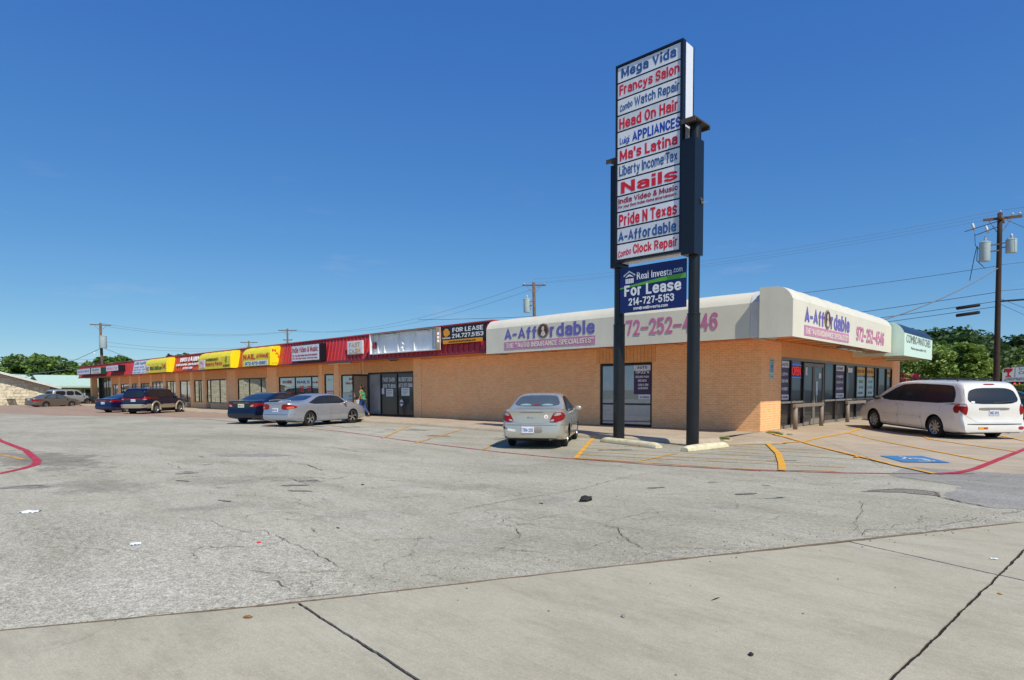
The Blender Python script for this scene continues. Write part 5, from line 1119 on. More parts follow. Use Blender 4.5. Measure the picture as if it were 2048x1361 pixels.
# bird nest of wire tied on the side box
b = MB()
for k in range(14):
    a = Vector((-7.6, 15.3, 6.35)); b.tube(a, a + Vector((random.uniform(0.0, .16), random.uniform(-.12, .12), random.uniform(-.1, .1))), 0.008, n=4)
b.build('wire_knot', mat('pale twine', hx('9c917e'), 0.9), py)

# wheel stops
def wheel_stop(label, p, q):
    p, q = Vector((*p, 0)), Vector((*q, 0)); d = (q - p); L = d.length; d.normalize(); nn = Vector((-d.y, d.x, 0)); b = MB()
    prof = [(-0.125, 0.01), (-0.12, 0.07), (-0.085, 0.125), (-0.03, 0.145), (0.03, 0.145), (0.085, 0.125), (0.12, 0.07), (0.125, 0.01)]; N = 22; k = len(prof)
    for i in range(N + 1):
        s = L * i / N; e = 1 - 0.35 * max(0, 1 - min(i, N - i) / 1.2)
        for (o_, z) in prof:
            j = 0.010 * noise.noise((s * 5, o_ * 14, z * 11 + L * 9)); v = p + d * s + nn * (o_ * (0.86 + 0.14 * e) + j); b.v.append((v.x, v.y, (z * e + j) if z > 0.02 else 0.008))
    for i in range(N):
        for a in range(k - 1): b.f.append((i * k + a, (i + 1) * k + a, (i + 1) * k + a + 1, i * k + a + 1)[::-1]); b.m.append(0)
    b.f.append(tuple(range(k))); b.m.append(0); b.f.append(tuple(range(N * k, N * k + k))[::-1]); b.m.append(0)
    o = b.build('wheel_stop', M_STOPY, None, smooth=True, split=40); lab(o, label, 'wheel stop', 'cream wheel stops under the pylon sign')
wheel_stop('cream concrete wheel stop in front of the left pylon leg', (-10.28, 14.78), (-8.05, 14.02))
wheel_stop('cream concrete wheel stop beside the right pylon leg, grey bare patch on top', (-7.18, 13.7), (-6.98, 15.5))
# pipe guard rails by the doors
for k, (ya, yb_, lb_) in enumerate(((21.9, 24.9, 'grey pipe guard rail in front of the window left of the double doors'), (28.0, 30.7, 'grey pipe guard rail in front of the window right of the double doors'))):
    gx_ = CX + 0.42; t = empty('guard_rail', (gx_, (ya + yb_) / 2, 0.1), lb_, 'guard rail', 'grey guard rails along the shop front')
    for y in (ya + 0.12, yb_ - 0.12): MB().tube((gx_, y, 0.06), (gx_, y, 0.86), 0.075, n=16).build('post', mat('grey brown rail paint', hx('86796c'), 0.6, var=0.2), t, smooth=True)
    MB().box(gx_ - 0.06, gx_ + 0.06, ya, yb_, 0.86, 0.98).build('rail', MATS['grey brown rail paint'], t, bevel=0.015)

# ================================================================== CARS
def interp(keys, x):
    if x <= keys[0][0]: return keys[0][1]
    for k in range(len(keys) - 1):
        (x0, v0), (x1, v1) = keys[k], keys[k + 1]
        if x <= x1:
            t = (x - x0) / (x1 - x0)
            m0 = (v1 - keys[k - 1][1]) / (x1 - keys[k - 1][0]) if k > 0 else (v1 - v0) / (x1 - x0)
            m1 = (keys[k + 2][1] - v0) / (keys[k + 2][0] - x0) if k + 2 < len(keys) else (v1 - v0) / (x1 - x0)
            sl = (v1 - v0) / (x1 - x0)
            if sl == 0: m0 = m1 = 0
            else:
                m0 = max(0, min(3, m0 / sl)) * sl; m1 = max(0, min(3, m1 / sl)) * sl
            h = x1 - x0
            return (2 * t ** 3 - 3 * t ** 2 + 1) * v0 + (t ** 3 - 2 * t ** 2 + t) * h * m0 + (-2 * t ** 3 + 3 * t ** 2) * v1 + (t ** 3 - t ** 2) * h * m1
    return keys[-1][1]
def chaikin(p, n=2):
    for _ in range(n):
        q = []
        for i in range(len(p)):
            a, b = p[i], p[(i + 1) % len(p)]
            q += [(a[0] * .82 + b[0] * .18, a[1] * .82 + b[1] * .18), (a[0] * .18 + b[0] * .82, a[1] * .18 + b[1] * .82)]
        p = q
    return p
def car_body(sp):
    L = sp['L']; W = sp['W'] / 2; N = 84; x0, x1 = -L / 2, L / 2
    wk = sp.get('plan', [(x0, 0.80), (x0 + .12, 0.90), (x0 + .35, .965), (x0 + .9, .995), (0, 1.0), (x1 - 1.1, .99), (x1 - .5, .95), (x1 - .18, .86), (x1, .70)])
    rings = []; xs = []
    for i in range(N + 1):
        u = i / N; xs.append(x0 + L * (u + 0.035 * math.sin(2 * math.pi * u) * -1))
    for x in xs:
        hw = W * interp(wk, x); bt = interp(sp['bot'], x); be = interp(sp['belt'], x); tp = interp(sp['top'], x); rw = interp(sp['roof'], x) * W
        cr = min(0.05, max(0.006, (tp - be) * 0.25)); te = tp - cr; h = be - bt
        P = [(0, bt), (.45 * hw, bt), (.84 * hw, bt), (.93 * hw, bt + .02), (.975 * hw, bt + .08), (.99 * hw, bt + .3 * h), (hw, bt + .5 * h), (hw * .998, bt + .68 * h), (hw * .985, bt + .84 * h), (hw * .965, be - .035), (hw * .94, be - .005)]
        rr = min(rw, hw * .93)
        for f in (.04, .25, .5, .75, .93):
            bulge = 0.02 * math.sin(math.pi * f) * min(1, (te - be) / .3)
            P.append((hw * .925 * (1 - f) + rr * f + bulge, be + .004 + (te - be) * f))
        P += [(rr * .955, te + cr * .38), (rr * .86, te + cr * .66), (rr * .6, te + cr * .88), (rr * .3, te + cr * .97), (0, tp)]
        rings.append([(x, y, z) for y, z in P])
    n = len(rings[0]); b = MB(); m = 2 * n - 2
    def warp(p):
        x, y, z = p
        er = max(0, min(1, (x0 + .45 - x) / .45)); er = er * er * (3 - 2 * er); ef = max(0, min(1, (x - x1 + .6) / .6)); ef = ef * ef * (3 - 2 * ef)
        yy = min(1, abs(y) / W)
        x += -er * (sp.get('bowr', .07) * (1 - yy * yy)) - er * interp(sp['rearprof'], z) + ef * (sp.get('bowf', .16) * (1 - yy * yy)) + ef * interp(sp['frontprof'], z)
        return (x, y, z)
    full = []
    for rg in rings:
        full.append(rg + [(x, -y, z) for x, y, z in rg[-2:0:-1]])
    for rg in full: b.v += [warp(p) for p in rg]
    for i in range(N):
        for k in range(m): b.f.append((i * m + k, (i + 1) * m + k, (i + 1) * m + (k + 1) % m, i * m + (k + 1) % m)); b.m.append(0)
    K = 10
    for rg, flip in ((rings[0], True), (rings[-1], False)):
        base = len(b.v)
        for (x, y, z) in rg:
            for k in range(K + 1): b.v.append(warp((x, y * (1 - 2 * k / K), z)))
        for j in range(n - 1):
            for k in range(K):
                q = (base + j * (K + 1) + k, base + j * (K + 1) + k + 1, base + (j + 1) * (K + 1) + k + 1, base + (j + 1) * (K + 1) + k)
                b.f.append(q if flip else q[::-1]); b.m.append(0)
    return b
def make_car(name, label, cat, sp, pos, heading, scale=1.0):
    root = empty(name, pos, label, cat, None, R(heading)); L = sp['L']; W = sp['W'] / 2; r = sp['wr']; track = sp.get('track', W - 0.11)
    paint = sp['paint']; xr, xf = sp['axle_r'], sp['axle_f']
    me = car_body(sp).mesh('body', [paint, M_PLASTIC], True)
    bm = bmesh.new(); bm.from_mesh(me); bmesh.ops.remove_doubles(bm, verts=bm.verts, dist=1e-4); bmesh.ops.recalc_face_normals(bm, faces=bm.faces); bm.to_mesh(me); bm.free()
    tmp = bpy.data.objects.new('tmp', me); COL.objects.link(tmp); cutters = []
    for xa in (xr, xf):
        for s in (-1, 1):
            c = MB(); ra = r + sp.get('arch', 0.055)
            c.lathe([(0, 0), (ra, 0), (ra, .45), (0, .45)], (xa, s * (W + .1), r), (0, -s, 0), 40, 0)
            cm = c.mesh('cut', M_PLASTIC); bm = bmesh.new(); bm.from_mesh(cm); bmesh.ops.remove_doubles(bm, verts=bm.verts, dist=1e-4); bmesh.ops.recalc_face_normals(bm, faces=bm.faces); bm.to_mesh(cm); bm.free()
            co = bpy.data.objects.new('cut', cm); COL.objects.link(co); cutters.append(co)
            md = tmp.modifiers.new('b', 'BOOLEAN'); md.operation = 'DIFFERENCE'; md.object = co; md.solver = 'EXACT'
            try: md.material_mode = 'TRANSFER'
            except Exception: pass
    dg = bpy.context.evaluated_depsgraph_get(); dg.update()
    bme = bpy.data.meshes.new_from_object(tmp.evaluated_get(dg)); bme.name = 'body'
    for c in cutters: bpy.data.objects.remove(c)
    bpy.data.objects.remove(tmp)
    bme.set_sharp_from_angle(angle=R(42))
    body = link('body', bme, root, False)
    bvh = BVHTree.FromPolygons([v.co.copy() for v in bme.vertices], [tuple(p.vertices) for p in bme.polygons])
    ax = {'L': (Vector((0, -1, 0)), lambda u, v: Vector((u, 4, v))), 'R': (Vector((0, 1, 0)), lambda u, v: Vector((u, -4, v))),
          'B': (Vector((1, 0, 0)), lambda u, v: Vector((-8, u, v))), 'F': (Vector((-1, 0, 0)), lambda u, v: Vector((8, u, v))), 'T': (Vector((0, 0, -1)), lambda u, v: Vector((u, v, 5)))}
    def patch(nm, poly, side, off, m, rim=None, parent=root, rnd=2, nu=14, nv=8, lbl=None):
        d, of = ax[side]; p = chaikin(poly, rnd) if rnd else poly
        us = [q[0] for q in p]; u0, u1 = min(us), max(us); b = MB(); top = []; last = None
        for i in range(nu + 1):
            u = u0 + (u1 - u0) * (0.5 - 0.5 * math.cos(math.pi * (0.004 + 0.992 * i / nu))); vs = []
            for k in range(len(p)):
                (a, c), (e, g) = p[k], p[(k + 1) % len(p)]
                if (a - u) * (e - u) <= 0 and a != e: vs.append(c + (g - c) * (u - a) / (e - a))
            if not vs: continue
            lo, hi = min(vs), max(vs)
            for j in range(nv + 1):
                v = lo + (hi - lo) * j / nv; hit, nn, _, _ = bvh.ray_cast(of(u, v), d)
                if hit is None: hit = last[0] if last else of(u, v); nn = last[1] if last else -d
                last = (hit, nn)
                if nn.dot(d) > 0: nn = -nn
                top.append((hit - d * off * 0.5 + nn * off * 0.5, hit + d * 0.01))
        cols = len(top) // (nv + 1); b.v = [tuple(t[0]) for t in top] + [tuple(t[1]) for t in top]; T = len(top)
        flip = side in ('R', 'B') or side == 'T'
        for i in range(cols - 1):
            for j in range(nv):
                q = (i * (nv + 1) + j, (i + 1) * (nv + 1) + j, (i + 1) * (nv + 1) + j + 1, i * (nv + 1) + j + 1)
                b.f.append(q); b.m.append(0)
        loop = [i * (nv + 1) for i in range(cols)] + [(cols - 1) * (nv + 1) + j for j in range(1, nv + 1)] + [i * (nv + 1) + nv for i in range(cols - 2, -1, -1)] + [j for j in range(nv - 1, 0, -1)]
        for k in range(len(loop)): a, c = loop[k], loop[(k + 1) % len(loop)]; b.f.append((a, T + a, T + c, c)); b.m.append(1)
        me2 = b.mesh(nm, [m, rim or M_PLASTIC], False)
        bm = bmesh.new(); bm.from_mesh(me2); bmesh.ops.recalc_face_normals(bm, faces=bm.faces)
        # open shell: orient outward
        f0 = bm.faces[:] and bm.faces[0]
        bm.faces.ensure_lookup_table(); fc = bm.faces[(cols // 2) * nv]
        if fc.normal.dot(d) > 0: bmesh.ops.reverse_faces(bm, faces=bm.faces)
        for f in bm.faces: f.smooth = f.material_index == 0
        bm.to_mesh(me2); bm.free(); me2.set_sharp_from_angle(angle=R(50))
        o = link(nm, me2, parent, False)
        if lbl: o['label'] = lbl
        return o
    sp['_patch'] = patch
    for s in 'LR':
        for k, (poly) in enumerate(sp['doors']): patch('door', poly, s, 0.005, paint, rnd=1, nu=20, nv=14)
        if 'cladding' in sp:
            for poly in sp['cladding']: patch('cladding', poly, s, 0.022, sp['cladmat'], sp['cladmat'], rnd=1, nu=24, nv=4)
        if 'strip' in sp:
            for poly in sp['strip']: patch('trim_strip', poly, s, 0.018, sp.get('stripmat', paint), M_PLASTIC, rnd=0, nu=16, nv=2)
        for poly in sp['side_surround']: patch('window_surround', poly, s, 0.007, M_PLASTIC, rnd=1, nu=30, nv=8)
        for gi, poly in enumerate(sp['side_glass']): patch('window', poly, s, 0.012, sp.get('sideglass', M_CARGLASS), rnd=2, nu=18, nv=8)
        for (hx_, hz) in sp['handles']:
            sg = 1 if s == 'L' else -1; hit, nn, _, _ = bvh.ray_cast(ax[s][1](hx_, hz), ax[s][0])
            if hit is not None: MB().box(hx_ - .09, hx_ + .09, hit.y - .012, hit.y + .012 + .012 * sg if sg > 0 else hit.y + .012, hz - .015, hz + .015).build('handle', sp.get('handlemat', paint), root, False, bevel=.006); 
        # mirror
        sg = 1 if s == 'L' else -1; mx, mz = sp['mirror']; hit, nn, _, _ = bvh.ray_cast(ax[s][1](mx, mz), ax[s][0])
        if hit is not None:
            b = MB(); cy = hit.y + sg * 0.13
            prof = [(0.0, .07), (.045, .062), (.07, .03), (.075, 0), (.07, -.035), (.05, -.05), (0, -.055)]
            b.lathe([(rr, h_) for rr, h_ in prof[::-1]], (0, 0, 0), (1, 0, 0), 14)
            b.v = [(mx + v[0], cy + v[1] * 1.35, mz + .03 + v[2] * .95) for v in b.v]
            b.add([(mx - .03, hit.y - sg * .02, mz - .02), (mx + .03, hit.y - sg * .02, mz - .02), (mx + .02, cy, mz + .0), (mx - .02, cy, mz + .0), (mx - .03, hit.y - sg * .02, mz + .03), (mx + .03, hit.y - sg * .02, mz + .03), (mx + .02, cy, mz + .03), (mx - .02, cy, mz + .03)], [(0, 1, 2, 3), (4, 5, 6, 7), (0, 1, 5, 4), (2, 3, 7, 6), (1, 2, 6, 5), (0, 3, 7, 4)])
            b.build('mirror', sp.get('mirrormat', paint), root, False, smooth=True, split=60)
    patch('rear_window', sp['rear_win'], 'B', 0.010, sp.get('rearglass', M_CARGLASS), rnd=2, nu=20, nv=10)
    patch('windshield', sp['front_win'], 'F', 0.010, M_CARGLASS, rnd=2, nu=20, nv=10)
    for poly in sp['trunk']: patch('trunk_lid', poly, 'B', 0.005, paint, rnd=1, nu=24, nv=12)
    for sgn in (-1, 1):
        for k, (poly, m) in enumerate(sp['tail']):
            pl = [(sgn * u, v) for u, v in poly]
            if k == 0: tl = patch('tail_lamp', pl, 'B', 0.016, m, m, rnd=2, nu=14, nv=8)
            else: patch('lens', pl, 'B', 0.022 + .002 * k, m, m, parent=tl, rnd=1, nu=8, nv=5)
        for (poly, m) in sp.get('tailside', []): patch('tail_lamp', poly, 'L' if sgn > 0 else 'R', 0.014, m, m, rnd=2, nu=10, nv=6)
        pl = [(sgn * u, v) for u, v in sp['head']]; patch('headlamp', pl, 'F', 0.014, M_CLEAR, M_PLASTIC, rnd=2, nu=12, nv=6)
    for nm, poly, side, off, m in sp.get('extra', []): patch(nm, poly, side, off, m, rnd=1, nu=16, nv=4)
    # licence plate
    if sp.get('plate'):
        s, pz = sp['plate']; hit, nn, _, _ = bvh.ray_cast(Vector((-8, 0, pz)), Vector((1, 0, 0))); px = hit.x
        yo = sp.get('platey', 0)
        pl = MB().box(px - .020, px + .02, yo - .155, yo + .155, pz - .078, pz + .078).build('licence_plate', sp.get('platemat', M_WHITE), root, False)
        text(s, (px - .020, yo + .135, pz - .05), (0, -.27, 0), (0, 0, .09), (-1, 0, 0), M_TBLUE, pl, .015, .004, world=False)
    # undercarriage and exhaust
    MB().box(-L / 2 + .5, L / 2 - .7, -W + .28, W - .28, .17, .34).build('underbody', M_PLASTIC, root, False)
    MB().tube((-L / 2 + .02, -W * .55, .25), (-L / 2 + .5, -W * .55, .25), .028).build('exhaust_pipe', M_GREYAL, root, False)
    for ya in (xr, xf): MB().tube((ya, -track, r), (ya, track, r), .04, n=8).build('axle', M_PLASTIC, root, False)
    # wheels
    tw = sp.get('tw', .20)
    for xa, steer in ((xr, 0), (xf, sp.get('steer', 0))):
        for s in (-1, 1):
            M = Matrix.Translation((xa, s * (track - 0.02), r)) @ Matrix.Rotation(R(steer), 4, 'Z') @ Matrix.Rotation(0 if s > 0 else math.pi, 4, 'Z')
            def tf(b): b.v = [tuple(M @ Vector(v)) for v in b.v]; return b
            rr = sp['rim']
            hub = MB(); hub.lathe([(0, -.02), (rr * .93, -.02), (rr * .93, .0), (0, .0)], (0, 0, 0), (0, 1, 0), 28); w = tf(hub).build('wheel', M_PLASTIC, root, False)
            ty = MB(); ty.lathe([(rr * .97, -tw / 2), (rr + .02, -tw / 2), (r - .018, -tw / 2 + .015), (r, -tw / 2 + .04), (r, tw / 2 - .04), (r - .018, tw / 2 - .015), (rr + .02, tw / 2), (rr * .97, tw / 2 - .01)], (0, 0, 0), (0, 1, 0), 40)
            tf(ty).build('tyre', M_TYRE, w, False, smooth=True, split=35)
            ri = MB(); yo = tw / 2 - .02; ri.lathe([(rr * .98, -.05), (rr * .99, yo), (rr * .96, yo + .006), (rr * .88, yo - .02), (rr * .86, -.03)], (0, 0, 0), (0, 1, 0), 36)
            ri.lathe([(0, yo - .012), (rr * .16, yo - .014), (rr * .22, yo - .03), (rr * .24, -.01)], (0, 0, 0), (0, 1, 0), 16)
            ns = sp.get('spokes', 5); sw = sp.get('spokew', .28)
            for k in range(ns):
                a = 2 * math.pi * k / ns + .2; c, d_ = math.cos(a), math.sin(a)
                def q(rad, t, y): return (rad * c - t * d_, y, rad * d_ + t * c)
                wi, wo = rr * sw * .75, rr * sw
                ri.add([q(rr * .12, -wi / 2, yo - .018), q(rr * .12, wi / 2, yo - .018), q(rr * .93, wo / 2, yo - .018), q(rr * .93, -wo / 2, yo - .018), q(rr * .12, -wi / 2, yo - .05), q(rr * .12, wi / 2, yo - .05), q(rr * .93, wo / 2, yo - .05), q(rr * .93, -wo / 2, yo - .05)],
                       [(0, 1, 2, 3), (4, 7, 6, 5), (0, 4, 5, 1), (2, 6, 7, 3), (1, 5, 6, 2), (0, 3, 7, 4)])
            bm_ = tf(ri); o = bm_.build('rim', sp.get('rimmat', M_RIM), w, False, smooth=True, split=30)
    if 'rack' in sp:
        xa, xb, yy, zz = sp['rack']; b = MB()
        for s in (-1, 1): b.path([(xa, s * yy, zz - .06), (xa + .08, s * yy, zz), ((xa + xb) / 2, s * yy, zz + .01), (xb - .08, s * yy, zz), (xb, s * yy, zz - .06)], .018, 6)
        for x in (xa + .35, xb - .35): b.box(x - .025, x + .025, -yy, yy, zz - .01, zz + .012)
        b.build('roof_rack', M_PLASTIC, root, False)
    return root, bvh, patch
def pcol(name, c, metal=0.35, rough=0.32, coat=0.8): return mat(name, hx(c), rough, metal, 0.05, 3.0, coat=coat)
def sedan(L, W, H, paint, wr, ar, af, **k):
    """generic four door saloon; k overrides"""
    h = L / 2; d = k.pop('deck', 1.0); b0 = k.pop('beltz', .92)
    c_r, c_f = k.pop('glassr', -h + .62), k.pop('glassf', h - 1.05); r0, r1 = k.pop('roofr', -h + 1.45), k.pop('rooff', h - 2.0)
    sp = dict(L=L, W=W, paint=paint, wr=wr, axle_r=ar, axle_f=af, rim=wr * .66,
              bot=[(-h, .30), (-h + .25, .24), (-h + .7, .19), (h - .8, .19), (h - .2, .22), (h, .28)],
              top=[(-h, d - .035), (-h + .10, d - .008), (c_r - .12, d + .01), (c_r + .02, d + .04), (r0 - .22, H - .09), (r0 + .12, H - .02), ((r0 + r1) / 2, H), (r1 - .05, H - .03), (r1 + .2, H - .10), (c_f - .02, d + .0), (c_f + .15, d - .04), (h - .45, d - .15), (h - .12, d - .25), (h, d - .33)],
              belt=[(-h, d - .07), (-h + .3, d - .055), (c_r, b0 + .03), (0, b0), (c_f, b0 - .02), (h - .5, d - .21), (h, d - .36)],
              roof=[(-h, .80), (c_r, .84), (r0 - .1, .70), (r0 + .3, .66), (r1, .66), (r1 + .3, .72), (c_f, .86), (h, .70)],
              rearprof=[(.15, .02), (.26, .05), (.42, .085), (.56, .08), (.60, .045), (.75, .02), (d - .12, .015), (d - .04, .03), (d + .2, -.1)],
              frontprof=[(.15, -.02), (.3, .05), (.45, .07), (.55, .04), (.7, -.02), (.9, -.1)],
              doors=[[(ar + .50, .27), (ar + .38, .62), (ar + .52, b0 - .035), (-.12 + k.get('bp', 0), b0 - .035), (-.12 + k.get('bp', 0), .24), (ar + .75, .24)],
                     [(-.095 + k.get('bp', 0), .24), (-.095 + k.get('bp', 0), b0 - .035), (af - .62, b0 - .045), (af - .47, .60), (af - .55, .24)]],
              side_surround=[[(c_r + .10, b0 + .012), (r0 - .08, H - .125), (r0 + .35, H - .085), (r1 - .1, H - .09), (r1 + .2, H - .16), (c_f - .28, b0 + .02)]],
              side_glass=[[(c_r + .32, b0 + .035), (r0 + .06, H - .14), (r0 + .30, H - .115), (-.15 + k.get('bp', 0), H - .11), (-.15 + k.get('bp', 0), b0 + .035)],
                          [(-.07 + k.get('bp', 0), b0 + .035), (-.07 + k.get('bp', 0), H - .115), (r1 - .12, H - .12), (r1 + .12, H - .18), (c_f - .42, b0 + .04)]],
              handles=[(ar + .62, b0 - .12), (.10 + k.get('bp', 0), b0 - .12)], mirror=(c_f - .45, b0 + .03),
              rear_win=[(-.60, d + .065), (-.50, H - .10), (-.3, H - .085), (.3, H - .085), (.50, H - .10), (.60, d + .065)],
              front_win=[(-.66, d + .03), (-.54, H - .11), (.54, H - .11), (.66, d + .03)],
              trunk=[[(-.62, d - .055), (.62, d - .055), (.60, .62), (.45, .585), (-.45, .585), (-.60, .62)]],
              tail=[([(.52, .66), (.50, .84), (.60, .86), (.84, .83), (.84, .70), (.7, .655)], M_TAIL)], head=[(.42, .52), (.42, .60), (.78, .66), (.80, .56)])
    sp.update(k); return sp
P_BEIGE = pcol('silver beige paint', 'b9b8ac', .45, .30); P_SILV = pcol('silver blue paint', 'a3a9b3', .5, .28); P_NAVY = pcol('dark navy paint', '0e1228', .2, .2)
P_BLUE = pcol('deep blue paint', '121a44', .3, .25); P_GRAY = pcol('dusty taupe grey paint', '6a645e', .4, .4); P_SUV = pcol('midnight blue paint', '0d1233', .2, .2)
P_TAN = pcol('champagne cladding paint', 'a79e8c', .3, .4); P_WHITE = pcol('white van paint', 'dedcd6', 0.0, .3); P_GREEN = pcol('dark green paint', '11302b', .3, .22); P_SILV2 = pcol('plain silver paint', 'a7abad', .45, .35)

# silver beige saloon parked alone before the brick wall
sp = sedan(4.22, 1.68, 1.42, P_BEIGE, .285, -1.13, 1.28, deck=1.02, beltz=.91, plate=('TRN-205', .50), platey=.08, tw=.18, spokes=8, rearglass=M_CARGLASSL,
           tail=[([(.44, .70), (.56, .93), (.74, .95), (.80, .86), (.79, .75), (.62, .69)], M_TAIL), ([(.56, .84), (.60, .92), (.73, .925), (.72, .87)], M_CLEAR), ([(.47, .71), (.50, .76), (.58, .77), (.56, .71)], M_CLEAR)],
           trunk=[[(-.66, .965), (.66, .965), (.52, .80), (.44, .66), (-.44, .66), (-.52, .80)]],
           rear_win=[(-.64, 1.07), (-.50, 1.335), (-.3, 1.35), (.3, 1.35), (.50, 1.335), (.64, 1.07)],
           strip=[[(-.65, .50), (-.65, .56), (-.14, .56), (-.14, .50)], [(-.08, .50), (-.08, .56), (.72, .56), (.72, .50)]], stripmat=P_BEIGE,
           extra=[('lid_edge', [(-.30, .935), (.30, .935), (.30, .945), (-.30, .945)], 'B', .008, M_PLASTIC), ('plate_recess', [(-.28, .42), (-.28, .58), (.12, .58), (.12, .42)], 'B', .004, M_GREYAL),
                  ('bumper_crease', [(-.78, .615), (.78, .615), (.78, .622), (-.78, .622)], 'B', .006, M_PLASTIC)])
rio, bvh, patch = make_car('parked_car', 'silver beige saloon with dented rear bumper, parked nose in before the brick wall', 'car', sp, (-11.46, 13.57, 0), 121.4)
# scuffs and stickers
patch('scuff', [(.62, .52), (.66, .57), (.80, .565), (.78, .535), (.70, .51)], 'B', .004, M_PLASTIC, rnd=1, nu=8, nv=3)
patch('scuff', [(.40, .44), (.38, .50), (.60, .535), (.62, .47)], 'B', .004, M_WPAINT, rnd=1, nu=8, nv=3)
b = MB(); b.prism([(-2.215, .18, .42), (-2.235, .25, .43), (-2.24, .24, .60), (-2.21, .19, .62)], (.03, 0, 0)); b.build('torn_bumper_skin', P_BEIGE, rio, False)
patch('sticker', [(-.37 + .055 * math.cos(a * .7), .83 + .055 * math.sin(a * .7)) for a in range(9)], 'B', .007, M_TWHITE, rnd=1, nu=8, nv=4)
patch('sticker', [(-.35, .80), (-.37, .85), (-.395, .83), (-.38, .80)], 'B', .009, M_TRED, rnd=1, nu=5, nv=3)
def rear_text(root, bvh, s, y0, y1, z0, z1, m):
    hit = bvh.ray_cast(Vector((-8, (y0 + y1) / 2, (z0 + z1) / 2)), Vector((1, 0, 0)))[0]
    text(s, (hit.x - .006, y0, z0), (0, y1 - y0, 0), (0, 0, z1 - z0), (-1, 0, 0), m, root, .0, .006, name='badge', world=False)
rear_text(rio, bvh, 'Rio', .10, -.06, .785, .83, M_CHROME)
for y in (-.29, .29): patch('speaker_cover', [(y - .17, 1.085), (y - .12, 1.12), (y, 1.135), (y + .12, 1.12), (y + .17, 1.085)], 'B', .014, mat('pale speaker cover', hx('7fa0a6'), .5), rnd=2, nu=10, nv=3)
patch('stop_lamp', [(-.09, 1.085), (-.06, 1.115), (.06, 1.115), (.09, 1.085)], 'B', .014, M_TAIL, rnd=1, nu=6, nv=3)

# silver blue saloon with chrome wheels
sp = sedan(4.72, 1.79, 1.39, P_SILV, .315, -1.36, 1.34, deck=1.04, beltz=.93, plate=('RBW-81K', .71), tw=.22, spokes=5, spokew=.34, rimmat=M_CHROME, steer=-16, sideglass=M_CARGLASS,
           glassr=-1.62, roofr=-.62, rooff=.45, glassf=1.22, bp=-.05,
           tail=[([(.34, .78), (.36, .92), (.50, .955), (.74, .94), (.85, .87), (.84, .78), (.62, .73), (.42, .73)], M_TAIL), ([(.62, .75), (.60, .84), (.82, .86), (.82, .78)], M_AMBER)],
           trunk=[[(-.62, .98), (.62, .98), (.48, .72), (.40, .665), (-.40, .665), (-.48, .72)]],
           strip=[[(-.98, .50), (-.98, .535), (1.0, .535), (1.0, .50)]], stripmat=P_SILV, rear_win=[(-.66, 1.09), (-.52, 1.28), (-.3, 1.30), (.3, 1.30), (.52, 1.28), (.66, 1.09)],
           extra=[('plate_recess', [(-.28, .70), (-.24, .86), (.24, .86), (.28, .70)], 'B', .004, M_GREYAL), ('bumper_crease', [(-.84, .52), (.84, .52), (.84, .53), (-.84, .53)], 'B', .006, M_PLASTIC)])
al, bvh, patch = make_car('parked_car', 'silver saloon with chrome wheels and rear spoiler, front wheels turned towards the walk', 'car', sp, (-25.55, 14.43, 0), 107)
b = MB(); b.path([(-2.16, -.64, 1.03), (-2.20, -.60, 1.10), (-2.24, -.3, 1.125), (-2.25, 0, 1.13), (-2.24, .3, 1.125), (-2.20, .60, 1.10), (-2.16, .64, 1.03)], .022, 6); b.v = [(x * 1.0 - (0.0), y, z) for x, y, z in b.v]; b.build('spoiler', P_SILV, al, False, smooth=True)
patch('fuel_door', [(-1.62, .80), (-1.62, .93), (-1.49, .93), (-1.49, .80)], 'R', .004, P_SILV, rnd=2, nu=8, nv=5)

# dark navy saloon behind it
sp = sedan(4.86, 1.82, 1.45, P_NAVY, .335, -1.38, 1.40, deck=1.08, beltz=.96, plate=('PNR-K72', .84), tw=.22, spokes=7, glassr=-1.75, roofr=-.75, rooff=.45, glassf=1.25, bp=-.05, platemat=mat('pale yellow white plate', hx('dcdcc0'), .4),
           tail=[([(.42, .78), (.50, .93), (.62, .945), (.88, .97), (.88, .86), (.72, .79)], M_TAIL), ([(.46, .79), (.53, .88), (.66, .885), (.60, .80)], M_CLEAR)],
           trunk=[[(-.66, 1.03), (.66, 1.03), (.50, .78), (.42, .66), (-.42, .66), (-.50, .78)]], extra=[('chrome_bar', [(-.42, .955), (.42, .955), (.42, .975), (-.42, .975)], 'B', .016, M_CHROME)],
           rear_win=[(-.68, 1.13), (-.54, 1.34), (-.3, 1.36), (.3, 1.36), (.54, 1.34), (.68, 1.13)])
make_car('parked_car', 'dark navy saloon with slanted red lamps beside the silver saloon', 'car', sp, (-29.44, 14.33, 0), 119)
# deep blue coupe like saloon
sp = sedan(4.80, 1.80, 1.44, P_BLUE, .32, -1.36, 1.42, deck=1.06, beltz=.95, plate=('DVT-993', .74), tw=.2, spokes=6, glassr=-1.85, roofr=-.7, rooff=.45, glassf=1.3,
           tail=[([(.60, .80), (.62, .93), (.80, .97), (.88, .93), (.86, .80)], M_TAIL), ([(.60, .82), (.62, .90), (.72, .90), (.70, .82)], M_CLEAR)], extra=[('chrome_bar', [(-.32, .90), (.32, .90), (.32, .915), (-.32, .915)], 'B', .016, M_CHROME)])
make_car('parked_car', 'deep blue saloon half hidden behind the two tone four wheel drive', 'car', sp, (-53.0, 14.6, -.05), 118)
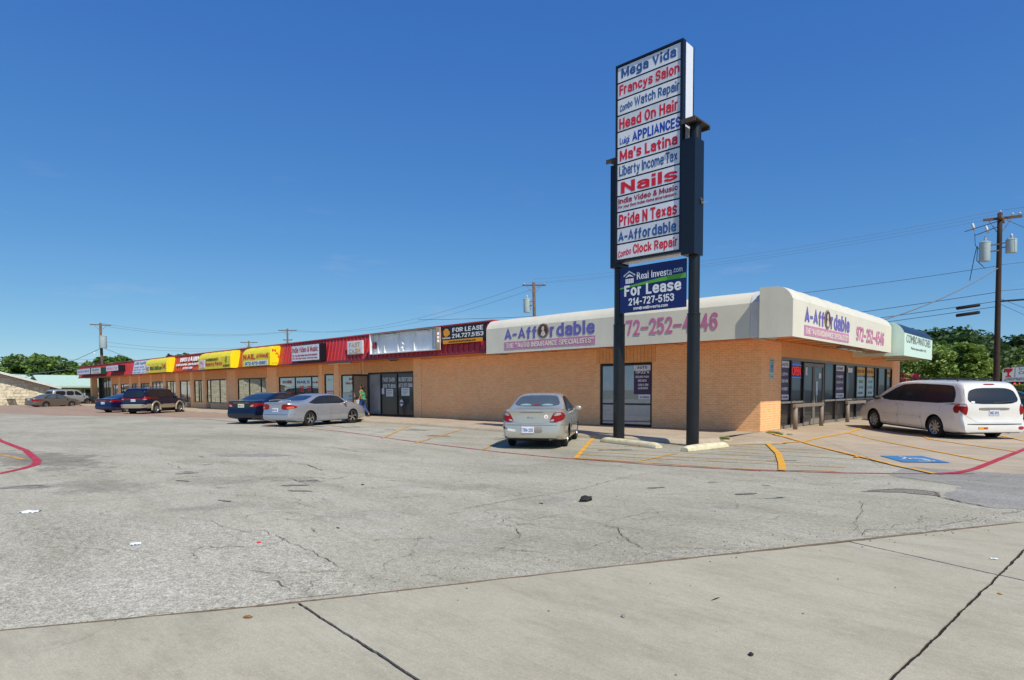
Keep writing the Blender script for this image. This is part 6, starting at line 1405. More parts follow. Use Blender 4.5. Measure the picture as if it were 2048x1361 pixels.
# taupe grey saloon far left
sp = sedan(4.55, 1.71, 1.41, P_GRAY, .31, -1.25, 1.285, deck=1.0, beltz=.90, plate=('KXC-41', .86), tw=.19, spokes=5, sideglass=M_CARGLASSL, rearglass=M_CARGLASSL,
           tail=[([(.46, .66), (.50, .88), (.62, .90), (.84, .87), (.84, .74), (.7, .66)], M_TAIL)], tailside=[([(-2.15, .74), (-2.15, .86), (-1.95, .85), (-1.95, .74)], M_TAIL)])
make_car('parked_car', 'dusty taupe grey saloon at the far left in front of the silver four wheel drive', 'car', sp, (-78.82, 14.49, -.10), 111)

# boxy bodies: four wheel drives and van
def boxy(L, W, H, paint, wr, ar, af, gnd=.32, beltz=1.05, hood=1.08, ws=None, tumble=.76, **k):
    h = L / 2; ws = ws or (h - 1.15, h - 1.75)
    sp = dict(L=L, W=W, paint=paint, wr=wr, axle_r=ar, axle_f=af, rim=wr * .60, arch=.06,
              plan=[(-h, .90), (-h + .08, .955), (-h + .3, .985), (0, 1.0), (h - .9, .99), (h - .4, .95), (h - .12, .87), (h, .74)],
              bot=[(-h, gnd + .04), (-h + .5, gnd), (h - .5, gnd), (h, gnd + .05)],
              top=[(-h, H - .16), (-h + .06, H - .075), (-h + .20, H - .03), (-h + .6, H), (0, H + .01), (ws[1] - .15, H - .02), (ws[1] + .1, H - .09), (ws[0], hood + .02), (ws[0] + .12, hood - .02), (h - .35, hood - .12), (h - .08, hood - .2), (h, hood - .3)],
              belt=[(-h, beltz + .02), (0, beltz), (ws[0], beltz - .02), (h - .4, hood - .16), (h, hood - .34)],
              roof=[(-h, tumble), (-h + .4, tumble + .01), (ws[1], tumble), (ws[0], .88), (h, .76)], bowr=.05,
              rearprof=[(.2, .05), (gnd + .08, .10), (gnd + .26, .11), (gnd + .32, .03), (beltz, 0.0), (H - .25, -.15), (H - .08, -.22), (H + .1, -.30)],
              frontprof=[(.2, -.02), (.4, .06), (.6, .05), (.9, -.04), (1.2, -.1)],
              head=[(.45, .72), (.45, .86), (.80, .90), (.82, .76)])
    sp.update(k); return sp
sp = boxy(4.62, 1.80, 1.76, P_SUV, .37, -1.30, 1.42, gnd=.36, beltz=1.10, hood=1.12, plate=('H63-TLK', .93), spokes=6, spokew=.3, tw=.25, track=.80, platey=.0,
          doors=[[(-.62, .66), (-.78, 1.07), (.02, 1.07), (.02, .42), (-.55, .42)], [(.05, .42), (.05, 1.07), (.98, 1.06), (.98, .42)]],
          side_surround=[[(-2.10, 1.12), (-1.95, 1.60), (-1.7, 1.65), (.35, 1.65), (1.10, 1.12)]],
          side_glass=[[(-2.02, 1.15), (-1.88, 1.57), (-1.7, 1.61), (-.90, 1.61), (-.98, 1.15)], [(-.90, 1.15), (-.84, 1.61), (-.02, 1.61), (-.02, 1.15)], [(.05, 1.15), (.05, 1.61), (.33, 1.60), (.92, 1.15)]],
          handles=[(-.62, .98), (.15, .98)], mirror=(.92, 1.13), rear_win=[(-.70, 1.14), (-.60, 1.60), (.60, 1.60), (.70, 1.14)], front_win=[(-.72, 1.14), (-.6, 1.62), (.6, 1.62), (.72, 1.14)],
          trunk=[[(-.74, .70), (-.76, 1.10), (.76, 1.10), (.74, .70)]], tail=[([(.60, .94), (.62, 1.08), (.80, 1.22), (.87, 1.20), (.87, .96)], M_TAIL), ([(.68, .97), (.68, 1.02), (.85, 1.03), (.85, .97)], M_CLEAR)],
          extra=[('tail_band', [(-.62, .98), (-.62, 1.06), (.62, 1.06), (.62, .98)], 'B', .014, M_TAIL), ('bumper', [(-.86, .42), (-.88, .68), (.88, .68), (.86, .42)], 'B', .03, P_TAN), ('reflector', [(.62, .55), (.62, .60), (.80, .60), (.80, .55)], 'B', .036, M_TAIL), ('reflector', [(-.62, .55), (-.62, .60), (-.80, .60), (-.80, .55)], 'B', .036, M_TAIL)],
          cladding=[[(-2.28, .42), (-2.28, .70), (-1.78, .70), (-1.78, .42)], [(-.82, .42), (-.82, .68), (.95, .68), (.95, .42)]], cladmat=P_TAN, rack=(-1.85, .45, .60, 1.84))
suv, bvh, patch = make_car('parked_car', 'dark blue four wheel drive with champagne lower body, arches and roof rack', 'car', sp, (-48.3, 14.75, -.02), 130)
for s in (-1, 1):
    for xa in (-1.30, 1.42):
        b = MB(); ring = []; N = 18
        for i in range(N + 1):
            a = R(-12) + R(204) * i / N; ca, sa = math.cos(a), math.sin(a)
            for rr, yy in ((.42, .80), (.43, .945), (.50, .945), (.53, .88)): ring.append((xa + rr * ca, s * yy, .37 + rr * sa))
        b.v = ring
        for i in range(N):
            for k in range(3): b.f.append((i * 4 + k, (i + 1) * 4 + k, (i + 1) * 4 + k + 1, i * 4 + k + 1)); b.m.append(0)
        b.build('wheel_arch_flare', P_TAN, suv, False, smooth=True)
sp = boxy(4.55, 1.78, 1.78, P_SILV2, .36, -1.28, 1.35, gnd=.34, beltz=1.08, hood=1.10, spokes=5, tw=.23, plate=('F52-GKC', .86),
          doors=[[(-.62, .60), (-.78, 1.05), (.02, 1.05), (.02, .42), (-.55, .42)], [(.05, .42), (.05, 1.05), (.98, 1.04), (.98, .42)]], side_surround=[],
          side_glass=[[(-2.02, 1.13), (-1.88, 1.57), (-1.7, 1.61), (-.90, 1.61), (-.98, 1.13)], [(-.84, 1.13), (-.80, 1.61), (-.04, 1.61), (-.04, 1.13)], [(.06, 1.13), (.06, 1.61), (.33, 1.60), (.92, 1.13)]],
          handles=[(-.62, .96), (.15, .96)], mirror=(.92, 1.11), rear_win=[(-.70, 1.14), (-.60, 1.60), (.60, 1.60), (.70, 1.14)], front_win=[(-.72, 1.14), (-.6, 1.62), (.6, 1.62), (.72, 1.14)],
          trunk=[[(-.74, .66), (-.76, 1.08), (.76, 1.08), (.74, .66)]], tail=[([(.72, .80), (.72, 1.30), (.88, 1.30), (.88, .80)], M_TAIL)], rack=(-1.7, .4, .58, 1.86))
make_car('parked_car', 'silver four wheel drive behind the taupe grey saloon at the far left', 'car', sp, (-85.6, 17.3, 0), 108)
# white minivan
sp = boxy(5.09, 1.99, 1.75, P_WHITE, .335, -1.52, 1.51, gnd=.22, beltz=1.06, hood=1.04, ws=(1.62, .55), tumble=.76, plate=('99Z-BYL', .84), spokes=9, spokew=.26, tw=.21, rim=.235,
          top=[(-2.545, 1.58), (-2.49, 1.67), (-2.35, 1.71), (-1.9, 1.745), (-.5, 1.755), (.3, 1.71), (.75, 1.60), (1.62, 1.10), (1.78, 1.02), (2.2, .90), (2.45, .80), (2.545, .70)],
          belt=[(-2.545, 1.06), (0, 1.03), (1.6, .99), (2.1, .85), (2.545, .62)],
          doors=[[(-1.00, .30), (-.92, .60), (-.92, .99), (.16, .99), (.16, .26), (-.9, .26)], [(.19, .26), (.19, .99), (1.10, .985), (1.06, .60), (1.0, .26)]],
          side_surround=[[(-2.20, 1.075), (-2.22, 1.35), (-2.05, 1.60), (-1.7, 1.63), (-.4, 1.64), (.35, 1.58), (1.42, 1.05)]],
          side_glass=[[(-2.12, 1.10), (-2.14, 1.38), (-2.0, 1.56), (-1.6, 1.60), (-.98, 1.61), (-.98, 1.09)], [(-.95, 1.09), (-.95, 1.61), (-.3, 1.61), (.12, 1.58), (.12, 1.08)], [(.18, 1.08), (.18, 1.57), (.36, 1.54), (1.28, 1.07)]],
          handles=[(.0, .90), (.34, .90)], handlemat=P_WHITE, mirror=(1.28, 1.08), rear_win=[(-.78, 1.09), (-.66, 1.55), (.66, 1.55), (.78, 1.09)], front_win=[(-.76, 1.12), (-.6, 1.56), (.6, 1.56), (.76, 1.12)],
          trunk=[[(-.80, .56), (-.80, 1.60), (-.5, 1.62), (.5, 1.62), (.80, 1.60), (.80, .56)]],
          tail=[([(.80, .76), (.76, .95), (.80, 1.10), (.935, 1.09), (.94, .86)], M_TAIL), ([(.81, 1.02), (.81, 1.08), (.925, 1.075), (.925, 1.02)], M_CLEAR)],
          tailside=[([(-2.47, .82), (-2.47, 1.08), (-2.33, 1.08), (-2.28, 1.0), (-2.28, .90), (-2.36, .82)], M_TAIL)],
          strip=[[(-.90, .56), (-.90, .61), (.12, .61), (.12, .56)], [(.22, .56), (.22, .61), (1.04, .61), (1.04, .56)]], stripmat=P_WHITE,
          extra=[('chrome_bar', [(-.44, .925), (-.44, .985), (.44, .985), (.44, .925)], 'B', .022, M_GREYAL), ('step_pad', [(-.80, .50), (-.80, .525), (.80, .525), (.80, .50)], 'B', .012, M_PLASTIC),
                 ('stop_lamp', [(-.16, 1.635), (-.16, 1.665), (.16, 1.665), (.16, 1.635)], 'B', .012, M_TAIL), ('valance', [(-.90, .24), (-.90, .275), (.90, .275), (.90, .24)], 'B', .01, M_PLASTIC)],
          rack=(-1.95, .15, .62, 1.80), mirrormat=M_PLASTIC)
van, bvh, patch = make_car('parked_van', 'white minivan with tinted windows and roof rack, at the right hand shop front', 'van', sp, (-3.99, 24.5, .03), 135)
b = MB(); hit = bvh.ray_cast(Vector((-8, -.2, 1.14)), Vector((1, 0, 0)))[0]; b.path([(hit.x - .03, .05, 1.12), (hit.x - .04, -.1, 1.13), (hit.x - .02, -.62, 1.17)], .012, 5); b.build('wiper', M_PLASTIC, van, False)
patch('sticker', [(.50, .37), (.50, .43), (.22, .43), (.22, .37)], 'B', .010, M_SORANGE, rnd=0, nu=6, nv=2); patch('sticker', [(.35, .38), (.35, .42), (.24, .42), (.24, .38)], 'B', .012, M_TDRED, rnd=0, nu=4, nv=2)
patch('sticker', [(-.78 + .09 * math.cos(a * .7), .40 + .05 * math.sin(a * .7)) for a in range(9)], 'B', .012, M_TDRED, rnd=1, nu=8, nv=4)
patch('sticker', [(.66, 1.12), (.66, 1.17), (.56, 1.17), (.56, 1.12)], 'B', .014, M_TWHITE, rnd=0, nu=3, nv=2)
van.rotation_euler = (0, R(-1.9), R(135))
patch('fuel_door', [(-1.72, .84), (-1.72, .98), (-1.56, .98), (-1.56, .84)], 'L', .004, P_WHITE, rnd=2, nu=8, nv=5)
# dark green saloon cut by the right edge
sp = sedan(4.95, 1.85, 1.42, P_GREEN, .325, -1.42, 1.46, deck=1.02, beltz=.92, plate=('MZT-10', .74), tw=.2, spokes=8, sideglass=M_CARGLASSL)
make_car('parked_car', 'dark green saloon behind the white minivan at the right edge', 'car', sp, (-3.87, 37.9, 0), 178)

# ================================================================== PERSON
def skin_mesh(name, verts, edges, radii, m, root_i=0, sub=2, parent=None):
    me = bpy.data.meshes.new(name); me.from_pydata(verts, edges, []); o = bpy.data.objects.new(name, me); COL.objects.link(o)
    md = o.modifiers.new('skin', 'SKIN'); md.use_smooth_shade = True
    for i, sv in enumerate(me.skin_vertices[0].data):
        rr = radii[i]; sv.radius = rr if isinstance(rr, tuple) else (rr, rr); sv.use_root = (i == root_i)
    s_ = o.modifiers.new('sub', 'SUBSURF'); s_.levels = sub; s_.render_levels = sub
    dg = bpy.context.evaluated_depsgraph_get(); dg.update()
    out = bpy.data.meshes.new_from_object(o.evaluated_get(dg)); out.name = name; out.materials.clear(); out.materials.append(m)
    out.polygons.foreach_set('use_smooth', [True] * len(out.polygons)); bpy.data.objects.remove(o)
    return link(name, out, parent, False)
M_SKIN = mat('tanned skin', hx('a9714f'), .55, var=.1); M_SHIRT = mat('light green shirt', hx('4d9460'), .85, var=.15, vscale=9, bump=.1); M_JEAN = mat('blue jeans', hx('2a4a86'), .85, var=.2, vscale=12, bump=.1); M_HAIR = mat('dark brown hair', hx('2e1712'), .5, var=.3, vscale=20)
wo = empty('person', (-28.55, 18.75, .12), 'woman in green shirt and blue jeans, long dark hair, walking with white paper', 'person', None, R(205))
# local: +x is the walking direction, z up
V = [(0, 0, .92), (.01, 0, 1.02), (.02, 0, 1.16), (.03, 0, 1.30), (.035, 0, 1.38), (.045, 0, 1.45), (.055, 0, 1.50), (.06, 0, 1.56), (.06, 0, 1.63),
     (.03, .16, 1.345), (-.02, .21, 1.12), (.08, .25, .93), (.13, .25, .86),
     (.03, -.16, 1.345), (.06, -.23, 1.10), (.26, -.22, .98), (.33, -.21, .95),
     (0, .10, .86), (.16, .10, .50), (.20, .10, .12), (.20, .10, .06), (.34, .10, .035),
     (0, -.10, .86), (-.04, -.10, .48), (-.30, -.10, .16), (-.32, -.10, .09), (-.21, -.11, .035)]
Ed = [(0, 1), (1, 2), (2, 3), (3, 4), (4, 5), (5, 6), (6, 7), (7, 8), (4, 9), (9, 10), (10, 11), (11, 12), (4, 13), (13, 14), (14, 15), (15, 16), (0, 17), (17, 18), (18, 19), (19, 20), (20, 21), (0, 22), (22, 23), (23, 24), (24, 25), (25, 26)]
Rd = [(.13, .16), (.125, .15), (.13, .15), (.115, .155), (.08, .11), .05, .055, .095, .085, .062, .048, .032, .03, .062, .048, .032, .03, .095, .062, .042, .045, .03, .095, .062, .042, .045, .03]
skin_mesh('body', V, Ed, Rd, M_SKIN, 0, 2, wo)
SV = [(0, 0, .90), (.01, 0, 1.02), (.02, 0, 1.16), (.03, 0, 1.30), (.035, 0, 1.39), (.03, .16, 1.345), (-.0, .20, 1.19), (.03, -.16, 1.345), (.05, -.21, 1.18)]
skin_mesh('shirt', SV, [(0, 1), (1, 2), (2, 3), (3, 4), (4, 5), (5, 6), (4, 7), (7, 8)], [(.155, .185), (.145, .17), (.15, .17), (.135, .175), (.095, .12), .078, .072, .078, .072], M_SHIRT, 1, 2, wo)
JV = [(0, 0, .93), (0, .10, .84), (.16, .10, .50), (.20, .10, .10), (0, -.10, .84), (-.04, -.10, .48), (-.30, -.10, .14)]
skin_mesh('jeans', JV, [(0, 1), (1, 2), (2, 3), (0, 4), (4, 5), (5, 6)], [(.135, .165), .108, .078, .065, .108, .078, .065], M_JEAN, 0, 2, wo)
HV = [(.05, 0, 1.66), (-.02, 0, 1.64), (-.06, 0, 1.56), (-.09, 0, 1.46), (-.14, 0, 1.38), (-.20, .03, 1.33), (.035, .055, 1.60), (.035, -.055, 1.60), (-.02, .075, 1.48), (-.02, -.075, 1.48)]
skin_mesh('hair', HV, [(0, 1), (1, 2), (2, 3), (3, 4), (4, 5), (1, 6), (1, 7), (2, 8), (2, 9)], [.06, .098, .095, .08, .055, .03, .055, .055, .05, .05], M_HAIR, 1, 2, wo)
b = MB()   # face details: nose, eyes, mouth, ears
b.prism([(.150, 0, 1.60), (.150, -.012, 1.565), (.176, 0, 1.568), (.150, .012, 1.565)], (.002, 0, 0)); 
for s in (-1, 1): b.lathe([(0, .02), (.012, .012), (.014, 0)], (.055, s * .088, 1.575), (0, s, 0), 8)
b.build('nose_and_ears', M_SKIN, wo, False, smooth=True)
b = MB()
for s in (-1, 1): b.lathe([(0, .006), (.009, .003), (.011, 0)], (.143, s * .032, 1.592), (1, 0, 0), 8)
b.box(.140, .149, -.022, .022, 1.528, 1.536); b.build('eyes_and_mouth', M_HAIR, wo, False)
for nm, base, dirs in (('hand', Vector((.13, .25, .86)), Vector((.35, 0, -.94))), ('hand', Vector((.33, -.21, .95)), Vector((.95, 0, -.25)))):
    d = dirs.normalized(); side = Vector((0, 1, 0)); up = d.cross(side); vs = [base - d * .02, base + d * .035, base + d * .075]; ed = [(0, 1), (1, 2)]; ra = [(.026, .02), (.036, .017), (.034, .015)]
    for k, ln in enumerate((.062, .072, .068, .052)):
        o_ = side * (.027 - k * .018); i0 = len(vs); vs += [base + d * .085 + o_, base + d * (.085 + ln * .55) + o_ + up * .012, base + d * (.085 + ln) + o_ * .9 + up * .034]; ed += [(2, i0), (i0, i0 + 1), (i0 + 1, i0 + 2)]; ra += [.009, .0085, .0075]
    i0 = len(vs); vs += [base + d * .04 + side * .042, base + d * .075 + side * .052 + up * .018]; ed += [(1, i0), (i0, i0 + 1)]; ra += [.011, .009]
    skin_mesh('hand', [tuple(v) for v in vs], ed, ra, M_SKIN, 1, 1, wo)
for (x, y, z, rt) in ((.27, .10, .0, 0), (-.27, -.105, .0, .3)):
    b = MB(); b.lathe([(0, 0.0), (.048, 0.0), (.05, .03), (.042, .06), (.02, .085), (0, .09)], (0, 0, 0), (0, 0, 1), 14); b.v = [(x + v[0] * 2.6, y + v[1], z + v[2]) for v in b.v]; b.build('shoe', M_PLASTIC, wo, False, smooth=True)
pa = empty('paper_sheet', (-28.55, 18.5, .9), 'folded white paper held low in the walking woman\'s hand', 'paper')
wm = Matrix.Translation((-28.55, 18.75, .12)) @ Matrix.Rotation(R(205), 4, 'Z'); c = wm @ Vector((.19, .28, .80))
MB().obox((c.x - .10, c.y, c.z - .20), (.22, .05, .04), (0, .004, 0), (.07, 0, .28)).build('sheet', M_PAPER, pa)

# ================================================================== TREES AND PLANTS
import numpy as np
def leaves_mesh(name, pts, size, m, rng, droop=.3):
    n = len(pts); a = rng.uniform(0, 2 * math.pi, n); tilt = rng.normal(0, .8, n)
    u = np.stack([np.cos(a), np.sin(a), np.sin(tilt) * .5], 1); w = np.stack([-np.sin(a) * np.cos(tilt), np.cos(a) * np.cos(tilt), np.sin(tilt) + .3], 1)
    s = size * rng.uniform(.5, 1.3, n)[:, None]; u = u * s; w = w * s * .7
    v = np.stack([pts - u, pts - w * .9, pts + u, pts + w], 1).reshape(-1, 3)
    me = bpy.data.meshes.new(name); me.vertices.add(4 * n); me.vertices.foreach_set('co', v.astype(np.float32).ravel()); me.loops.add(4 * n); me.polygons.add(n)
    me.loops.foreach_set('vertex_index', np.arange(4 * n, dtype=np.int32)); me.polygons.foreach_set('loop_start', np.arange(0, 4 * n, 4, dtype=np.int32)); me.polygons.foreach_set('loop_total', np.full(n, 4, dtype=np.int32))
    me.materials.append(m); me.update(); me.validate(); return me
def tree(name, label, x, y, h, cr, ch, m, seed, n=9000, leaf=.16, clumps=46, trunk_r=.22, lean=0.0, group=None, cat='tree', flat=1.0, open_=.0):
    rng = np.random.default_rng(seed); t = empty(name, (x, y, 0), label, cat, group); base = h - ch
    cc = []
    while len(cc) < clumps:
        p = rng.uniform(-1, 1, 3); r_ = np.linalg.norm(p)
        if r_ > 1 or r_ < .45 + open_: continue
        if p[2] < -.55: continue
        cc.append((p[0] * cr, p[1] * cr, base + ch * (.5 + p[2] * .5 * flat)))
    cc = np.array(cc); rad = rng.uniform(.16, .34, clumps) * cr
    k = rng.integers(0, clumps, n); d = rng.normal(0, 1, (n, 3)); d /= np.linalg.norm(d, axis=1)[:, None]; d *= (rng.uniform(.35, 1.1, n) ** .6)[:, None] * rad[k][:, None]; d[:, 2] *= .62
    pts = cc[k] + d + np.array([x, y, 0])
    link('crown', leaves_mesh('crown', pts, leaf, m, rng), t)
    b = MB(); rnd = random.Random(seed); top = Vector((x + lean, y, base + ch * .45))
    b.path([(x, y, -.05), (x + lean * .3, y + .05, base * .5), (x + lean * .6, y, base * .95), tuple(top)], [trunk_r * 1.2, trunk_r * .9, trunk_r * .7, trunk_r * .3], 9)
    b.build('trunk', M_BARK, t, smooth=True)
    b = MB()
    for q in range(min(clumps, 14)):
        c = Vector(cc[q]) + Vector((x, y, 0)); s0 = Vector((x + lean * .5, y, max(.3, base * rnd.uniform(.55, 1.0)))); mid = (s0 + c) / 2 + Vector((rnd.uniform(-.3, .3), rnd.uniform(-.3, .3), -.15 * cr * .3))
        b.path([tuple(s0), tuple(mid), tuple(c)], [trunk_r * .42, trunk_r * .26, trunk_r * .08], 6)
    o = b.build('limbs', M_BARK, t, smooth=True); o['kind'] = 'stuff'
    return t
g1 = 'round oak trees behind the stone and green roofed houses at the left'
tree('oak_tree', 'broad oak crown above the stone gable at the left edge', -122, 13.5, 5.9, 4.6, 4.2, L_OAK, 1, 9000, .30, 50, group=g1)
tree('oak_tree', 'tallest oak crown, directly left of the far left utility pole wires', -117, 19.5, 6.7, 5.4, 5.0, L_OAK, 2, 11000, .30, 60, group=g1)
tree('oak_tree', 'wide oak crown over the ridge of the green roof', -115, 24.2, 5.2, 3.4, 3.8, L_OAK, 3, 9000, .30, 46, group=g1)
tree('oak_tree', 'smaller low tree filling the gap right of the oaks, left of the red fascia', -122, 30, 5.6, 4.0, 4.0, L_OAK, 14, 6000, .30, 36, group=g1)
tree('oak_tree', 'leafy crown rising over the red fascia behind the far left utility pole', -108, 27.6, 6.5, 3.8, 4.2, L_OAK, 4, 7000, .28, 40)
tree('oak_tree', 'low treetop just showing above the red and yellow fascia, beside the middle yellow awning', -100, 34.6, 6.9, 3.6, 4.0, L_OAK, 5, 6000, .28, 40)
tree('live_oak_tree', 'dark tall live oak behind the lighter mesquite at the right', -12.6, 76, 7.3, 6.0, 5.6, L_DARK, 6, 15000, .26, 64, .3)
tree('live_oak_tree', 'dark live oak directly left of the right utility pole', -11.2, 74, 6.2, 3.4, 4.6, L_DARK, 16, 9000, .25, 44, .3)
tree('live_oak_tree', 'dark tree top at the right edge behind the church sign', -3.6, 92, 7.6, 5.0, 5.8, L_DARK, 7, 10000, .25, 50, .3)
tree('live_oak_tree', 'small dark crown just right of the right utility pole', -8.0, 90, 7.4, 3.4, 5.0, L_DARK, 17, 6000, .25, 36, .25)
tree('mesquite_tree', 'light green mesquite close beside the end of the mint awning', -9.6, 57, 4.8, 4.0, 4.2, L_MESQ, 8, 13000, .13, 60, .16)
tree('mesquite_tree', 'feathery light green mesquite with forked dark trunk left of the right utility pole', -8.0, 56, 4.7, 2.5, 3.6, L_MESQ, 9, 12000, .13, 52, .17, .5)
tree('mesquite_tree', 'pale green foliage behind the church sign at the right edge', -5.0, 88, 6.0, 6.0, 5.0, L_MESQ, 10, 10000, .15, 50, .16)
tree('crape_myrtle', 'low pink red flowering crape myrtle beside the end pier of the shops', -9.0, 47, 2.6, 1.0, 2.3, L_RED, 11, 2600, .08, 18, .06, cat='shrub')
tree('shrub', 'dark green bush at the left end of the mall by the corner column', -88.4, 22.0, 2.9, 1.1, 2.8, L_DARK, 12, 3500, .10, 20, .06, cat='shrub')
tree('shrub', 'low pale plant on the grass strip left of the mall', -90.5, 19.2, .7, .8, .65, L_OAK, 13, 900, .08, 10, .03, cat='shrub')
def hedge(label, x0, x1, y0, y1, h, seed, m, n):
    rng = np.random.default_rng(seed); p = rng.uniform(0, 1, (n, 3)); f = rng.integers(0, 3, n); p[f == 0, 2] = rng.uniform(.92, 1.05, (f == 0).sum()); p[f == 1, 1] = rng.uniform(-.05, .1, (f == 1).sum())
    pts = np.stack([x0 + (x1 - x0) * p[:, 0], y0 + (y1 - y0) * p[:, 1], h * p[:, 2]], 1); t = empty('hedge', ((x0 + x1) / 2, (y0 + y1) / 2, 0), label, 'hedge')
    link('foliage', leaves_mesh('foliage', pts, .07, m, rng), t); box('twig_core', M_BARK, x0 + .1, x1 - .1, y0 + .15, y1 - .1, 0, h * .9, t)
hedge('clipped hedge under the church sign at the right edge', -7.4, 4, 76, 77.2, 1.75, 21, L_OAK, 9000)
hedge('long low clipped hedge behind the white minivan', -14, -5.2, 60, 61, 1.0, 22, L_OAK, 7000)
def tufts(name, label, spots, m, hmax, seed):
    rng = random.Random(seed); b = MB()
    for (x, y, z, r_, n) in spots:
        for _ in range(n):
            a = rng.uniform(0, 6.28); d = r_ * rng.random() ** .5; px, py = x + d * math.cos(a), y + d * .6 * math.sin(a); h = hmax * rng.uniform(.3, 1); aa = rng.uniform(0, 6.28); lx, ly = math.cos(aa) * h * .5, math.sin(aa) * h * .5; w = .006
            b.add([(px - w, py, z), (px + w, py, z), (px + lx + w * .3, py + ly, z + h)], [(0, 1, 2)])
    o = b.build(name, m); lab(o, label, 'weeds', kind='stuff'); return o
tufts('weeds', 'tuft of green weeds in the joint at the foot of the brick corner', [(-7.35, 19.75, .10, .20, 260), (-7.1, 19.5, .09, .16, 150), (-6.75, 19.5, .07, .08, 60), (-7.62, 16.9, .08, .16, 220)], M_GRASS, .10, 5)
tufts('weeds', 'dry weeds at the base of the shaded brick wall', [(-17.9 + .0, 19.98, .12, .3, 60), (-17.2, 19.98, .12, .2, 60), (-15.9, 19.98, .12, .15, 30)], mat('dry weed', hx('5d5233'), .9), .22, 6)
tufts('grass_strip', 'thin grass on the verge at the left end of the mall', [(-91 + i * .9, 18.6 + .6 * (i % 3), .04, .8, 350) for i in range(8)], M_GRASS, .16, 7)

# ================================================================== HOUSES AT THE LEFT
def gable_house():
    A = Vector((-91.0, 16.4, 0)); u = Vector((0, -1, 0)); n = Vector((u.y, -u.x, 0)) * -1
    if n.dot(Vector((1, 0, 0))) < 0: n = -n
    t = empty('stone_house', tuple(A + u * 8), 'low gabled house of cream rubble stone with white roof edge at the far left', 'house')
    Wd = 22.0; eave = 2.12; pitch = .315; ridge = Wd / 2; back = -n
    def top(s): return eave + pitch * (s if s < ridge else Wd - s)
    P = lambda s, z, o_=0.0: tuple(A + u * s + n * o_ + Vector((0, 0, z)))
    b = MB(); b.prism([P(0, -.3), P(Wd, -.3), P(Wd, eave), P(ridge, top(ridge)), P(0, eave)], tuple(back * 14)); b.build('wall', mat('cream mortar', hx('cfc5ae'), .9, var=.2), t)
    rng = random.Random(3); s = .06
    cell = bmesh.new(); cnt = 0
    z = -.02
    while z < 5.2:
        hh = rng.uniform(.26, .42); s = .05 - rng.random() * .1
        while s < Wd - .1:
            w = rng.uniform(.35, .85); s1 = min(s + w, Wd); mid = (s + s1) / 2
            if s1 > .1 and z + hh < top(mid) - .12 and not (6.0 < mid < 8.8 and .55 < z < 2.5) and max(s, .02) < s1 - .12:
                j = lambda a: a + rng.uniform(-.05, .05); a0, a1 = max(s, .02) + .02, s1 - .02; o_ = rng.uniform(.03, .08)
                pts = [P(j(a0), j(z + .03), 0.0), P((a0 + a1) / 2, z + rng.uniform(0, .04), 0.0), P(j(a1), j(z + .03), 0.0), P(a1 + rng.uniform(-.04, .02), z + hh * .5, 0.0), P(j(a1), z + hh - .02, 0.0), P((a0 + a1) / 2, z + hh + rng.uniform(-.03, .02), 0), P(j(a0), z + hh - .03, 0.0)]
                bb = MB(); bb.prism(pts, tuple(n * o_)); cnt += 1
                if cnt <= 300: bb.build('stone', [M_STONE], t)
                else: cell_b.v and None; REST.add([Vector(v) for v in bb.v], bb.f)
            s = s1
        z += hh
    if REST.v: o = REST.build('stones', M_STONE, t); o['kind'] = 'stuff'
    # boarded panel, siding boards
    for k in range(9): b = MB(); b.obox(P(6.1 + k * .29, .6, .0), tuple(u * .27), tuple(n * .05), (0, 0, 1.85)); b.build('board', M_WPAINT, t)
    # roof, two slopes with overhang, white barge board
    for sgn in (0, 1):
        f = (lambda s_: s_) if sgn == 0 else (lambda s_: Wd - s_)
        b = MB(); q0, q1 = P(f(-.9), eave - .9 * pitch + .10, .9), P(f(ridge), eave + ridge * pitch + .10, .9)
        b.prism([q0, q1, tuple(Vector(q1) + Vector((0, 0, .12))), tuple(Vector(q0) + Vector((0, 0, .12)))], tuple(back * 15.5)); b.build('roof', mat('weathered grey shingles', hx('a39c92'), .9, var=.2), t)
        b = MB(); q0, q1 = P(f(-.95), eave - .95 * pitch + .0, .90), P(f(ridge), eave + ridge * pitch + .0, .90)
        b.prism([q0, q1, tuple(Vector(q1) + Vector((0, 0, .26))), tuple(Vector(q0) + Vector((0, 0, .26)))], tuple(n * .05)); b.build('barge_board', M_WPAINT, t)
    b = MB(); b.obox(P(-.02, -.2, .02), tuple(u * -.18), tuple(n * -.2), (0, 0, 2.1)); b.build('corner_post', mat('sea green trim', hx('5f9a86'), .6), t)
    # shrub twigs on posts
    return t
REST = MB(); cell_b = MB(); gable_house()
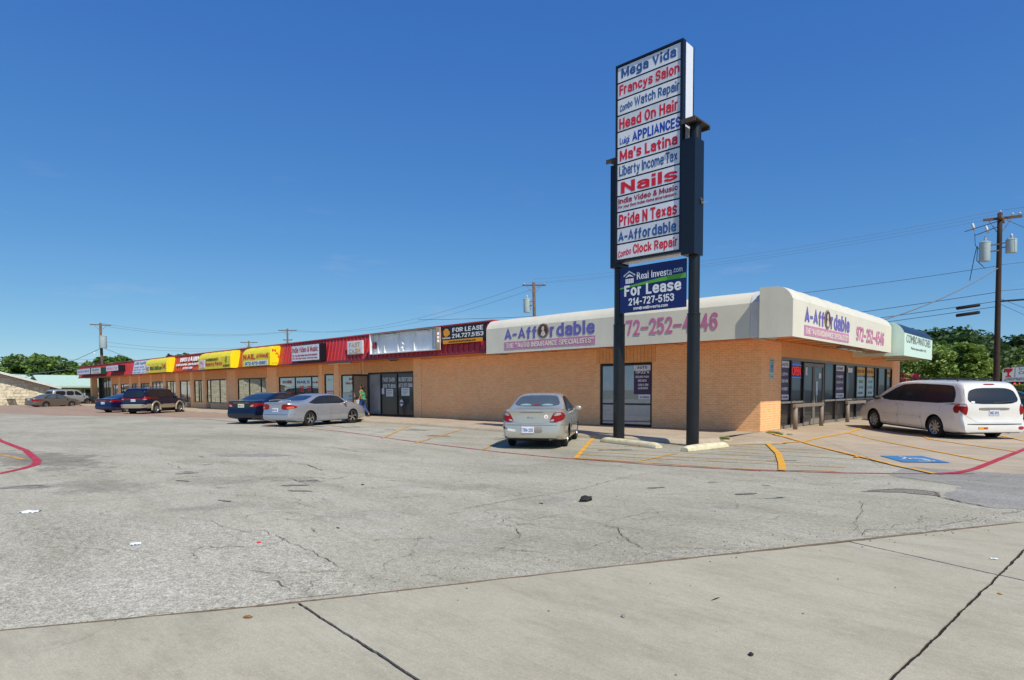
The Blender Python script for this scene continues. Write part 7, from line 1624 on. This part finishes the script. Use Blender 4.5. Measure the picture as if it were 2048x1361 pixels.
def green_house(label, O, u, ln, n, eave, rise, depth, grp=None, seed=0, rowz=None):
    """long low house, ridge parallel to u; n = towards viewer"""
    O, u, n = Vector(O), Vector(u).normalized(), Vector(n).normalized(); t = empty('green_roofed_house', tuple(O + u * ln / 2), label, 'house', grp)
    P = lambda s, z, o_=0.0: tuple(O + u * s + n * o_ + Vector((0, 0, z)))
    b = MB(); b.prism([P(0, -.4), P(ln, -.4), P(ln, eave), P(0, eave)], tuple(-n * depth)); b.build('wall', mat('putty painted siding', hx('b3a99a'), .8, var=.15), t)
    for sgn in (1, -1):
        b = MB(); e0 = .6 if sgn > 0 else -depth - .6; m_ = -depth / 2
        a, c, d, e = P(-.6, eave - .05, e0), P(ln + .6, eave - .05, e0), P(ln + .6, eave + rise, m_), P(-.6, eave + rise, m_); b.prism([a, c, d, e], (0, 0, .1)); r_ = b.build('roof', M_SHGREEN, t)
    b = MB(); b.obox(P(-.62, eave - .20, .58), tuple(u * (ln + 1.24)), tuple(n * .06), (0, 0, .2)); b.build('fascia_board', mat('pale sage trim', hx('b5c4b4'), .6), t)
    rng = random.Random(seed); s = 1.2; k = 0
    while s < ln - 2.2:
        w = rng.choice((1.5, 1.1, 1.7)); isd = k % 3 == 2
        z0, z1 = (0.05, 2.0) if isd else (.75, 1.85)
        if isd: w = .95
        b = MB(); b.obox(P(s - .07, z0 - .05, .0), tuple(u * (w + .14)), tuple(n * .04), (0, 0, z1 - z0 + .1)); f = b.build('door' if isd else 'window', mat('off white casing', hx('c2bcb0'), .6), t)
        b = MB(); b.obox(P(s, z0, .042), tuple(u * w), tuple(n * .01), (0, 0, z1 - z0)); b.build('panel' if isd else 'pane', mat('grey door paint', hx('7f7a74'), .6) if isd else M_GLASSD, f)
        if not isd:
            for q in (-.42, w + .10): b = MB(); b.obox(P(s + q, z0, .002), tuple(u * .32), tuple(n * .04), (0, 0, z1 - z0)); b.build('shutter', mat('brown grey shutter', hx('6f6355'), .7), t)
        s += w + rng.uniform(1.2, 1.9); k += 1
    return t
gg = 'long low houses with pale green shingle roofs'
green_house('long low house with pale green roof right behind the silver four wheel drive', (-100, 17.6, 0), (0, 1, 0), 18, (1, 0, 0), 2.28, 1.45, 9, gg, 1)
t = green_house('second green roofed house further back, its gable end rising at the left', (-110, 15.2, 0), (0, 1, 0), 7.6, (1, 0, 0), 2.75, 1.25, 7, gg, 2)
b = MB(); b.path([(-96.1, 29.0 - 2.2, 3.0), (-96.1, 27.0, 3.4)], .03, 5); b.lathe([(.02, 0), (.25, .05), (.38, .14)], (-96.0, 27.0, 3.45), (1, .3, .3), 14); o = b.build('satellite_dish', M_PLASTIC); lab(o, 'small dark satellite dish on the pale green roof', 'satellite dish')
# low picnic table beside the stone wall
t = empty('picnic_table', (-91.2, 12.9, 0), 'grey picnic table standing at the stone wall by the left edge', 'table')
for k in range(4): box('plank', M_GREYAL, -92.3, -90.3, 12.3 + k * .2, 12.48 + k * .2, .72, .76, t)
for x in (-92.1, -90.5):
    b = MB(); b.tube((x, 12.1, 0), (x, 12.8, .72), .03, n=6); b.tube((x, 13.3, 0), (x, 12.6, .72), .03, n=6); b.build('leg', M_GREYAL, t)

# ================================================================== CHURCH SIGN
t = empty('church_sign', (-4.5, 80.2, 0), 'white church sign with red goblet and red lit letter board at the right edge', 'sign')
def ch(a, b_, z0, z1, nm, m, y0=80.3, y1=80.7): return box(nm, m, a, b_, y0, y1, z0, z1, t)
cx0 = -7.0
ch(cx0 + .05, cx0 + 4.6, 0, 1.9, 'base', mat('grey brown brick', hx('9b8d80'), .85, var=.2)); ch(cx0, cx0 + 5, 2.45, 3.95, 'cabinet', M_WHITE, 80.28, 80.72)
ch(cx0 + .0, cx0 + 5, 3.95, 4.0, 'edge', M_GREYAL, 80.26, 80.74); ch(cx0 + .62, cx0 + 4.9, 1.9, 2.43, 'letter_board', M_SBLACK, 80.30, 80.7)
ch(cx0 + .05, cx0 + .60, 1.9, 2.43, 'post', mat('grey brown brick', hx('9b8d80')), 80.32, 80.7)
tY('ALL 2010', cx0 + .75, cx0 + 3.9, 2.0, 2.34, 80.29, emis('red led', (1, .05, .03), 2.0), t, .0, .01)
tY('Irving', cx0 + 1.35, cx0 + 2.7, 3.55, 3.84, 80.275, M_TGREY, t, 0); tY('Christian Church', cx0 + 1.3, cx0 + 4.6, 3.22, 3.50, 80.275, M_TGREY, t, 0)
tY('WATCH CARE AND PRAYER', cx0 + .3, cx0 + 2.2, 2.76, 2.86, 80.275, M_TBLACK, t, 0); tY('SUNDAY SERVICE', cx0 + .2, cx0 + 1.9, 2.6, 2.7, 80.275, M_TBLACK, t, 0)
b = MB(); b.prism([(cx0 + x, 80.275, z) for x, z in ((.16, 3.78), (.84, 3.78), (.78, 3.52), (.58, 3.38), (.55, 3.12), (.72, 3.02), (.72, 2.96), (.28, 2.96), (.28, 3.02), (.46, 3.12), (.43, 3.38), (.22, 3.52))][::-1], (0, -.01, 0)); b.build('goblet_emblem', M_TRED, t)
ch(cx0 + 1.02, cx0 + 1.04, 2.95, 3.85, 'divider', M_TGREY, 80.262, 80.279)

for c_ in t.children: c_.matrix_parent_inverse = Matrix.Translation((4.5, -80.2, -.33))
# ================================================================== UTILITY POLES
def insul(b, x, y, z, mi=0): b.lathe([(.0, 0), (.05, .0), (.035, .05), (.075, .07), (.07, .10), (.03, .13), (0, .14)], (x, y, z), (0, 0, 1), 10, mi)
def can(t, x, y, z0, h, r_, side):
    b = MB(); b.lathe([(0, 0), (r_ * .96, 0), (r_, .03), (r_, h - .05), (r_ * 1.05, h - .04), (r_ * 1.05, h), (r_ * .6, h + .06), (0, h + .08)], (x, y, z0), (0, 0, 1), 22); c = b.build('transformer', M_TRANSF, t, smooth=True, split=40)
    b = MB(); b.lathe([(.07, 0), (.045, .06), (.08, .08), (.05, .14), (.08, .16), (.05, .22), (.03, .28), (0, .3)], (x, y, z0 + h + .04), (0, 0, 1), 12); b.build('bushing', M_CERAM, c, smooth=True)
    b = MB(); b.box(min(x, side) , max(x, side), y - .04, y + .04, z0 + h * .45, z0 + h * .52); b.box(min(x, side), max(x, side), y - .04, y + .04, z0 + h * .78, z0 + h * .84); b.build('bracket', M_GREYAL, c)
# right pole
rp = empty('utility_pole', (-4.16, 44.8, 0), 'tall dark wooden utility pole with two pale transformers at the right', 'utility pole')
def rx(z): return -4.16 - .009 * (z - 1.3)
b = MB(); b.path([(rx(z), 44.8, z) for z in (-.1, 2, 4, 6, 8, 10, 11.35)], [.17, .16, .15, .14, .13, .125, .12], 14); b.build('post', M_WOODP, rp, smooth=True)
b = MB(); b.obox((rx(11) + .02, 43.9, 10.95), (.12, 0, 0), (0, 1.9, 0), (0, 0, .14)); b.build('crossarm', M_WOODL, rp)
b = MB(); b.obox((rx(11) - .75, 44.62, 11.0), (1.7, .5, 0), (0, .1, 0), (0, 0, .13)); b.build('crossarm', M_WOODL, rp)
b = MB(); b.tube((rx(10) + .5, 44.9, 11.0), (rx(10) + .12, 44.8, 10.3), .02, n=5); b.tube((rx(10) - .5, 44.75, 11.0), (rx(10) - .12, 44.8, 10.3), .02, n=5); b.build('brace', M_GREYAL, rp)
b = MB(); insul(b, rx(11), 44.8, 11.35)
b.build('insulator', M_CERAM, rp, smooth=True)
for dx_, dy_ in ((.55, .15), (.85, .25)): b = MB(); insul(b, rx(11) + dx_, 44.65 + dy_, 11.12); b.build('insulator', M_CERAM, rp, smooth=True)
for k, (dx_, dz) in enumerate(((-1.15, 10.55), (-.52, 10.3))):
    b = MB(); b.tube((rx(10) + dx_, 44.7, dz), (rx(10) + dx_ - .1, 44.7, dz + .42), .065, n=10); b.build('fuse_cutout', M_CERAM, rp, smooth=True)
b = MB(); b.tube((rx(10), 44.7, 10.9), (rx(10) - 1.6, 44.6, 10.55), .02, n=5); b.tube((rx(10), 44.7, 10.6), (rx(10) - 1.1, 44.6, 10.25), .02, n=5); b.build('fuse_bracket', M_CABLE, rp)
can(rp, rx(8) - .66, 44.7, 8.72, 1.08, .27, rx(8)); can(rp, rx(8) + .50, 45.0, 9.08, .74, .26, rx(8))
b = MB(); b.path([(rx(8) - 1.02, 44.6, 9.6), (rx(8) - 1.15, 44.6, 8.8), (rx(8) - 1.3, 44.6, 7.7)], .02, 5); b.path([(rx(8) - .98, 44.6, 9.6), (rx(8) - 1.0, 44.6, 8.8), (rx(8) - .6, 44.6, 8.3)], .02, 5); b.path([(rx(8) + .3, 44.8, 9.9), (rx(8) + .55, 44.8, 9.7), (rx(8) + .6, 44.9, 9.4)], .015, 5); b.path([(rx(8) - 1.15, 44.7, 10.4), (rx(8) - 1.1, 44.7, 9.7), (rx(8) - .8, 44.7, 9.3)], .015, 5); b.build('jumper_wires', M_CABLE, rp)
# mid poles behind the mall
m1 = empty('utility_pole', (-34.2, 39.4, 0), 'brown utility pole with crossarm and white transformer above the cream awning', 'utility pole')
def simple_pole(t, x, y, top, dirx, diry, arm, r0, m, z_arm=None, lower=None, lean=0.0):
    b = MB(); b.path([(x, y, 0), (x + lean * .5, y, top * .5), (x + lean, y, top)], [r0, r0 * .85, r0 * .72], 10); b.build('post', m, t, smooth=True)
    for za, ln in [(z_arm or top - .3, arm)] + (lower or []):
        b = MB(); u = Vector((dirx, diry, 0)).normalized(); o_ = Vector((x + lean, y, za)) - u * ln / 2; b.obox(tuple(o_), tuple(u * ln), (.05, .05, 0), (0, 0, .12)); b.build('crossarm', m, t)
        for q in (0.06, .5, .94): b = MB(); c = o_ + u * ln * q; insul(b, c.x, c.y, c.z + .12); b.build('insulator', M_CERAM, t, smooth=True)
        b = MB(); c = Vector((x + lean, y, za - .7)); b.tube(tuple(c), tuple(o_ + u * ln * .2), .02, n=5); b.tube(tuple(c), tuple(o_ + u * ln * .8), .02, n=5); b.build('brace', M_GREYAL, t)
simple_pole(m1, -34.2, 39.4, 10.45, 1, .9, 1.9, .17, M_WOODL, lean=-.25)
can(m1, -34.75, 38.9, 7.95, 1.1, .30, -34.2)
m2 = empty('utility_pole', (-86.5, 44.2, 0), 'distant brown utility pole with two crossarms above the ribbed fascia', 'utility pole')
simple_pole(m2, -86.5, 44.2, 10.6, .7, .72, 2.6, .17, M_WOODL, lower=[(8.9, 1.3)])
m3 = empty('utility_pole', (-105, 46.7, 0), 'farthest utility pole, just its crossarm above the yellow awnings', 'utility pole')
simple_pole(m3, -105, 46.7, 10.0, .7, .72, 2.8, .17, M_WOODL, lower=[(8.9, .7)])
lp = empty('utility_pole', (-92.0, 22.1, 0), 'weathered utility pole with grey transformer behind the far left end of the mall', 'utility pole')
simple_pole(lp, -92.0, 22.1, 10.2, .25, 1.0, 2.2, .20, M_WOODL, lean=-.2); can(lp, -92.0 + .5, 22.15, 7.0, 1.5, .42, -92.0)
b = MB(); b.lathe([(0, .15), (.12, .12), (.16, 0)], (-91.6, 21.2, 6.3), (0, 0, 1), 10); b.build('yard_lamp', M_CERAM, lp, smooth=True)
v = box('vent_pipe', M_BLACK, -84.1, -83.98, 19.9, 20.02, 4.42, 5.3); lab(v, 'thin dark vent pipe on the red roof edge left of the white LUIGI panel', 'pipe')
v = box('vent_pipe', M_BLACK, -66.2, -66.05, 21.4, 21.55, 4.42, 5.2); lab(v, 'short dark vent pipe above the leftmost yellow awning', 'pipe')
def cable(label, p, q, sag, r_=.012, m=M_CABLE, group=None, n=14):
    p, q = Vector(p), Vector(q); b = MB(); pts = []
    for i in range(n + 1):
        t_ = i / n; c = p.lerp(q, t_); c.z -= sag * 4 * t_ * (1 - t_); pts.append(tuple(c))
    b.path(pts, r_, 4); o = b.build('power_cable', m); lab(o, label, 'cable', group); return o
gw = 'overhead cables of the right utility pole'
for k, (z, zz, dy) in enumerate(((11.5, 10.9, 0), (11.2, 10.6, .4), (11.2, 10.55, -.5))): cable(('first', 'second', 'third')[k] + ' thin high wire from the right utility pole back over the mall roof', (rx(11), 44.8 + dy, z), (-34.4, 39.4 + dy, zz - .2), .5, .006, M_CABLEG, gw)
for k, z in enumerate((11.5, 11.2, 11.2)): cable(('highest', 'middle', 'lowest')[k] + ' of three thin wires leaving right from the top of the right pole', (rx(11), 44.8 + .4 * k, z), (30, 46 + k, z + .8), .5, .010, M_CABLEG, gw)
cable('single wire from below the transformers towards the cream awning', (rx(8), 44.8, 8.4), (-38, 30, 6.9), .7, .012, M_CABLE)
cable('insulated service cable dropping from the right pole to the roof', (rx(7), 44.8, 8.3), (-8.3, 33, 4.45), .35, .028, M_CABLEG)
cable('thin wire leaving right from just under the transformers', (rx(7), 44.8, 8.45), (30, 46, 9.1), .2, .012, M_CABLEG)
for z, zl in ((6.93, 'uppermost of three black telephone cables running left from the right pole'), (6.42, 'middle of three black telephone cables running left from the right pole, thick splice on it'), (6.12, 'lowest of three black telephone cables running left from the right pole')): cable(zl, (rx(5), 44.8, z), (-24, 39, z - 1.9), .12, .015)
cable('thin grey wire leaving right below the service drop', (rx(5), 44.8, 6.98), (30, 46, 7.4), .1, .014, M_CABLEG)
cable('thick black cable bundle leaving the right edge from the right pole', (rx(5), 44.8, 6.4), (30, 45.5, 6.5), .1, .05)
cable('thin guy wire falling to the lower right from the crossarm of the right pole', (rx(11) + .3, 44.8, 10.9), (5.5, 43, 4.0), .0, .012)
cable('upper of two slack wires falling right from the middle of the right pole', (rx(5), 44.8, 6.6), (5.0, 44, 1.9), .2, .010)
cable('lower of two slack wires falling right from the middle of the right pole', (rx(5), 44.8, 6.3), (4.0, 44, 1.6), .2, .010)
for z, lb_ in ((6.22, 'upper of two black cable splice cases left of the right pole'), (5.80, 'lower of two black cable splice cases left of the right pole')):
    b = MB(); b.lathe([(0, 0), (.06, .01), (.10, .06), (.10, 1.1), (.06, 1.15), (0, 1.16)], (rx(5) - 1.95, 44.6, z - .06), (1, .08, .10), 10); o = b.build('splice_case', M_CABLE, smooth=True); lab(o, lb_, 'splice case')
gl = 'overhead wires at the far left utility pole'
cable('upper thick cable from the left utility pole across to the left edge', (-92, 22.1, 5.2), (-90, -14, 4.6), .4, .035, M_CABLE, gl)
cable('faint upper wire above the oak crowns to the left edge', (-92, 22.1, 5.6), (-90, -14, 5.3), .4, .015, M_CABLEG, gl)
cable('steep wire falling left from the transformer of the left pole', (-92, 22, 7.0), (-98, 14, 2.9), .3, .025, M_CABLE, gl)
cable('service cable falling from the left pole to the stone house roof', (-92, 22, 5.0), (-95.5, 9.5, 3.3), .35, .03, M_CABLEG, gl)
cable('steep wire falling right from the transformer behind the red fascia', (-91.6, 22.3, 7.0), (-88, 28, 4.3), .1, .02, M_CABLE, gl)
for k, z in enumerate((10.2, 9.9, 7.9, 7.4)): cable(('first', 'second', 'third', 'lowest')[k] + ' thin wire from the left pole running right behind the mall', (-92.2, 22.1, z), (-86.5 if k < 2 else -86.5, 44.2, (10.7, 10.6, 9.0, 8.9)[k] - .5), .9, .014, M_CABLEG)
for k, dd in enumerate((-.8, .8)): cable(('left', 'right')[k] + ' strand of the thin wires between the brown poles behind the roof', (-86.5 + dd, 44.2 + dd, 10.4), (-34.4 + dd * .7, 39.4 + dd * .7, 10.2), 1.6, .012, M_CABLEG)

# ================================================================== LITTER
def litter(label, x, y, s, m, seed, kind='lump', z=0.0, cat='litter', name='litter', asp=(1, .6, .35)):
    rng = random.Random(seed); bm = bmesh.new()
    if kind == 'lump':
        bmesh.ops.create_icosphere(bm, subdivisions=2, radius=.5)
        for v in bm.verts:
            f = 1 + .55 * noise.noise(v.co * 3.1 + Vector((seed, 0, 0))); v.co = Vector((v.co.x * asp[0] * f, v.co.y * asp[1] * f, (v.co.z * f + .5) * asp[2])) * s
    else:
        n = 7; g_ = [[bm.verts.new(((i / n - .5) * s, (j / n - .5) * s * .7, abs(noise.noise((i * .5 + seed, j * .5, 0))) * s * .16 + .004)) for j in range(n + 1)] for i in range(n + 1)]
        for i in range(n):
            for j in range(n): bm.faces.new((g_[i][j], g_[i + 1][j], g_[i + 1][j + 1], g_[i][j + 1]))
    me = bpy.data.meshes.new(name); bm.to_mesh(me); bm.free(); me.materials.append(m); o = bpy.data.objects.new(name, me); COL.objects.link(o); o.location = (x, y, z); o.rotation_euler = (0, 0, rng.uniform(0, 6.28)); lab(o, label, cat); return o
litter('white paper scrap lying on the asphalt near the left edge', -9.67, 1.49, .20, M_PAPER, 1, 'sheet'); litter('white paper scrap on the asphalt right of the first one', -6.84, 1.87, .13, M_PAPER, 2, 'sheet')
litter('small red scrap on the asphalt left of the middle', -5.98, 2.71, .05, M_TRED, 3)
litter('crushed black lump of tyre rubber on the asphalt below the pylon sign', -4.96, 6.73, .21, mat('black rubbish', hx('24211f'), .8, var=.4, vscale=20), 4)
litter('curled brown leaf on the left concrete slab', -4.01, 1.73, .055, mat('dead leaf', hx('8a6240'), .8), 5, z=.014); litter('grey stone on the concrete slab in the lower middle', -2.21, 3.41, .045, mat('grey pebble', hx('8a857e'), .8), 6, z=.014)
litter('dark purple crumpled scrap on the slab towards the lower right', -1.36, 3.39, .035, mat('dark scrap', hx('2c2024'), .7), 7, z=.014, asp=(1, .8, .5)); litter('thin dark twig on the slab right of the middle', -1.92, 4.14, .09, MATS['dark scrap'], 8, z=.014, asp=(1, .12, .08))
litter('tiny orange leaf at the crossing of the concrete joints', -.46, 5.62, .035, mat('orange leaf', hx('c98a35'), .8), 9, z=.014); litter('small white scrap on the slab at the right edge', -.60, 6.75, .06, M_PAPER, 10, 'sheet', z=.014)
litter('black scrap on the asphalt left of the silver beige saloon', -8.49, 5.55, .10, MATS['dark scrap'], 11, asp=(1, .4, .1)); litter('small black scrap on the asphalt below the leftmost crack', -6.0, 3.6, .07, MATS['dark scrap'], 12, asp=(1, .4, .1))
litter('yellow brown lump of leaves by the blue parking symbol', -3.75, 14.9, .16, MATS['orange leaf'], 13, asp=(1, .6, .3)); litter('small dark bits near the tyre rubber lump', -5.3, 6.2, .08, MATS['dark scrap'], 15, asp=(1, .4, .1))
rng = random.Random(99); b = MB()
for k in range(900):
    if k < 500: x = rng.uniform(-9, -.5); y = .2 + (x + 5.2) * 1.85 + rng.gauss(0, .35) + .5
    else: x = rng.uniform(-16, -1); y = rng.uniform(2, 14)
    s_ = rng.uniform(.003, .010) * (1 + .06 * max(0, y)); z = .015 if (y - .59) < (x + 4.93) * 1.873 else .0
    a = rng.uniform(0, 6.28); c, d = math.cos(a) * s_, math.sin(a) * s_
    b.add([(x - c, y - d, z), (x + d, y - c, z), (x + c, y + d, z), (x - d, y + c, z), (x, y, z + s_ * .9)], [(0, 1, 4), (1, 2, 4), (2, 3, 4), (3, 0, 4)])
o = b.build('gravel', mat('loose grit', hx('78726a'), .9, var=.4, vscale=3)); lab(o, kind='stuff')
